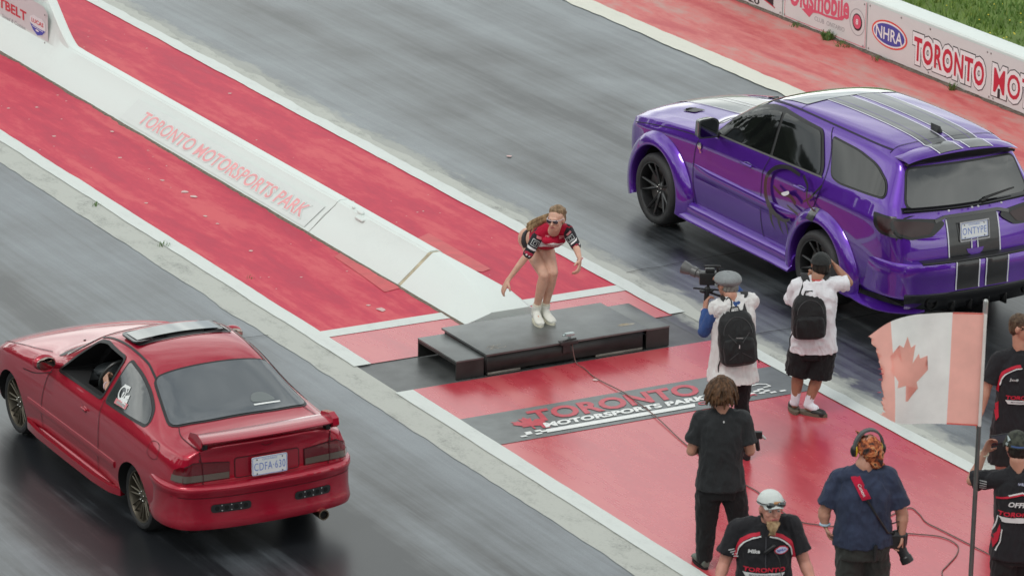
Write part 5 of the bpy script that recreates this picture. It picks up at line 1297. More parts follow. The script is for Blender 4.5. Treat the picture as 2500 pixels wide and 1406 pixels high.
# joint positions of each figure: metres from its standing point (x right, y away, z up)
POSES = {
 'girl': ((18.172, 32.081, 0.215), dict(head=(0.134, -0.3, 1.079), neck=(0.114, -0.14, 0.923), shA=(-0.008, -0.04, 0.881), shB=(0.232, -0.1, 0.932), elA=(-0.119, -0.12, 0.691), elB=(0.317, -0.28, 0.826), wrA=(-0.3, -0.16, 0.448), wrB=(0.356, -0.46, 0.749), hdA=(-0.337, -0.17, 0.371), hdB=(0.35, -0.5, 0.688), hipA=(-0.129, 0.24, 0.7), hipB=(0.033, 0.2, 0.699), knA=(0.031, -0.1, 0.479), knB=(0.116, -0.06, 0.492), anA=(-0.039, 0, 0.097), anB=(0.042, 0.06, 0.089), toA=(0.026, -0.262, 0.03), toB=(0.129, -0.135, 0.03), hem=(0.115, -0.17, 0.799), pony=(-0.066, 0.02, 0.936))),
 'flatcap': ((18.164, 28.546, 0.0), dict(head=(-0.137, 0.06, 1.551), neck=(-0.108, 0, 1.472), shA=(-0.218, -0.05, 1.37), shB=(0.062, 0.07, 1.397), elA=(-0.326, 0.02, 1.142), elB=(0.065, 0.3, 1.286), wrA=(-0.312, 0.18, 1.282), wrB=(-0.131, 0.3, 1.531), hdA=(-0.307, 0.2, 1.35), hdB=(-0.224, 0.24, 1.604), hipA=(-0.161, 0, 0.872), hipB=(0.015, 0, 0.887), knA=(-0.174, -0, 0.498), knB=(0.016, 0.02, 0.494), anA=(-0.114, 0, 0.028), anB=(0.07, 0, 0.024), toA=(-0.192, 0.254, 0.03), toB=(0.047, 0.264, 0.03), rig=(-0.297, 0.28, 1.547), lens=(-0.391, 0.33, 1.573), grip=(-0.302, 0.22, 1.412), packT=(-0.074, -0.1, 1.351), packB=(-0.027, -0.14, 0.897))),
 'backblack': ((16.689, 26.404, 0.0), dict(head=(-0.053, 0.03, 1.504), neck=(-0.044, -0, 1.366), shA=(-0.213, -0, 1.273), shB=(0.123, -0, 1.278), elA=(-0.281, 0, 0.993), elB=(0.187, -0, 1), wrA=(-0.182, 0.24, 0.947), wrB=(0.211, 0.24, 1.005), hdA=(-0.119, 0.28, 0.96), hdB=(0.227, 0.32, 1.01), hipA=(-0.136, 0, 0.722), hipB=(0.054, 0, 0.724), knA=(-0.144, -0, 0.341), knB=(0.121, 0.02, 0.37), anA=(-0.155, -0, -0.02), anB=(0.191, 0.08, 0.042), toA=(-0.203, 0.142, 0.03), toB=(0.283, 0.389, 0.03), gad=(0.25, 0.3, 0.971))),
 'beard': ((15.581, 23.984, 0.0), dict(head=(-0.023, -0.07, 1.534), neck=(-0.024, 0, 1.425), shA=(-0.264, 0.02, 1.343), shB=(0.14, 0.03, 1.381), elA=(-0.351, 0, 1.07), elB=(0.244, 0.02, 1.083), wrA=(-0.399, -0.12, 0.959), wrB=(0.304, -0.1, 0.962), hdA=(-0.398, -0.16, 0.894), hdB=(0.304, -0.14, 0.897), hipA=(-0.178, 0.02, 0.858), hipB=(0.074, 0.02, 0.862), knA=(-0.175, -0.04, 0.458), knB=(0.1, -0.02, 0.454), anA=(-0.153, 0, 0.014), anB=(0.131, 0, 0.019), toA=(-0.182, -0.14, 0.025), toB=(0.137, -0.14, 0.029), beard=(-0.015, -0.17, 1.366))),
 'navy': ((16.751, 24.452, 0.0), dict(head=(-0.022, 0.03, 1.625), neck=(-0.046, -0, 1.506), shA=(-0.241, 0, 1.392), shB=(0.135, -0, 1.423), elA=(-0.342, -0, 1.124), elB=(0.252, -0, 1.115), wrA=(-0.334, -0.02, 1.033), wrB=(0.25, -0.03, 0.964), hdA=(-0.301, -0.02, 0.927), hdB=(0.26, -0.03, 0.871), hipA=(-0.129, -0, 0.879), hipB=(0.046, -0, 0.881), knA=(-0.135, -0, 0.42), knB=(0.099, -0, 0.424), anA=(-0.126, -0, 0.015), anB=(0.116, -0, 0.019), toA=(-0.162, 0.209, 0.03), toB=(0.18, 0.222, 0.03), camT=(0.212, -0.02, 0.923), camL=(0.292, -0.04, 0.769), strapT=(-0.169, -0.12, 1.561))),
 'phone': ((17.78, 23.881, 0.0), dict(head=(-0.079, 0.05, 1.652), neck=(-0.07, -0, 1.557), shA=(-0.202, -0, 1.412), shB=(0.124, -0, 1.425), elA=(-0.4, 0.1, 1.353), elB=(0.253, 0.08, 1.231), wrA=(-0.301, 0.22, 1.53), wrB=(0.08, 0.3, 1.447), hdA=(-0.265, 0.24, 1.605), hdB=(0.008, 0.28, 1.586), hipA=(-0.127, -0, 0.856), hipB=(0.044, -0, 0.859), knA=(-0.128, -0, 0.437), knB=(0.081, -0, 0.441), anA=(-0.117, -0, 0.015), anB=(0.119, -0, 0.019), toA=(-0.134, 0.235, 0.03), toB=(0.184, 0.246, 0.03), phone=(-0.181, 0.26, 1.637))),
 'poleman': ((19.649, 26.455, 0.0), dict(head=(-0.067, 0, 1.58), neck=(-0.075, -0, 1.441), shA=(-0.241, -0, 1.31), shB=(0.12, -0, 1.323), elA=(-0.333, -0.02, 1.057), elB=(0.192, 0, 1.065), wrA=(-0.376, -0.08, 0.862), wrB=(0.231, 0, 0.831), hdA=(-0.413, -0.1, 0.739), hdB=(0.236, 0, 0.741), hipA=(-0.157, -0, 0.735), hipB=(0.014, 0, 0.737), knA=(-0.172, -0.02, 0.367), knB=(0.057, 0, 0.363), anA=(-0.153, 0, 0.023), anB=(0.085, 0, 0.02), toA=(-0.205, -0.291, 0.03), toB=(0.099, -0.317, 0.03))),
 'capguy': ((19.311, 29.285, 0.0), dict(head=(0.109, 0.05, 1.37), neck=(0.083, 0, 1.269), shA=(-0.099, 0, 1.192), shB=(0.215, -0, 1.203), elA=(-0.132, 0.1, 1.007), elB=(0.361, 0.06, 1.206), wrA=(0.007, 0.3, 1.124), wrB=(0.251, 0.14, 1.325), hdA=(0.058, 0.3, 1.215), hdB=(0.205, 0.2, 1.363), hipA=(-0.02, -0, 0.645), hipB=(0.15, -0, 0.647), knA=(-0.057, 0.03, 0.364), knB=(0.112, -0, 0.344), anA=(-0.08, 0.03, 0.06), anB=(0.032, -0.02, 0.001), toA=(-0.09, 0.166, 0.03), toB=(0.144, -0.079, 0.03), packT=(-0.001, -0.1, 1.143), packB=(0.011, -0.13, 0.752))),
}
# ================================================================= figures
FIG_RZ = -yaw
MR = Matrix.Rotation(FIG_RZ, 3, 'Z')
def lerp(a, b, t): return V(a) * (1 - t) + V(b) * t
class Fig:
    def __init__(s, key, label, skin_col, face, W=1.0, D=1.0, arm=1.0, leg=1.0, head=1.0):
        loc, J = POSES[key]; s.loc = V(loc); s.J = {k: V(v) for k, v in J.items()}
        for q in 'AB': s.J['an' + q].z = max(.085, s.J['an' + q].z)
        s.root = thing('person', label, 'person', loc, FIG_RZ)
        s.W, s.D, s.arm, s.leg, s.hs = W, D, arm, leg, head; s.skin = skin('skin_' + key, skin_col)
        s.face = V(face).normalized()
        s.hm = (s.J['hipA'] + s.J['hipB']) / 2; s.sm = (s.J['shA'] + s.J['shB']) / 2
        ax = (s.J['shB'] - s.J['shA']).normalized(); up = (s.sm - s.hm).normalized(); s.ax = ax; s.fr = ax.cross(up).normalized() * (-1)
        hx = (s.J['hipB'] - s.J['hipA']).normalized(); s.hx = (hx - up * hx.dot(up)).normalized(); s.hfr = s.hx.cross(up).normalized() * (-1); s.up = up
    def secs(s, g=0.0, lo=-.16, tab=None, flare=0, gw=0):
        tab = tab or [(-.16, .135, .10), (0, .165, .125), (.18, .160, .120), (.38, .148, .112), (.6, .16, .12), (.8, .168, .118), (.93, .15, .10), (1.03, .095, .075), (1.08, .065, .06)]
        out = []
        for t, w_, d_ in tab:
            if t < lo: continue
            c = lerp(s.hm, s.sm, t); k = max(0, min(1, t)); sx = (s.hx * (1 - k) + s.ax * k).normalized(); sy = (s.hfr * (1 - k) + s.fr * k).normalized()
            f_ = flare * max(0, .3 - t) / .3
            out.append((c, sx * ((w_ + gw) * s.W + g + f_), sy * (d_ * s.D + g + f_ * .7)))
        return out
    def hand(s, bm, wr, hd, palm_n, thumb_side, curl=.5, sc=1.0, point=False):
        d = (V(hd) - V(wr)).normalized(); x, y = frame(d, palm_n)      # x = palm normal, y = across the palm
        L = .09 * sc; wr = V(wr); kn = wr + d * L
        for k in range(4):
            o_ = (k - 1.5) * .019 * sc
            capsule(bm, wr + y * o_ * .6, kn + y * o_, .0155 * sc, .0115 * sc, n=8)
            ln = [.072, .082, .076, .06][k] * sc * (1 if thumb_side < 0 else 1)
            cu = .1 if (point and k == (0 if thumb_side < 0 else 3)) else curl
            dd = (d * math.cos(cu * .7) + x * math.sin(cu * .7)); p1 = kn + y * o_ * 1.05 + dd * ln * .45
            de = (d * math.cos(cu * 1.7) + x * math.sin(cu * 1.7)); p2 = p1 + de * ln * .35
            df_ = (d * math.cos(cu * 2.5) + x * math.sin(cu * 2.5)); p3 = p2 + df_ * ln * .28
            limb(bm, [kn + y * o_, p1, p2, p3], [.0105 * sc, .0095 * sc, .0085 * sc, .0072 * sc])
        tb = wr + d * .03 * sc + y * thumb_side * .028 * sc; t1 = tb + (d * .6 + y * thumb_side * .75 + x * .3).normalized() * .042 * sc; t2 = t1 + (d * .9 + y * thumb_side * .2 + x * .45 * (1 + curl)).normalized() * .034 * sc
        limb(bm, [wr + d * .015, tb, t1, t2], [.017 * sc, .0145 * sc, .012 * sc, .009 * sc])
    def head(s, bm):
        f = s.face; up = V((0, 0, 1)); 
        up = (up - f * up.dot(f)); up.normalize(); r = f.cross(up); M = Matrix((r, f, up)).transposed(); s.HM = M; c = s.J['head']; s.hc = c; k = s.hs
        ell(bm, c + M @ V((0, -.012, .03)) * k, V((.076, .094, .085)) * k, M)
        ell(bm, c + M @ V((0, .018, -.03)) * k, V((.062, .072, .085)) * k, M)
        ell(bm, c + M @ V((0, .045, -.085)) * k, V((.034, .032, .028)) * k, M)
        capsule(bm, c + M @ V((0, .085, .012)) * k, c + M @ V((0, .106, -.022)) * k, .010 * k, .014 * k)
        capsule(bm, c + M @ V((-.03, .078, .028)) * k, c + M @ V((.03, .078, .028)) * k, .014 * k, .014 * k)
        for sx in (-1, 1):
            ell(bm, c + M @ V((sx * .077, -.005, -.002)) * k, V((.012, .02, .03)) * k, M, 10)
            ell(bm, c + M @ V((sx * .035, .062, -.02)) * k, V((.024, .022, .022)) * k, M, 10)
        capsule(bm, c + M @ V((-.018, .083, -.052)) * k, c + M @ V((.018, .083, -.052)) * k, .008 * k, .008 * k)
        capsule(bm, s.J['neck'] - (s.J['neck'] - c) * -.0, c + M @ V((0, -.02, -.03)) * k, .063 * k * max(.95, s.W * .95), .056 * k)
    def hp(s, x, y, z): return s.hc + s.HM @ V((x, y, z)) * s.hs
    def body(s, hands, legs=True, bust=0, extra=None, vox=.0075):
        """one continuous surface for the whole body"""
        bm = B(); J = s.J
        eloft(bm, s.secs(0)); s.head(bm)
        capsule(bm, J['neck'], lerp(J['neck'], s.sm, .8), .060 * s.W, .066 * s.W)
        for q in 'AB':
            a = s.arm
            capsule(bm, lerp(J['sh' + q], s.sm, .45), J['sh' + q], .055 * s.W, .048 * a)
            limb(bm, [J['sh' + q], lerp(J['sh' + q], J['el' + q], .5), J['el' + q]], [.048 * a, .048 * a, .040 * a])
            e, w_ = J['el' + q], J['wr' + q]
            limb(bm, [e, lerp(e, w_, .3), w_], [.041 * a, .043 * a, .026 * a])
            h = hands[q]; s.hand(bm, w_, J['hd' + q], h[0], h[1], h[2], point=h[3] if len(h) > 3 else False, sc=.92 + .08 * a)
            if legs:
                g = s.leg; hp_, k_, an = J['hip' + q], J['kn' + q], J['an' + q]
                limb(bm, [lerp(hp_, s.hm, .15), lerp(hp_, k_, .35), k_], [.098 * g, .088 * g, .056 * g])
                back = V((0, -1, 0)) * .02
                limb(bm, [k_, lerp(k_, an, .3) + (k_ - an).cross(s.ax).normalized() * 0, an], [.054 * g, .058 * g, .034 * g])
                to = J['to' + q]; td = V((to.x - an.x, to.y - an.y, 0)).normalized(); capsule(bm, an + V((0, 0, -.02)), an + td * .11 + V((0, 0, -.045)), .032, .024)
        if extra: extra(bm)
        me = remesh(bm, vox, 3); return obj('body', me, s.skin, s.root, angle=None)
    def shirt(s, name, mat, hem=-.22, sleeve=.75, g=.018, flare=.01, disp=.007, arm_g=.022, tab=None, collar=True, long=False, slv_mat=None, vox=.009, gw=.0, lo=None, sr=1.0):
        bm = B(); J = s.J
        tb = tab or [(hem, .168, .128), (hem * .5, .17, .128), (0, .17, .128), (.18, .165, .124), (.38, .158, .12), (.6, .165, .122), (.8, .172, .118), (.93, .155, .10), (1.03, .100, .080), (1.10, .066, .064)]
        eloft(bm, s.secs(g, lo=-9, tab=tb, flare=flare, gw=gw))
        for q in 'AB':
            a = s.arm; sh, el, wr = J['sh' + q], J['el' + q], J['wr' + q]
            capsule(bm, lerp(sh, s.sm, .5), sh, .078 * s.W, .063 * a * sr); capsule(bm, lerp(J['neck'], s.sm, .45), lerp(sh, s.sm, .12), .062 * s.W, .052 * a)
            if long:
                limb(bm, [sh, lerp(sh, el, .5), el, lerp(el, wr, .9)], [.068 * a, .062 * a, .055 * a, .042 * a])
            else: sleeve_(bm, [sh, lerp(sh, el, sleeve * .55), lerp(sh, el, sleeve)], [.064 * a * sr, (.050 + arm_g * .75) * a * sr, (.050 + arm_g) * a * sr])
        me = remesh(bm, vox, 4, disp, (8, 8, 5), seed=len(s.root.name) + len(name))
        o = obj(name, me, mat, s.root, angle=None); s.sb = bvh_of(o); s.so = o; return o
    def legs(s, name, mat, upto=1.0, g=.02, disp=.007, top=.12, taper=.0, wide=1.0, knee_to=1.0, vox=.009):
        bm = B(); J = s.J
        eloft(bm, s.secs(min(g, .012), lo=-9, tab=[(-.19, .15, .122), (0, .166, .13), (top, .157, .117)]))
        for q in 'AB':
            hp_, k_, an = J['hip' + q], J['kn' + q], J['an' + q]; L = s.leg * wide
            if upto <= 1: capsule(bm, lerp(hp_, s.hm, .15), lerp(hp_, k_, .3), .094 * L + g * .6, .09 * L + g * .6); sleeve_(bm, [lerp(hp_, k_, .1), lerp(hp_, k_, .5), lerp(hp_, k_, upto)], [(.095) * L + g * .8, .092 * L + g, (.088) * L + g])
            else:
                limb(bm, [lerp(hp_, s.hm, .15), lerp(hp_, k_, .4), k_, lerp(k_, an, .5), lerp(k_, an, .97)], [.10 * L + g, .088 * L + g, .064 * L + g, .058 * L + g, .048 * L + g])
        me = remesh(bm, vox, 4, disp, (10, 10, 7), seed=3)
        o = obj(name, me, mat, s.root, angle=None); return o
    def shoes(s, mat, sole, high=.0):
        for q in 'AB':
            an, to = s.J['an' + q], s.J['to' + q]; d = V((to.x - an.x, to.y - an.y, 0)).normalized(); x_ = V((d.y, -d.x, 0))
            z0 = 0; a0 = V((an.x, an.y, 0)) - d * .06; bm = B()
            secs = []
            for t, w_, h in [(0, .03, .075), (.05, .036, .085 + high), (.10, .038, .088 + high), (.15, .043, .07), (.20, .046, .055), (.245, .042, .045), (.27, .025, .035)]:
                secs.append([a0 + d * t + x_ * w_ * math.cos(k) + V((0, 0, .012 + h * .5 + h * .5 * math.sin(k))) for k in [2 * PI * i / 14 for i in range(14)]])
            rings(bm, secs)
            if high: capsule(bm, an + V((0, 0, -.03)), lerp(an, s.J['kn' + q], .12), .042, .046)
            o = obj('shoe', remesh(bm, .006, 3), mat, s.root, angle=None)
            bm = B(); rings(bm, [[a0 + d * (.135 + .142 * math.cos(k) * 1.0) + x_ * .046 * math.sin(k) * (1 + .12 * math.cos(k)) + V((0, 0, z)) for k in [2 * PI * i / 20 for i in range(20)]] for z in (.0, .022)])
            bmesh.ops.recalc_face_normals(bm, faces=bm.faces); obj('sole', bm, sole, o)
    def decal(s, name, bm, mat, off=.004, parent=None, bvh=None, dirv=(0, 1, 0), step=.025):
        d = V(dirv).normalized()
        if abs(d.y) > .5: fn = lambda u, v: (u - 2 * d.x / d.y, -2, v)
        else: fn = lambda u, v: V((0, u, v)) - d * 2
        return obj(name, fix_up(project(bm, bvh or s.sb, fn, d, off, step, 6), d), mat, parent or s.so, angle=None)
    def item(s, name, label, cat, joint):
        """a thing carried by the figure: frame at the joint, same orientation"""
        j = V(joint) if not isinstance(joint, str) else s.J[joint]
        t = thing(name, label, cat, s.loc + MR @ j, FIG_RZ)
        def add(nm, g, mat, parent=None, **k): return obj(nm, shift(g, j), mat, parent or t, **k)
        return t, add
    def face_parts(s, lip=(.35, .09, .08), brow=(.12, .08, .05), eyes=True):
        if eyes:
            for sx in (-1, 1):
                bm = B(); ell(bm, s.hp(sx * .031, .078, .008), (.0125,) * 3, n=10); e = obj('eye', bm, simple('eye_white', (.6, .58, .55), .2), s.root)
                bm = B(); ell(bm, s.hp(sx * .031, .0885, .007), (.005,) * 3, n=8); obj('iris', bm, simple('iris', (.03, .03, .025), .1), e)
            for sx in (-1, 1):
                bm = B(); capsule(bm, s.hp(sx * .018, .094, .032), s.hp(sx * .046, .083, .033), .004, .003); obj('eyebrow', bm, simple('brow', brow, .8), s.root)
        bm = B(); capsule(bm, s.hp(-.017, .091, -.052), s.hp(.017, .091, -.052), .0055, .0055, n=8); obj('lips', bm, simple('lips', lip, .45), s.root)
def dome(f, z0=.02, rx=.087, ry=.108, rz=.10, shiftb=0, n=28, m=10):
    """cap crown in the head frame"""
    bm = B(); L = []
    for i in range(m + 1):
        a = (PI / 2) * i / m * .995
        L.append([f.hp(rx * math.cos(a) * math.cos(k), -.012 + shiftb + ry * math.cos(a) * math.sin(k), z0 + rz * math.sin(a)) for k in [2 * PI * j / n for j in range(n)]])
    rings(bm, L); bmesh.ops.recalc_face_normals(bm, faces=bm.faces); return bm
def brim(f, z0=.02, out=.075, y0=.07, w_=.08, droop=.018, back=False):
    bm = B(); top = []; n = 14; sgn = -1 if back else 1
    rows = []
    for i in range(6):
        t = i / 5; rows.append([f.hp(w_ * math.sin(a) * (1 - .12 * t), sgn * (y0 * math.cos(a) + out * t * math.cos(a * .8)), z0 - droop * t - .03 * math.sin(a) ** 2 * t) for a in [-1.15 + 2.3 * k / n for k in range(n + 1)]])
    L = [r_ + [p - (f.HM @ V((0, 0, .004))) for p in reversed(r_)] for r_ in rows]
    rings(bm, L); bmesh.ops.recalc_face_normals(bm, faces=bm.faces); return bm
def strands(f, n, cap, rnd, hang=.1, r=.006, spread=.01, down=V((0, 0, -1)), start=None):
    """locks of hair over a scalp; cap(a, t) gives a point in head coordinates"""
    bm = B()
    for _ in range(n):
        p, d = cap(rnd); pts = [p]
        for k in range(3):
            d = (d + down * .45 + V((rnd.gauss(0, .14), rnd.gauss(0, .14), rnd.gauss(0, .08)))).normalized(); pts.append(pts[-1] + d * hang / 3)
        limb(bm, pts, [r, r * 1.1, r * .8, r * .3])
    return bm
def m_hair(name, a, b_):
    if name in _MC: return _MC[name]
    m, nt, bs = new_mat(name); n = tex_noise(nt, s=45, scale=(1, 1, .25), detail=4); nt.links.new(ramp(nt, n, [(.35, a), (.65, b_)]), bs.inputs['Base Color'])
    bs.inputs['Roughness'].default_value = .5; bs.inputs['Specular IOR Level'].default_value = .2; bump(nt, bs, n, .6, .008); _MC[name] = m; return m
rnd = random.Random(21)
SK1 = (.60, .35, .255); SK2 = (.33, .16, .10); SK3 = (.46, .23, .16)
# ----------------------------------------------------------------- woman on the stage
f = Fig('girl', 'woman in sunglasses and red cropped jersey crouching on the black stage, pointing down', SK1, (-.42, -.90, -.06), W=.80, D=.86, arm=.80, leg=.86, head=.96)
J = f.J
def girl_extra(bm):
    c = f.hm
    for sx in (-1, 1): ell(bm, c + f.hx * sx * .075 + V((0, .055, .0)) - f.up * .02, (.095, .10, .105))
f.body({'A': ((.6, .3, 0), 1, .35, True), 'B': ((-.7, .2, 0), -1, .55)}, extra=girl_extra, vox=.0065)
tab = [(.40, .150, .128), (.5, .158, .138), (.65, .165, .15), (.8, .172, .14), (.93, .155, .11), (1.03, .10, .08), (1.08, .07, .065)]
bm = B(); eloft(bm, f.secs(.016, lo=-9, tab=tab))
for q in 'AB': capsule(bm, lerp(J['sh' + q], f.sm, .5), lerp(J['sh' + q], J['el' + q], .12), .075, .058)
ell(bm, J['hem'] + V((0, .06, .02)), (.115, .06, .05))
for sx in (-1, 1): ell(bm, lerp(f.hm, f.sm, .74) + f.ax * sx * .065 + f.fr * .085 * (1 if f.fr.y < 0 else -1) - f.up * .0, (.062, .06, .06))
M_JR = cloth('jersey_red', (.42, .006, .035)); M_JB = cloth('jersey_black', (.018, .018, .022)); M_JW = cloth('jersey_white', (.68, .66, .66))
f.so = obj('jersey', remesh(bm, .0075, 3, .004, (12, 12, 9)), M_JR, f.root, angle=None); f.sb = bvh_of(f.so)
for q in 'AB':
    sh, el = J['sh' + q], J['el' + q]; tip = lerp(sh, el, 1.02)
    bm = B(); limb(bm, [lerp(sh, el, .08), lerp(sh, el, .5), tip], [.058, .054, .047]); sl = obj('sleeve', remesh(bm, .006, 3, .003, (14, 14, 10)), M_JB, f.root, angle=None)
    bs = bvh_of(sl); m_ = lerp(sh, el, .78); d = (el - sh).normalized(); xx = d.cross(V((0, 1, 0))).normalized()
    def at(t, o_): p = lerp(sh, el, t) + xx * o_; return (p.x, p.z)
    f.decal('sleeve_band', poly2([at(.66, -.07), at(.66, .07), at(.76, .07), at(.76, -.07)]), M_JW, .004, sl, bs)
    f.decal('sleeve_patch', merge2(poly2([at(.14, -.02), at(.10, .03), at(.22, .035), at(.24, -.01)])), simple('patch_pink', (.6, .2, .22), .6), .005, sl, bs)
    f.decal('sleeve_badge', merge2(*[stroke2([at(.32, -.03), at(.32, .03), at(.58, .032), at(.58, -.03), at(.32, -.03)], .007), stroke2([at(.38, -.012), at(.38, .014), at(.52, .014), at(.52, -.012), at(.38, -.012)], .005)]), simple('badge_grey', (.4, .42, .42), .6), .005, sl, bs)
    f.decal('sleeve_cuff', merge2(poly2([at(.88, -.06), at(.86, .06), at(1.0, .06), at(1.02, -.06)])), simple('cuff_red', (.35, .01, .04), .7), .004, sl, bs)
    f.decal('sleeve_cuff', merge2(*[poly2([at(.98, o_), at(.98, o_ + .014), at(1.05, o_ + .014), at(1.05, o_)]) for o_ in (-.05, -.022, .006, .034)]), M_JW, .005, sl, bs)
# white hem and lettering of the jersey
hx_, hz_ = J['hem'].x, J['hem'].z
f.decal('jersey_hem', poly2([(hx_ - .14, hz_ - .05), (hx_ + .14, hz_ - .03), (hx_ + .14, hz_ + .012), (hx_ + .05, hz_ + .008), (hx_, hz_ + .016), (hx_ - .07, hz_ + .0), (hx_ - .14, hz_ + .004)]), M_JW, .005)
f.decal('jersey_lettering', text2('TORONTO', .19, .022, .02, .12, hx_ - .095, hz_ - .024), simple('patch_pink', (.6, .2, .22), .6), .007)
f.decal('jersey_mark', merge2(text2('MP', .045, .026, .02, 0, hx_ - .075, hz_ + .055), stroke2([(hx_ + .05, hz_ + .075), (hx_ + .115, hz_ + .085)], .016), stroke2([(hx_ + .05, hz_ + .052), (hx_ + .115, hz_ + .060)], .010)), simple('patch_pink', (.6, .2, .22), .6), .007)
# black bottoms, ankle socks, shoes
bm = B(); 
c0, c1 = lerp(f.hm, f.sm, -.02), lerp(f.hm, f.sm, .13)
eloft(bm, [(c0, f.hx * .152, f.hfr * .128), (c1, f.hx * .148, f.hfr * .126)]); ell(bm, f.hm - f.up * .06 + V((0, 0, -.02)), (.06, .085, .07))
obj('bottoms', remesh(bm, .007, 3), simple('bottoms_black', (.012, .012, .014), .6), f.root, angle=None)
f.shoes(simple('sneaker_white', (.68, .68, .62), .5, vary=.08, vs=20), simple('sneaker_sole', (.62, .6, .48), .6), .02)
for q in 'AB':
    bm = B(); an = J['an' + q]; capsule(bm, lerp(an, J['kn' + q], .06), lerp(an, J['kn' + q], .15), .042, .043); obj('ankle_sock', remesh(bm, .006, 2), simple('sock_cream', (.66, .62, .5), .9), f.root, angle=None)
f.face_parts((.4, .1, .1), eyes=False)
for sx in (-1, 1):
    bm = B(); ell(bm, f.hp(sx * .034, .094, .008), (.027, .012, .02), f.HM, 14); 
    sg = obj('sunglass_lens', bm, simple('lens_dark', (.02, .01, .02), .06, coat=1), f.root)
bm = B(); tube(bm, [f.hp(-.08, .0, .018), f.hp(-.066, .07, .02), f.hp(-.03, .104, .024), f.hp(0, .108, .02), f.hp(.03, .104, .024), f.hp(.066, .07, .02), f.hp(.08, .0, .018)], .0045, 6); obj('sunglass_frame', bm, simple('frame_pale', (.5, .42, .42), .2), f.root)
M_BLO = m_hair('hair_blonde', (.16, .10, .05), (.42, .29, .16))
bm = B(); ell(bm, f.hp(0, -.036, .046), V((.077, .084, .090)), f.HM); ell(bm, f.hp(0, -.05, -.0), V((.076, .065, .075)), f.HM)
for _ in range(80):
    a = rnd.uniform(-1.9, 1.9); p = [f.hp(.082 * math.sin(a) * k, -.035 + .088 * math.cos(a) * k, .055 + .07 * math.sin(h_)) for k, h_ in ((.97, .3), (.85, .8))] + [f.hp(.03 * math.sin(a), -.08, .105), f.hp(0, -.125, .05)]
    limb(bm, p, [.004, .006, .006, .006])
hr = obj('hair', remesh(bm, .0055, 1), m_hair('hair_slick', (.12, .08, .045), (.30, .20, .12)), f.root, angle=None)
pt = spline([f.hp(0, -.115, .045), f.hp(-.01, -.15, .03), lerp(f.hp(0, -.15, 0), J['pony'], .55) + V((0, .02, .02)), J['pony'] + V((0, .03, 0)), J['pony'] + V((-.05, .05, -.05))], 4)
bm = B()
for _ in range(18):
    o_ = V((rnd.gauss(0, .009), rnd.gauss(0, .009), rnd.gauss(0, .009))); k = [1 - .25 * i / len(pt) for i in range(len(pt))]
    limb(bm, [p + o_ * (.5 + 1.1 * i / len(pt)) for i, p in enumerate(pt)], [.010 * q_ for q_ in k])
obj('ponytail', remesh(bm, .0055, 1), M_BLO, f.root, angle=None)
bm = B(); tube(bm, [J['wrB'] + V((.028 * math.cos(a), .028 * math.sin(a), .012 * math.cos(a))) for a in [2 * PI * k / 14 for k in range(14)]], .004, 5, closed=True); obj('bracelet', bm, simple('bracelet_pink', (.6, .25, .28), .5), f.root)

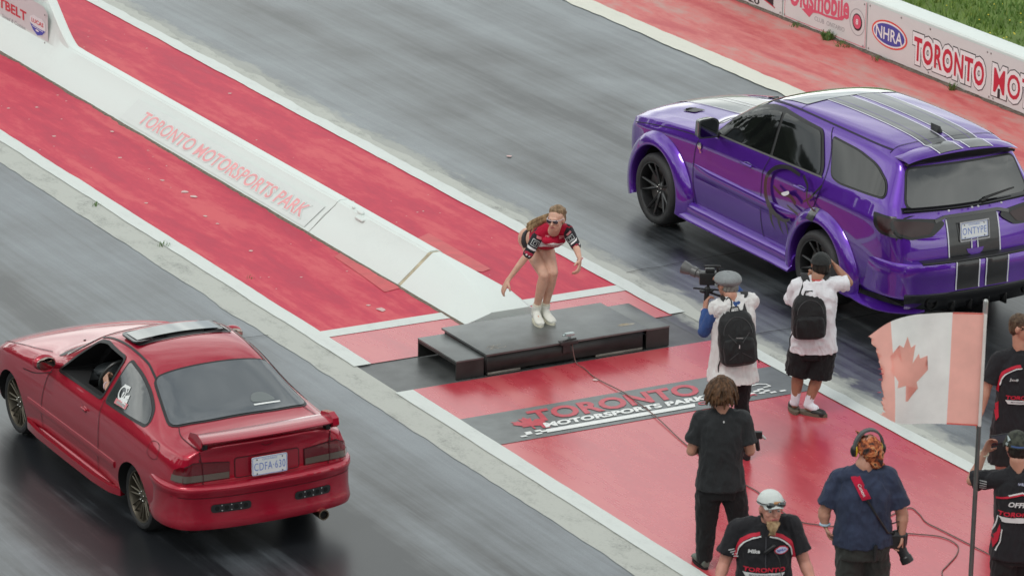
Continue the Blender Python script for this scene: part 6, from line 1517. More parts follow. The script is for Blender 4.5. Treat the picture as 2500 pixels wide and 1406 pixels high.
# ----------------------------------------------------------------- shared pieces
def backpack(f, label, J0, J1, w_, d_, col, marks='x', strap=True, off=0):
    """worn on the back, towards -y of the figure"""
    t, add = f.item('backpack', label, 'backpack', lerp(J0, J1, .5))
    up = (J0 - J1); h = up.length; up.normalize(); rt = V((1, 0, 0)) + V((0, .12, 0)); rt = (rt - up * rt.dot(up)).normalized(); out = rt.cross(up) * 1
    if out.y > 0: out = -out
    c = lerp(J0, J1, .5) + out * .0
    def ring(t_, w__, dd, o0=0): p = J1 + up * h * t_ + out * o0; return [p + rt * w__ * math.copysign(abs(math.cos(k)) ** .55, math.cos(k)) + out * dd * math.copysign(abs(math.sin(k)) ** .55, math.sin(k)) for k in [2 * PI * i / 24 for i in range(24)]]
    bm = B(); rings(bm, [ring(a, w_ * b_, d_ * e, o_) for a, b_, e, o_ in [(0, .55, .5, -.0), (.03, .8, .8, 0), (.1, .97, 1, .01), (.4, 1, 1.1, .01), (.7, .96, 1.0, .0), (.88, .84, .85, -.01), (.97, .62, .6, -.02), (1, .35, .3, -.02)]])
    b_ = add('pack_body', remesh(bm, .009, 4, .004, (6, 6, 6)), cloth('pack_' + col[0], col[1], .2, .6), angle=None)
    bm = B(); rings(bm, [ring(a, w_ * b_, d_ * e * .5, .055 + .6 * d_ * .5) for a, b_, e in [(.06, .6, .6), (.1, .82, 1), (.35, .86, 1.1), (.52, .78, .9), (.58, .5, .4)]])
    add('front_pocket', remesh(bm, .009, 3, .003), cloth('pack_' + col[0], col[1], .2, .6), b_, angle=None)
    bb_ = bvh_of(b_); g = simple('pack_piping', (.035, .036, .038), .5)
    def pj(x, z): p = c + rt * x + up * z + out * .5; return p
    for a_, z_ in [((-.8, .12), (-.25, -.12)), ((.8, .12), (.25, -.12))] if marks == 'x' else []:
        pts = [p for p in (V((0, 0, 0)),)]
    bm = B(); L = [(pj(w_ * math.cos(a) * .75, h * (.12 + .30 * math.sin(a)))) for a in [PI * k / 16 for k in range(17)]]
    pts = []
    for p in L:
        r_ = bb_.ray_cast(p - V(lerp(J0, J1, .5)), -out)
        if r_[0] is not None: pts.append(r_[0] + out * .002 + V(lerp(J0, J1, .5)))
    if len(pts) > 3: tube(bm, pts, .004, 5); add('zip', bm, g, b_)
    if marks == 'x':
        for x0, z0, x1, z1 in [(-.6, -.32, -.1, -.2), (.6, -.32, .1, -.2), (-.55, .15, -.15, -.02), (.55, .15, .15, -.02)]:
            bm = B(); pts = []
            for k in range(6):
                r_ = bb_.ray_cast(pj(w_ * (x0 + (x1 - x0) * k / 5), h * (z0 + (z1 - z0) * k / 5)) + out * .3 - V(lerp(J0, J1, .5)), -out)
                if r_[0] is not None: pts.append(r_[0] + out * .03 + V(lerp(J0, J1, .5)))
            if len(pts) > 2: tube(bm, pts, .003, 5); add('seam', bm, g, b_)
        bm = B(); p = pj(0, 0) ; q_ = c + out * (d_ * 1.15 + .02); box(bm, q_ + V((-.03, -.004, .03)), q_ + V((.03, .004, .037))); add('maker_tab', bm, simple('tab_grey', (.2, .2, .2), .5), b_)
        bm = B(); box(bm, q_ + V((-.004, -.03, -.05)), q_ + V((.004, -.024, -.02))); add('zip_pull', bm, simple('tab_light', (.5, .5, .5), .4), b_)
    bm = B(); tube(bm, [J0 - rt * .04, J0 - rt * .03 + up * .035, J0 + rt * .03 + up * .035, J0 + rt * .04], .007, 6); add('carry_loop', bm, simple('strap_black', (.014, .014, .015), .7), b_)
    sb = f.sb
    for q in 'AB':
        sx = -1 if q == 'A' else 1; sh = f.J['sh' + q]; mid = lerp(sh, f.sm, .38)
        pts = spline([J0 + rt * sx * w_ * .45 - up * .03, lerp(J0, mid, .6) + V((0, -.01, .06)), mid + V((0, -.02, .088 * f.W)), mid + V((0, .06, .082 * f.W)), mid + V((0, .14 * f.D, .0))], 5)
        L = []
        for i, p in enumerate(pts):
            d = (pts[min(i + 1, len(pts) - 1)] - pts[max(i - 1, 0)]).normalized(); side_ = V((1, 0, 0)); side_ = (side_ - d * side_.dot(d)).normalized(); n_ = side_.cross(d)
            L.append([p + side_ * .032 + n_ * .006, p - side_ * .032 + n_ * .006, p - side_ * .032 - n_ * .006, p + side_ * .032 - n_ * .006])
        bm = B(); rings(bm, L); bmesh.ops.recalc_face_normals(bm, faces=bm.faces); add('shoulder_strap', bm, simple('strap_black', (.014, .014, .015), .7), t)
        bm = B(); tube(bm, [J1 + rt * sx * w_ * .92 + up * .07, J1 + rt * sx * (w_ + .012) + V((0, .03, .0)), J1 + rt * sx * (w_ + .008) + V((0, .03, -.07 if sx < 0 else -.01))], .006, 6); add('loose_strap', bm, simple('strap_black', (.014, .014, .015), .7), t)
    return t, add
def official_marks(f, cx, zt, back=False, name_txt=None, w_=1.0, badge=True):
    """team shirt: red and white yoke stripe, lettering bar"""
    RD = simple('team_red', (.50, .01, .035), .7); WH = simple('team_white', (.62, .62, .62), .7)
    s_ = w_
    for sg in (-1, 1):
        P = [(cx + sg * x * s_, zt + z) for x, z in ([(.035, .0), (.10, -.02), (.165, -.075), (.19, -.16), (.195, -.24)])]
        f.decal('yoke_stripe', stroke2([(p.x, p.y) for p in spline([(a, b_, 0) for a, b_ in P], 5)], .024), RD, .006)
        P = [(x - sg * .010, z - .018) for x, z in P[:4]]
        f.decal('yoke_piping', stroke2([(p.x, p.y) for p in spline([(a, b_, 0) for a, b_ in P], 5)], .009), WH, .0075)
    f.decal('team_lettering', text2('TORONTO', .27 * s_, .036, .035, .15, cx - .14 * s_, zt - .285), RD, .007)
    f.decal('team_bar', poly2([(cx - .12 * s_, zt - .325), (cx + .11 * s_, zt - .325), (cx + .13 * s_, zt - .292), (cx - .14 * s_, zt - .292)]), WH, .007)
    f.decal('team_bar_text', text2('MOTORSPORTS PARK', .2 * s_, .013, .01, .1, cx - .10 * s_, zt - .315), simple('team_dark', (.05, .05, .06), .7), .009)
# ----------------------------------------------------------------- bearded official
f = Fig('beard', 'bearded official in a white cap and black team shirt with red piping, facing the stands', (.52, .24, .18), (.25, -.96, .08), W=1.16, D=1.2, arm=1.15, leg=1.1, head=1.04)
J = f.J
f.body({'A': ((1, 0, 0), -1, .4), 'B': ((-1, 0, 0), 1, .4)}, vox=.009)
f.shirt('team_shirt', cloth('team_black', (.016, .016, .019)), hem=-.25, sleeve=.70, disp=.008, arm_g=.026)
zt = f.sm.z - .01; cx = f.sm.x + .005; official_marks(f, cx, zt, w_=1.12)
f.decal('name_lettering', text2('Mike', .085, .032, .035, .15, cx - .125, zt - .14), simple('team_white', (.62, .62, .62), .7), .008)
f.decal('oval_badge', ellipse2(cx + .115, zt - .115, .052, .031), simple('team_red', (.5, .01, .035), .7), .008); f.decal('oval_badge', ellipse2(cx + .115, zt - .115, .043, .024), simple('badge_pale', (.5, .52, .68), .6), .010)
f.decal('badge_lettering', text2('NHRA', .06, .02, .02, 0, cx + .085, zt - .125), simple('badge_blue', (.08, .1, .4), .6), .012)
f.decal('sleeve_logo', merge2(*[stroke2([(J['shA'].x - .06 + .012 * k, J['shA'].z - .13 - .016 * k), (J['shA'].x - .02 + .012 * k, J['shA'].z - .12 - .02 * k)], .008) for k in range(4)]), simple('team_white', (.62, .62, .62), .7), .006)
f.decal('sleeve_stripe', stroke2([(J['shA'].x - .10, J['shA'].z - .19), (J['shA'].x - .06, J['shA'].z - .25)], .014), simple('team_red', (.5, .01, .035), .7), .006)
f.decal('button_placket', stroke2([(cx, zt - .02), (cx + .006, zt - .30), (cx, zt - .5)], .006), simple('team_dark', (.05, .05, .06), .7), .006)
f.legs('trousers', cloth('trousers_black', (.014, .014, .015)), 2)
f.shoes(M_BLK, M_WELL)
f.face_parts((.30, .08, .07))
bm = B(); ell(bm, f.hp(0, .055, -.09), (.045, .038, .035), f.HM)
P0_ = f.hp(0, .07, -.09)
for _ in range(90):
    a = rnd.uniform(-1, 1); p = f.hp(.042 * a, .07 + rnd.uniform(-.02, .015), -.085 + rnd.uniform(-.02, .008)); e = lerp(p, J['beard'] + V((a * .02 + rnd.gauss(0, .012), 0, rnd.uniform(-.01, .03))), rnd.uniform(.7, 1))
    m_ = lerp(p, e, .5) + V((rnd.gauss(0, .008), -.02, 0)); limb(bm, [p, m_, e], [.010, .008, .003])
obj('beard', remesh(bm, .006, 1), m_hair('beard_ginger', (.20, .12, .06), (.42, .30, .17)), f.root, angle=None)
bm = B(); ell(bm, f.hp(0, -.03, -.02), V((.08, .08, .075)), f.HM); obj('hair', remesh(bm, .007, 1, .004, (30, 30, 30)), m_hair('hair_dkbrown', (.05, .03, .02), (.12, .08, .05)), f.root, angle=None)
cp = obj('cap', dome(f, .045, .094, .112, .095), cloth('cap_white', (.58, .62, .60), .06), f.root, angle=60)
obj('cap_brim', brim(f, .055, .070, .085, .085, .006), cloth('cap_white', (.58, .62, .60), .06), cp)
cb = bvh_of(cp); f.decal('cap_emblem', merge2(poly2([(f.hc.x - .005, f.hc.z + .055), (f.hc.x + .07, f.hc.z + .06), (f.hc.x + .06, f.hc.z + .085), (f.hc.x + .02, f.hc.z + .09)])), simple('emblem_tan', (.5, .25, .10), .7), .004, cp, cb)
bm = B(); tube(bm, [f.hp(-.098, -.02, .06), f.hp(-.085, .07, .062), f.hp(-.04, .118, .066), f.hp(0, .126, .066), f.hp(.04, .118, .066), f.hp(.085, .07, .062), f.hp(.098, -.02, .06)], .005, 6); gf = obj('sunglasses', bm, M_BLKG, f.root)
for sx in (-1, 1):
    bm = B(); ell(bm, f.hp(sx * .04, .118, .06), (.034, .014, .022), f.HM, 14); obj('lens', bm, simple('lens_mirror', (.10, .11, .11), .05, metal=.9), gf)
t, add = f.item('microphone_pack', 'small black device clipped on the shirt front of the bearded official', 'radio', V((cx + .03, -.2, zt - .1)))
h = f.sb.ray_cast(V((cx + .03, -2, zt - .10)), V((0, 1, 0)))[0]
bm = B(); capsule(bm, h + V((-.03, -.012, -.03)), h + V((.03, -.012, .02)), .013, .013); add('device_case', bm, M_BLK); bm = B(); tube(bm, spline([h + V((.03, -.015, -.02)), h + V((.07, -.02, -.08)), h + V((.09, -.02, -.2)), h + V((.1, -.02, -.3))], 5), .004, 5); add('lead', bm, M_BLK)

# ----------------------------------------------------------------- man in a black T-shirt, seen from behind
f = Fig('backblack', 'man in a plain black T-shirt and black jeans with messy brown hair, seen from behind', SK3, (.1, .99, -.08), W=1.0, D=1.0, arm=1.02, leg=.92)
J = f.J
f.body({'A': ((.5, 0, .5), 1, .6), 'B': ((-.5, 0, .5), -1, .6)}, vox=.008)
f.shirt('t_shirt', cloth('tee_black', (.022, .024, .026)), hem=-.06, sleeve=.74, disp=.009, arm_g=.028, sr=1.02)
f.decal('collar_tag', ellipse2(f.sm.x + .01, f.sm.z + .005, .006, .008, 10), simple('tab_light', (.5, .5, .5), .4), .008)
f.legs('jeans', cloth('jeans_black', (.009, .009, .010)), 2, g=.022, disp=.006, wide=1.04)
f.shoes(simple('shoe_greygreen', (.10, .12, .10), .6), M_WELL)
M_BRN = m_hair('hair_brown', (.03, .016, .008), (.13, .065, .032))
def scalp(r_):
    while True:
        d = V((r_.gauss(0, 1), r_.gauss(0, 1), r_.gauss(0, 1))).normalized()
        if d.z > -.35 and not (d.y > .75 and d.z < .3): break
    p = f.hp(d.x * .082, -.015 + d.y * .10, .02 + d.z * .098); return p, (f.HM @ d * .5 + V((0, -.2, -.5))).normalized()
bm = strands(f, 170, scalp, rnd, .13, .0105); ell(bm, f.hp(0, -.02, .02), V((.085, .10, .10)), f.HM); ell(bm, f.hp(0, -.055, -.045), V((.07, .05, .075)), f.HM)
obj('hair', remesh(bm, .0055, 1), M_BRN, f.root, angle=None)
t, add = f.item('handheld_gimbal', 'small black handheld device in the right hand of the man in the plain black T-shirt', 'gadget', 'gad')
bm = B(); p = J['gad']; capsule(bm, p + V((.02, 0, -.06)), p + V((.0, 0, .06)), .018, .018); box(bm, p + V((-.01, -.02, .03)), p + V((.05, .02, .09)), .006); add('grip', bm, M_BLK); bm = B(); capsule(bm, p + V((.05, -.0, .05)), p + V((.075, -.0, .03)), .014, .01); add('clip', bm, simple('tab_light', (.5, .5, .5), .4))

# ----------------------------------------------------------------- man in a navy T-shirt with headscarf and ear protectors
f = Fig('navy', 'man in a navy T-shirt and tiger print headscarf, seen from behind', SK3, (-.25, .95, .1), W=1.24, D=1.25, arm=1.18, leg=1.08, head=1.03)
J = f.J
f.body({'A': ((1, 0, 0), 1, .45), 'B': ((-1, 0, 0), -1, .9)}, vox=.009)
f.shirt('t_shirt', cloth('tee_navy', (.030, .040, .075), .25), hem=.0, sleeve=.80, disp=.012, arm_g=.026, sr=.98)
f.legs('trousers', cloth('trousers_grey', (.035, .037, .034)), 2, g=.02)
f.shoes(M_BLK, M_WELL)
m, nt, b = new_mat('tiger_print'); n = tex_noise(nt, s=11, detail=3, dist=1.6, rough=.6); nt.links.new(ramp(nt, n, [(.38, (.01, .008, .006)), (.46, (.16, .03, .008)), (.53, (.42, .10, .025)), (.60, (.60, .28, .12)), (.66, (.03, .012, .008))]), b.inputs['Base Color']); b.inputs['Roughness'].default_value = .7; M_TIG = m
bm = dome(f, -.01, .092, .112, .125, -.005); ell(bm, f.hp(.02, -.06, -.02), V((.08, .06, .085)), f.HM); ell(bm, f.hp(.035, -.10, -.06), V((.05, .03, .06)), f.HM)
for k in range(5): capsule(bm, f.hp(.02, -.10, -.02 - .01 * k), f.hp(.05 + .01 * k, -.115 + .006 * k, -.09), .02, .012)
obj('headscarf', remesh(bm, .006, 2, .009, (16, 16, 14)), M_TIG, f.root, angle=None)
bm = B(); capsule(bm, f.hp(-.05, .03, .10), f.hp(-.10, .03, .14), .022, .004); obj('scarf_ear', bm, M_TIG, f.root)
t, add = f.item('ear_protectors', 'black and yellow ear protectors with grey headband over the tiger print headscarf', 'ear protectors', 'head')
bm = B(); L = []
for k in range(19):
    a = PI * k / 18; L.append([f.hp((.102 + e) * math.cos(a), .005 + y_, .01 + (.135 + e) * math.sin(a)) for e, y_ in ((0, -.02), (.016, -.018), (.016, .018), (0, .02))])
rings(bm, L); bmesh.ops.recalc_face_normals(bm, faces=bm.faces); add('headband', bm, simple('band_padded', (.08, .09, .09), .6))
for sx in (-1, 1):
    bm = B(); ell(bm, f.hp(sx * .112, .005, -.01), V((.026, .036, .048)), f.HM); cu_ = add('cup', bm, simple('muff_black', (.015, .015, .015), .35))
    bm = B(); ell(bm, f.hp(sx * .098, .005, -.01), V((.013, .040, .052)), f.HM); add('cup_ring', bm, simple('muff_yellow', (.65, .42, .02), .4), cu_)
# red shoulder strap with the camera hanging by the right hand
t, add = f.item('camera', 'black camera with long lens hanging on a red strap beside the navy T-shirt', 'camera', 'camT')
def onback(u, v, o_=.012):
    h = f.sb.ray_cast(V((u, -2, v)), V((0, 1, 0)), 4)[0]; return (h + V((0, -o_, 0))) if h else V((u, -.1, v))
sT = J['strapT']; cT, cL = J['camT'], J['camL']
w0 = V((f.sm.x - .07, 0, f.sm.z + .035)); w1 = V((f.sm.x + .015, 0, f.sm.z - .115)); w2 = V((J['hipB'].x + .09, 0, J['hipB'].z + .13))
L = []
for k in range(9):
    p = w0.lerp(w1, k / 8); q_ = onback(p.x, p.z, .008); L.append([q_ + V((-.033, -.004, -.01)), q_ + V((.033, -.004, .01)), q_ + V((.033, .006, .01)), q_ + V((-.033, .006, -.01))])
top = onback(w0.x, w0.z); L.insert(0, [top + V((-.033 + .0, .10, .03)), top + V((.03, .10, .045)), top + V((.03, .11, .035)), top + V((-.033, .11, .02))])
bm = B(); rings(bm, L); bmesh.ops.recalc_face_normals(bm, faces=bm.faces); st_ = add('strap_pad', bm, cloth('strap_red', (.42, .01, .04)))
ctr = w0.lerp(w1, .55); sl = merge2(text2('Canon', .09, .026, .01, 0, -.045, -.013)); a_ = math.atan2(w1.z - w0.z, w1.x - w0.x)
for v in sl.verts:
    x_, y_ = v.co.x, v.co.y; q_ = onback(ctr.x + x_ * math.cos(a_) - y_ * math.sin(a_), ctr.z + x_ * math.sin(a_) + y_ * math.cos(a_), .016); v.co = q_
add('strap_lettering', fix_up(sl, (0, 1, 0)), simple('team_white', (.62, .62, .62), .7), st_, smooth=False)
bm = B(); pts = [onback(*(lambda p: (p.x, p.z))(w1.lerp(w2, k / 10)), .010) for k in range(11)] + [cT + V((-.02, -.02, .05))]; tube(bm, pts, .009, 6); tube(bm, [cT + V((.0, -.03, .04)), cT + V((.02, -.02, .15)), V((J['hipB'].x + .12, -.12, J['hipB'].z + .2))], .006, 6); add('strap_webbing', bm, M_BLK)
bm = B(); box(bm, cT + V((-.07, -.045, -.07)), cT + V((.07, .035, .045)), .014); ell(bm, cT + V((0, -.005, .05)), (.035, .035, .022)); capsule(bm, cT + V((.06, 0, -.04)), cT + V((.065, 0, .03)), .025, .025); add('camera_body', remesh(bm, .006, 1), simple('camera_black', (.012, .012, .013), .4), angle=None)
d = (cL - cT).normalized(); bm = B(); x_, y_ = frame(d)
rings(bm, [[cT + d * t_ + (x_ * math.cos(k) + y_ * math.sin(k)) * r_ for k in [2 * PI * i / 22 for i in range(22)]] for t_, r_ in [(.03, .036), (.07, .036), (.072, .040), (.11, .040), (.112, .037), (.15, .04), (.16, .048), (.205, .05)]])
ln = add('lens_barrel', bm, simple('camera_black', (.012, .012, .013), .4), angle=25)
bm = B(); rings(bm, [[cT + d * t_ + (x_ * math.cos(k) + y_ * math.sin(k)) * r_ for k in [2 * PI * i / 22 for i in range(22)]] for t_, r_ in [(.2056, .044), (.2066, .001)]], cap=False); add('lens_glass', bm, simple('lens_glass', (.03, .03, .05), .05, coat=1), ln)
bm = B(); tube(bm, [J['wrA'] + V((.036 * math.cos(a), .036 * math.sin(a), .0)) for a in [2 * PI * k / 16 for k in range(16)]], .009, 6, closed=True); obj('wristband', bm, simple('band_blue', (.35, .5, .6), .6), f.root)
h = onback(f.hm.x + .085, f.hm.z + .02, .01); bm = B(); box(bm, h + V((-.014, -.02, -.09)), h + V((.014, .01, .03)), .004); obj('belt_pouch', bm, M_BLK, f.root)

# ----------------------------------------------------------------- official with a phone
f = Fig('phone', 'official in a team shirt and dark camouflage cap holding up a phone, from behind', SK3, (-.35, .93, .0), W=1.05, D=1.05, arm=1.0, leg=1.02)
J = f.J
f.body({'A': ((.6, -.4, .3), 1, .7), 'B': ((-.6, -.3, .2), -1, .7)}, vox=.0085)
f.shirt('team_shirt', cloth('team_black', (.016, .016, .019)), hem=-.12, sleeve=.93, disp=.009, arm_g=.028, sr=1.05)
cx, zt = f.sm.x, f.sm.z
RD = simple('team_red', (.50, .01, .035), .7); WH = simple('team_white', (.62, .62, .62), .7)
P = [(cx - .34, zt - .145), (cx - .2, zt - .135), (cx - .1, zt - .11), (cx, zt - .085), (cx + .1, zt - .11), (cx + .22, zt - .14)]
f.decal('yoke_stripe', stroke2(P, .014), RD, .006); f.decal('yoke_piping', stroke2([(x, z + .012) for x, z in P[2:]], .012), WH, .007)
f.decal('back_lettering', text2('OFFICIAL', .25, .04, .035, .25, cx - .105, zt - .185), WH, .007)
f.decal('team_lettering', text2('TORONTO', .30, .036, .035, .15, cx - .17, zt - .262), RD, .007); f.decal('team_bar', poly2([(cx - .14, zt - .31), (cx + .12, zt - .31), (cx + .15, zt - .27), (cx - .16, zt - .27)]), WH, .007)
f.decal('side_stripe', merge2(poly2([(cx - .20, zt - .46), (cx - .17, zt - .40), (cx - .15, zt - .33), (cx - .145, zt - .38), (cx - .16, zt - .47), (cx - .19, zt - .54)])), RD, .006)
f.decal('side_piping', merge2(stroke2([(cx - .205, zt - .44), (cx - .18, zt - .36), (cx - .165, zt - .27)], .008), stroke2([(cx - .175, zt - .55), (cx - .145, zt - .47), (cx - .135, zt - .37)], .008)), WH, .007)
f.decal('collar_lettering', text2('NHRA', .05, .02, .01, 0, cx - .03, zt - .02), simple('badge_pale', (.5, .52, .68), .6), .007)
f.decal('sleeve_lettering', merge2(*[stroke2([(cx - .31 + .0 * k, zt - .02 - .018 * k), (cx - .26, zt - .022 - .018 * k)], .008) for k in range(4)]), simple('badge_grey', (.4, .42, .42), .6), .006)
f.legs('trousers', cloth('trousers_black', (.014, .014, .015)), 2, wide=1.05); f.shoes(M_BLK, M_WELL)
bm = B(); ell(bm, f.hp(0, -.03, -.015), V((.083, .09, .085)), f.HM); obj('hair', remesh(bm, .007, 1, .003, (30, 30, 30)), m_hair('hair_black', (.012, .010, .009), (.03, .025, .02)), f.root, angle=None)
m, nt, b = new_mat('camo_dark'); n = tex_noise(nt, s=28, detail=3); nt.links.new(ramp(nt, n, [(.42, (.012, .014, .010)), (.5, (.035, .04, .028)), (.62, (.05, .055, .04))]), b.inputs['Base Color']); b.inputs['Roughness'].default_value = .8
cp = obj('cap', dome(f, .02, .094, .115, .112), m, f.root, angle=60); obj('cap_brim', brim(f, .026, .075, .085, .086, .02), m, cp)
cb = bvh_of(cp); f.decal('cap_strap', stroke2([(f.hc.x - .05, f.hc.z + .036), (f.hc.x + .09, f.hc.z + .036)], .012), simple('strap_blue', (.05, .10, .25), .5), .003, cp, cb)
f.decal('cap_emblem', merge2(stroke2([(f.hc.x - .085, f.hc.z + .06), (f.hc.x - .06, f.hc.z + .085)], .022), stroke2([(f.hc.x - .08, f.hc.z + .03), (f.hc.x - .075, f.hc.z + .05)], .012)), simple('emblem_silver', (.35, .42, .42), .4), .004, cp, cb)
bm = B(); tube(bm, [J['wrA'] + V((.034 * math.cos(a), .034 * math.sin(a), .01 * math.sin(a))) for a in [2 * PI * k / 16 for k in range(16)]], .006, 6, closed=True); obj('wristband', bm, simple('band_cream', (.65, .6, .45), .6), f.root)
t, add = f.item('smartphone', 'smartphone held up sideways beside the camouflage cap at the right edge', 'phone', 'phone')
p = J['phone']; Mx = Matrix.Translation(p) @ Matrix.Rotation(-.12, 4, 'Y') @ Matrix.Rotation(.15, 4, 'Z')
bm = B(); box(bm, (-.075, -.005, -.036), (.075, .005, .036), .004, Mx); add('phone_case', bm, M_BLK); bm = B(); box(bm, (-.069, -.0062, -.031), (.069, -.0052, .031), 0, Mx); add('screen', bm, simple('phone_screen', (.08, .10, .13), .1, coat=1)); bm = B(); box(bm, (-.075, -.007, -.043), (-.02, .006, -.036), .002, Mx); add('case_edge', bm, simple('case_maroon', (.12, .02, .035), .4))

# ----------------------------------------------------------------- official at the right edge behind the flag
f = Fig('poleman', 'young official with short dark hair in a black team shirt and shorts behind the flag', SK3, (.85, -.5, -.1), W=1.02, D=1.02, arm=.98, leg=1.02)
J = f.J
f.body({'A': ((1, .2, 0), -1, .35), 'B': ((-1, 0, 0), 1, .4)}, vox=.0085)
f.shirt('team_shirt', cloth('team_black', (.016, .016, .019)), hem=-.2, sleeve=.80, disp=.008, arm_g=.03, sr=1.05)
official_marks(f, f.sm.x + .03, f.sm.z - .03, w_=1.1); f.decal('oval_badge', ellipse2(f.sm.x + .13, f.sm.z - .14, .045, .03), simple('badge_pale', (.5, .52, .68), .6), .008)
f.decal('name_lettering', text2('Joe', .07, .03, .04, .1, f.sm.x - .10, f.sm.z - .16), simple('badge_grey', (.4, .42, .42), .6), .008)
f.decal('side_stripe', poly2([(f.sm.x - .20, f.sm.z - .42), (f.sm.x - .17, f.sm.z - .35), (f.sm.x - .165, f.sm.z - .48), (f.sm.x - .185, f.sm.z - .52)]), RD, .006)
f.legs('shorts', cloth('trousers_black', (.014, .014, .015)), .92, g=.025, wide=1.1); f.shoes(M_BLK, M_WELL, 0)
f.face_parts()
bm = B(); ell(bm, f.hp(0, -.02, .035), V((.082, .098, .088)), f.HM); ell(bm, f.hp(0, -.04, -.01), V((.079, .07, .07)), f.HM); obj('hair', remesh(bm, .006, 1, .004, (40, 40, 40)), m_hair('hair_dkbrown', (.05, .03, .02), (.12, .08, .05)), f.root, angle=None)

# ----------------------------------------------------------------- photographer in shorts
f = Fig('capguy', 'photographer in a white T-shirt, black shorts and white socks, one elbow raised to the side', SK2, (.05, .99, -.1), W=1.08, D=1.12, arm=1.02, leg=.98, head=1.0)
J = f.J
f.body({'A': ((0, -.5, .5), 1, .8), 'B': ((-.5, -.3, -.5), 1, .7)}, vox=.008)
f.shirt('t_shirt', cloth('tee_white', (.70, .70, .73), .05), hem=-.10, sleeve=.92, disp=.012, arm_g=.026, sr=1.02)
f.legs('shorts', cloth('shorts_black', (.010, .010, .011)), 1.0, g=.035, disp=.010, wide=1.06)
for q in 'AB':
    an, kn, to = J['an' + q], J['kn' + q], J['to' + q]
    bm = B(); limb(bm, [lerp(an, kn, .62), lerp(an, kn, .3), an + V((0, 0, .0))], [.050, .044, .040]); capsule(bm, an + V((0, 0, .0)), lerp(an, to, .6) + V((0, 0, .01)), .040, .036)
    so_ = obj('sock', remesh(bm, .007, 3, .002), cloth('sock_white', (.72, .72, .78), .04), f.root, angle=None)
    d = V((to.x - an.x, to.y - an.y, 0)).normalized(); x_ = V((d.y, -d.x, 0)); a0 = V((an.x, an.y, 0)); bm = B()
    rings(bm, [[a0 + d * (.05 + .145 * math.cos(k)) + x_ * .05 * math.sin(k) + V((0, 0, z)) for k in [2 * PI * i / 20 for i in range(20)]] for z in (0, .028)]); bmesh.ops.recalc_face_normals(bm, faces=bm.faces)
    sl = obj('slide_sandal', bm, simple('slide_sole', (.12, .10, .07), .7), f.root)
    bm = B(); capsule(bm, a0 + d * .08 + V((0, 0, .028)), a0 + d * .14 + V((0, 0, .022)), .046, .042); obj('sandal_upper', bm, simple('slide_black', (.012, .012, .012), .5), sl)
bm = B(); ell(bm, f.hp(0, -.03, -.01), V((.08, .082, .085)), f.HM); obj('hair', remesh(bm, .007, 1, .003, (40, 40, 40)), m_hair('hair_black', (.012, .010, .009), (.03, .025, .02)), f.root, angle=None)
cp = obj('cap', dome(f, .02, .093, .113, .098), cloth('cap_charcoal', (.022, .024, .024), .2), f.root, angle=60); obj('cap_brim', brim(f, .024, .075, .085, .086, .02), cloth('cap_charcoal', (.022, .024, .024), .2), cp)
bm = B(); tube(bm, [f.J['neck'] + V((.062 * math.cos(a), .062 * math.sin(a), .0 + .012 * math.sin(a))) for a in [2 * PI * k / 18 for k in range(18)]], .010, 6, closed=True); obj('red_collar', bm, simple('lanyard_red', (.5, .03, .04), .6), f.root)
backpack(f, 'smooth black backpack on the white T-shirt of the photographer in shorts', J['packT'] + V((0, -.02, .0)), J['packB'] + V((0, .0, -.01)), .155, .09, ('smooth', (.010, .010, .011)), marks='')
t, add = f.item('camera', 'camera held to the face of the photographer in shorts', 'camera', lerp(J['hdA'], J['hdB'], .5))
p = f.hp(.0, .17, .0); bm = B(); box(bm, p + V((-.07, -.03, -.045)), p + V((.07, .03, .045)), .01); add('camera_body', bm, simple('camera_black', (.012, .012, .013), .4)); bm = B(); capsule(bm, p + V((0, .02, 0)), p + V((0, .13, 0)), .036, .038); add('lens_barrel', bm, simple('camera_black', (.012, .012, .013), .4))

# ----------------------------------------------------------------- cameraman in a flat cap
f = Fig('flatcap', 'cameraman in a grey flat cap and loose white vest over blue sleeves', SK3, (-.62, .78, -.05), W=1.0, D=1.0, arm=1.0, leg=.9, head=.98)
J = f.J
f.body({'A': ((.4, .3, .5), 1, .9), 'B': ((-.3, -.2, -.6), -1, .8)}, vox=.008)
f.shirt('sleeved_shirt', cloth('shirt_blue', (.03, .07, .21)), hem=-.05, long=True, disp=.006, g=.008, flare=0)
tb = [(-.31, .208, .18), (-.2, .198, .168), (-.08, .185, .15), (.1, .172, .132), (.38, .162, .124), (.6, .168, .125), (.8, .172, .12), (.93, .158, .102), (1.03, .10, .08), (1.08, .07, .066)]
bm = B(); eloft(bm, f.secs(.022, lo=-9, tab=tb)); 
for q in 'AB': capsule(bm, lerp(J['sh' + q], f.sm, .5), lerp(J['sh' + q], f.sm, .02), .098, .084); capsule(bm, lerp(J['neck'], f.sm, .45), lerp(J['sh' + q], f.sm, .12), .074, .068)
f.so = obj('loose_vest', remesh(bm, .009, 3, .011, (13, 13, 3)), cloth('vest_white', (.66, .65, .64), .06), f.root, angle=None); f.sb = bvh_of(f.so)
f.legs('trousers', cloth('jeans_black', (.009, .009, .010)), 2, g=.01, wide=1.0)
f.shoes(M_BLK, M_WELL)
bm = B(); tube(bm, [J['wrA'] + V((.033 * math.cos(a), .033 * math.sin(a), .0)) for a in [2 * PI * k / 16 for k in range(16)]], .010, 6, closed=True); obj('wristband', bm, simple('band_pinkwhite', (.62, .45, .47), .6), f.root)
M_FC = cloth('cap_tweed', (.22, .235, .24), .15)
bm = B(); N = 8; L = []
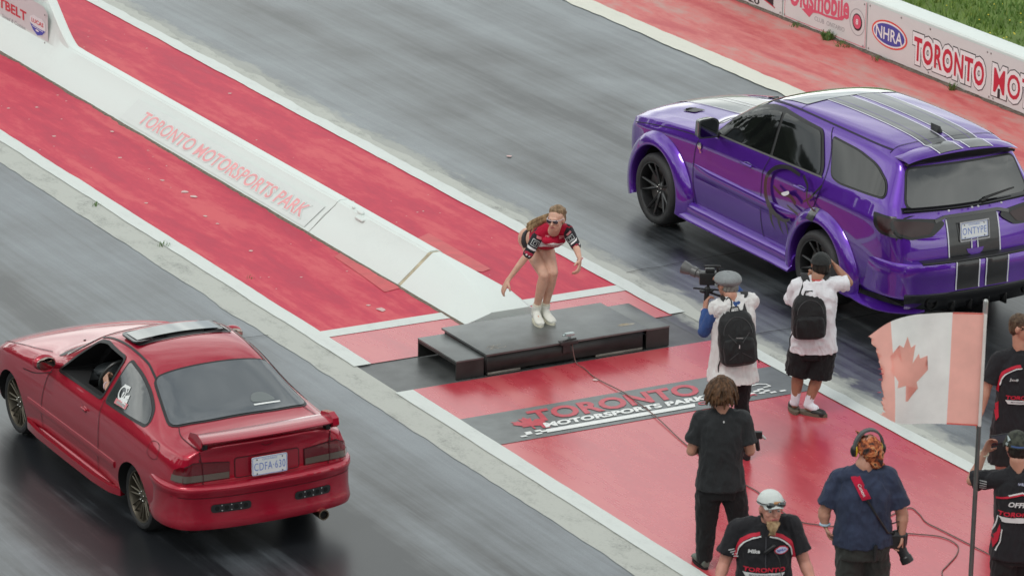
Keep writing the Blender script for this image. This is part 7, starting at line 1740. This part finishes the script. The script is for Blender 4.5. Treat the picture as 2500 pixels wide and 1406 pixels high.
for i in range(9):
    a = (PI / 2) * i / 8 * .99; rr_ = math.cos(a) ** .7
    L.append([f.hp(.118 * rr_ * math.cos(k) * (1 - .035 * abs(math.cos(4 * k)) ** 6), -.01 + .135 * rr_ * math.sin(k) * (1 - .035 * abs(math.cos(4 * k)) ** 6), .045 + .075 * math.sin(a) + .0) for k in [2 * PI * j / 64 for j in range(64)]])
L.insert(0, [f.hp(.09 * math.cos(k), -.01 + .11 * math.sin(k), .012) for k in [2 * PI * j / 64 for j in range(64)]])
rings(bm, L); bmesh.ops.recalc_face_normals(bm, faces=bm.faces); cp = obj('flat_cap', bm, M_FC, f.root, angle=70); bm = B(); ell(bm, f.hp(0, -.01, .12), (.012, .012, .008)); obj('cap_button', bm, M_FC, cp); obj('cap_brim', brim(f, .02, .05, .09, .085, .02), M_FC, cp)
bm = B(); ell(bm, f.hp(0, -.045, -.015), V((.074, .07, .06)), f.HM); obj('hair', remesh(bm, .007, 1, .002, (40, 40, 40)), m_hair('hair_grey', (.12, .11, .10), (.28, .27, .25)), f.root, angle=None)
bm = B(); tube(bm, [f.hp(-.08, .0, .012), f.hp(-.07, .08, .012), f.hp(0, .105, .01)], .004, 5); obj('glasses', bm, M_BLK, f.root)
backpack(f, 'black backpack with crossed seams on the back of the cameraman in the flat cap', J['packT'] + V((0, -.01, .02)), J['packB'] + V((0, .0, .0)), .165, .10, ('seamed', (.014, .015, .016)), marks='x')
t, add = f.item('video_camera', 'black video camera rig with side handles held up by the cameraman in the flat cap', 'video camera', 'rig')
p, g_ = J['rig'], J['grip']; CB = simple('camera_black', (.012, .012, .013), .4); CG = simple('camera_grey', (.10, .10, .10), .35)
bm = B(); box(bm, p + V((-.07, -.05, -.06)), p + V((.08, .05, .05)), .012); box(bm, p + V((-.02, -.03, .05)), p + V((.06, .03, .08)), .008); capsule(bm, p + V((-.02, 0, .1)), p + V((.10, 0, .1)), .012, .012); capsule(bm, p + V((.09, 0, .1)), p + V((.09, 0, .04)), .012, .012)
cb_ = add('camera_body', bm, CB)
d = (J['lens'] - p).normalized(); x_, y_ = frame(d); bm = B(); rings(bm, [[p + d * t_ + (x_ * math.cos(k) + y_ * math.sin(k)) * r_ for k in [2 * PI * i / 20 for i in range(20)]] for t_, r_ in [(.05, .035), (.10, .035), (.105, .045), (.15, .045), (.155, .04), (.19, .05), (.24, .058)]]); add('lens_barrel', bm, CG, cb_, angle=25)
bm = B(); tube(bm, [p + V((0, 0, -.05)), p + V((.03, 0, -.14)), p + V((.12, 0, -.17))], .012, 6); tube(bm, [p + V((-.12, 0, -.10)), p + V((.2, 0, -.12))], .008, 6); tube(bm, [p + V((.05, 0, -.12)), g_ + V((0, 0, .02))], .012, 6); add('support_rod', bm, CB)
bm = B(); capsule(bm, g_ + V((0, 0, -.05)), g_ + V((0, 0, .05)), .024, .022); ell(bm, g_ + V((-.03, 0, .03)), (.035, .025, .02)); add('side_handle', bm, CB)
bm = B(); capsule(bm, p + V((.17, -.03, -.17)), p + V((.17, -.03, -.08)), .03, .026); ell(bm, p + V((.13, 0, -.2)), (.03, .03, .03)); add('viewfinder', bm, CB)

# ----------------------------------------------------------------- driver of the red coupe
dr = thing('person', 'driver inside the red coupe with a bare hand and pale wristband on the steering wheel', 'person', (13.62 - .36, 31.93 - 2.02, .42))
dp = V((-.36, -2.02, .42)); L_ = lambda x, y, z: V((x, y, z)) - dp
class D_: pass
bm = B(); eloft(bm, [(L_(-.36, -1.98, .52), V((.17, 0, 0)), V((0, .12, 0))), (L_(-.36, -2.02, .72), V((.17, 0, 0)), V((0, .11, 0))), (L_(-.36, -2.06, .92), V((.19, 0, 0)), V((0, .1, 0))), (L_(-.36, -2.07, 1.0), V((.08, 0, 0)), V((0, .07, 0)))])
ell(bm, L_(-.36, -2.03, 1.12), (.075, .092, .11)); capsule(bm, L_(-.36, -2.05, 1.0), L_(-.36, -2.04, 1.1), .055, .05)
wr, hd, el, sh = L_(-.545, -1.50, .865), L_(-.535, -1.43, .93), L_(-.60, -1.74, .775), L_(-.55, -2.0, .92)
limb(bm, [sh, el], [.06, .046]); limb(bm, [el, lerp(el, wr, .4), wr], [.044, .042, .03]); f.hand(bm, wr, hd, (.8, .4, .1), 1, 1.0)
sh2, el2, wr2, hd2 = L_(-.17, -2.0, .92), L_(-.10, -1.75, .75), L_(-.2, -1.5, .86), L_(-.2, -1.42, .9)
limb(bm, [sh2, el2], [.06, .046]); limb(bm, [el2, wr2], [.044, .03]); f.hand(bm, wr2, hd2, (-.8, .4, .1), -1, 1.0)
for sx in (-.1, .1): limb(bm, [L_(-.36 + sx, -1.95, .5), L_(-.36 + sx * 1.3, -1.5, .55), L_(-.36 + sx * 1.2, -1.15, .35)], [.09, .07, .045])
obj('body', remesh(bm, .0085, 3), skin('skin_driver', SK1), dr, angle=None)
bm = B(); eloft(bm, [(L_(-.36, -1.98, .50), V((.185, 0, 0)), V((0, .135, 0))), (L_(-.36, -2.02, .72), V((.185, 0, 0)), V((0, .125, 0))), (L_(-.36, -2.06, .92), V((.2, 0, 0)), V((0, .115, 0))), (L_(-.36, -2.07, .99), V((.09, 0, 0)), V((0, .08, 0)))])
limb(bm, [sh, lerp(sh, el, .6)], [.075, .07]); limb(bm, [sh2, lerp(sh2, el2, .6)], [.075, .07]); obj('shirt', remesh(bm, .01, 3, .006), cloth('shirt_maroon', (.05, .015, .02)), dr, angle=None)
bm = B(); tube(bm, [wr + V((.032 * math.cos(a), .008 * math.sin(a), .032 * math.sin(a))) for a in [2 * PI * k / 16 for k in range(16)]], .010, 6, closed=True); obj('wristband', bm, simple('band_pinkwhite', (.62, .45, .47), .6), dr)

# ----------------------------------------------------------------- flag on its pole
FLAG_BOT, FLAG_TOP, FLAG_H = (17.414, 24.027, -0.005), (17.426, 24.021, 2.831), 0.888
FP0, FP1 = V(FLAG_BOT), V(FLAG_TOP)
fp = thing('flagpole', 'slender grey metal flagpole leaning slightly in front of the official with the phone', 'pole', tuple(FP0))
bm = B(); tube(bm, [(0, 0, 0), (FP1 - FP0) * .5, (FP1 - FP0)], [.019, .018, .0165], 14)
obj('shaft', bm, simple('pole_steel', (.13, .145, .14), .4, metal=.6, vary=.2, vs=6), fp)
up = (FP1 - FP0).normalized(); bm = B(); capsule(bm, (FP1 - FP0) - up * .12, (FP1 - FP0) - up * .0, .019, .019); obj('tip', bm, simple('pole_tip', (.45, .46, .45), .3, metal=.7), fp)
R_ = V((math.cos(yaw), -math.sin(yaw), 0)); Fh = V((math.sin(yaw), math.cos(yaw), 0))
hoist0 = FP1 - up * .085; H_ = FLAG_H; Wd = .97
def flagpt(u, v):
    """u from the hoist (0) to the fly (1), v from the bottom (0) to the top (1)"""
    bow = .045 * math.sin(PI * min(1, u * 1.3)) * (v - .5) * 2
    edge = 0
    x = -u * Wd * (1.0 - .16 * (v ** 2.5) * 0); z = -(1 - v) * H_
    # the fly end curls back and droops at its top corner
    k = max(0, (u - .55) / .45)
    x += .085 * k * k * math.sin(PI * v) * 1.1 + .13 * k * (1 - v) ** 2; z -= .23 * k ** 1.6 * (v ** 2); z += .10 * k ** 1.3 * (1 - v)
    d = .075 * math.sin(u * 6.0 + v * 1.6) * u + .035 * math.sin(u * 15 - v * 3.5) * u * u + .028 * math.sin(v * 7 + u * 4) * u
    lean = -up.x * 0
    p = hoist0 - up * (1 - v) * H_ + R_ * x * .93 + Fh * (d - .02) + V((0, 0, z + (1 - v) * H_))
    p += R_ * .018 * 0
    return p - FP0
NU, NV = 110, 90
fl_ = thing('flag', 'sun-faded red and white maple leaf flag with a frayed edge flying from the grey pole', 'flag', tuple(FP0))
def flagmesh(name, faces2d, mat, off, parent):
    """faces2d: flat shape in (u,v) laid on the cloth"""
    chop(faces2d, .02)
    n0 = Fh * -off
    for v in faces2d.verts:
        v.co = flagpt(v.co.x, v.co.y) + n0
    bmesh.ops.recalc_face_normals(faces2d, faces=faces2d.faces)
    return obj(name, faces2d, mat, parent, angle=None)
def m_flag(name, col):
    m, nt, b = new_mat(name); n = tex_noise(nt, s=5, detail=5); nt.links.new(ramp(nt, n, [(.3, [c * .9 for c in col]), (.7, [min(1, c * 1.05) for c in col])]), b.inputs['Base Color'])
    b.inputs['Roughness'].default_value = .8
    tr = nt.nodes.new('ShaderNodeBsdfTranslucent'); nt.links.new(b.inputs['Base Color'].links[0].from_socket, tr.inputs[0])
    mx = nt.nodes.new('ShaderNodeMixShader'); mx.inputs[0].default_value = .5; out = [n_ for n_ in nt.nodes if n_.type == 'OUTPUT_MATERIAL'][0]
    nt.links.new(b.outputs[0], mx.inputs[1]); nt.links.new(tr.outputs[0], mx.inputs[2]); nt.links.new(mx.outputs[0], out.inputs[0]); return m
FW, FR = m_flag('flag_white', (.86, .89, .86)), m_flag('flag_faded_red', (.92, .50, .43))
# ragged fly edge
rg = random.Random(5); fly = []
for i in range(61):
    v = i / 60; fly.append((.965 - .09 * abs(noise.noise(V((v * 7, 0, 0)))) - (.04 * rg.random() if i % 2 else 0) - .05 * math.exp(-((v - .42) / .06) ** 2), v))
flagmesh('white_field', poly2([(.27, 0), (.27, 1), (.78, 1), (.78, 0)][::-1]), FW, 0, fl_)
flagmesh('hoist_band', poly2([(.01, 0), (.27, 0), (.27, 1), (.01, 1)]), FR, 0, fl_)
bm = B(); vs = [bm.verts.new((.78, 1, 0)), bm.verts.new((.78, 0, 0))] + [bm.verts.new((a, b_, 0)) for a, b_ in fly]; bm.faces.new(vs); bmesh.ops.triangulate(bm, faces=bm.faces)
flagmesh('fly_band', bm, FR, 0, fl_)
leaf = leaf2(0, 0, 1.0)
for v in leaf.verts:
    x, y = v.co.x, v.co.y; v.co = V((.64 - x * .235, .44 + y * .36, 0))
bmesh.ops.triangulate(leaf, faces=leaf.faces)
flagmesh('maple_leaf', leaf, FR, .004, fl_)
bm = poly2([(-.012, -.0), (.014, -.0), (.014, 1.0), (-.012, 1.0)]); flagmesh('hoist_sleeve', bm, FW, .022, fl_)
flagmesh('hem', merge2(stroke2([(.02, .006), (.27, .006)], .012), stroke2([(.02, .994), (.27, .994)], .010)), simple('hem_red', (.65, .10, .08), .8), .004, fl_)
bm = B()
for v0, u0, ln in [(.49, .93, .05), (.44, .92, .045), (.36, .95, .04), (.22, .96, .05)]:
    limb(bm, [flagpt(u0, v0), flagpt(min(1.0, u0 + ln), v0 - .01) + V((0, 0, -.01))], [.004, .002])
obj('loose_thread', bm, simple('thread_red', (.5, .06, .08), .8), fl_)
# ================================================================= small fixings become pieces of their own
def islands(me):
    par = list(range(len(me.vertices)))
    def find(i):
        while par[i] != i: par[i] = par[par[i]]; i = par[i]
        return i
    for e in me.edges:
        a, b_ = find(e.vertices[0]), find(e.vertices[1])
        if a != b_: par[a] = b_
    g = {}
    for p in me.polygons: g.setdefault(find(p.vertices[0]), []).append(p.index)
    return list(g.values())
SPLIT = {'rivet', 'diffuser_fin', 'base_rail', 'vent_hole', 'vent_screw', 'stripe_line', 'plate_screw', 'lug_nut', 'air_vent', 'lip_marker', 'skirt_board', 'joint_line', 'pin_line', 'border_line', 'collar_stripe'}
for o in list(bpy.data.objects):
    if o.type != 'MESH' or o.name.split('.')[0] not in SPLIT: continue
    gs = islands(o.data)
    if len(gs) < 2: continue
    src = o.data; keep = None
    for k, fs in enumerate(gs):
        bm = B(); m_ = {}
        for fi in fs:
            p = src.polygons[fi]
            for i in p.vertices:
                if i not in m_: m_[i] = bm.verts.new(src.vertices[i].co)
            f_ = bm.faces.new([m_[i] for i in p.vertices]); f_.smooth = p.use_smooth
        me = bpy.data.meshes.new(o.name.split('.')[0]); bm.to_mesh(me); bm.free()
        for mt in src.materials: me.materials.append(mt)
        if k == 0: keep = me
        else:
            n = o.copy(); n.data = me; n.name = o.name.split('.')[0]; COL.objects.link(n)
    o.data = keep
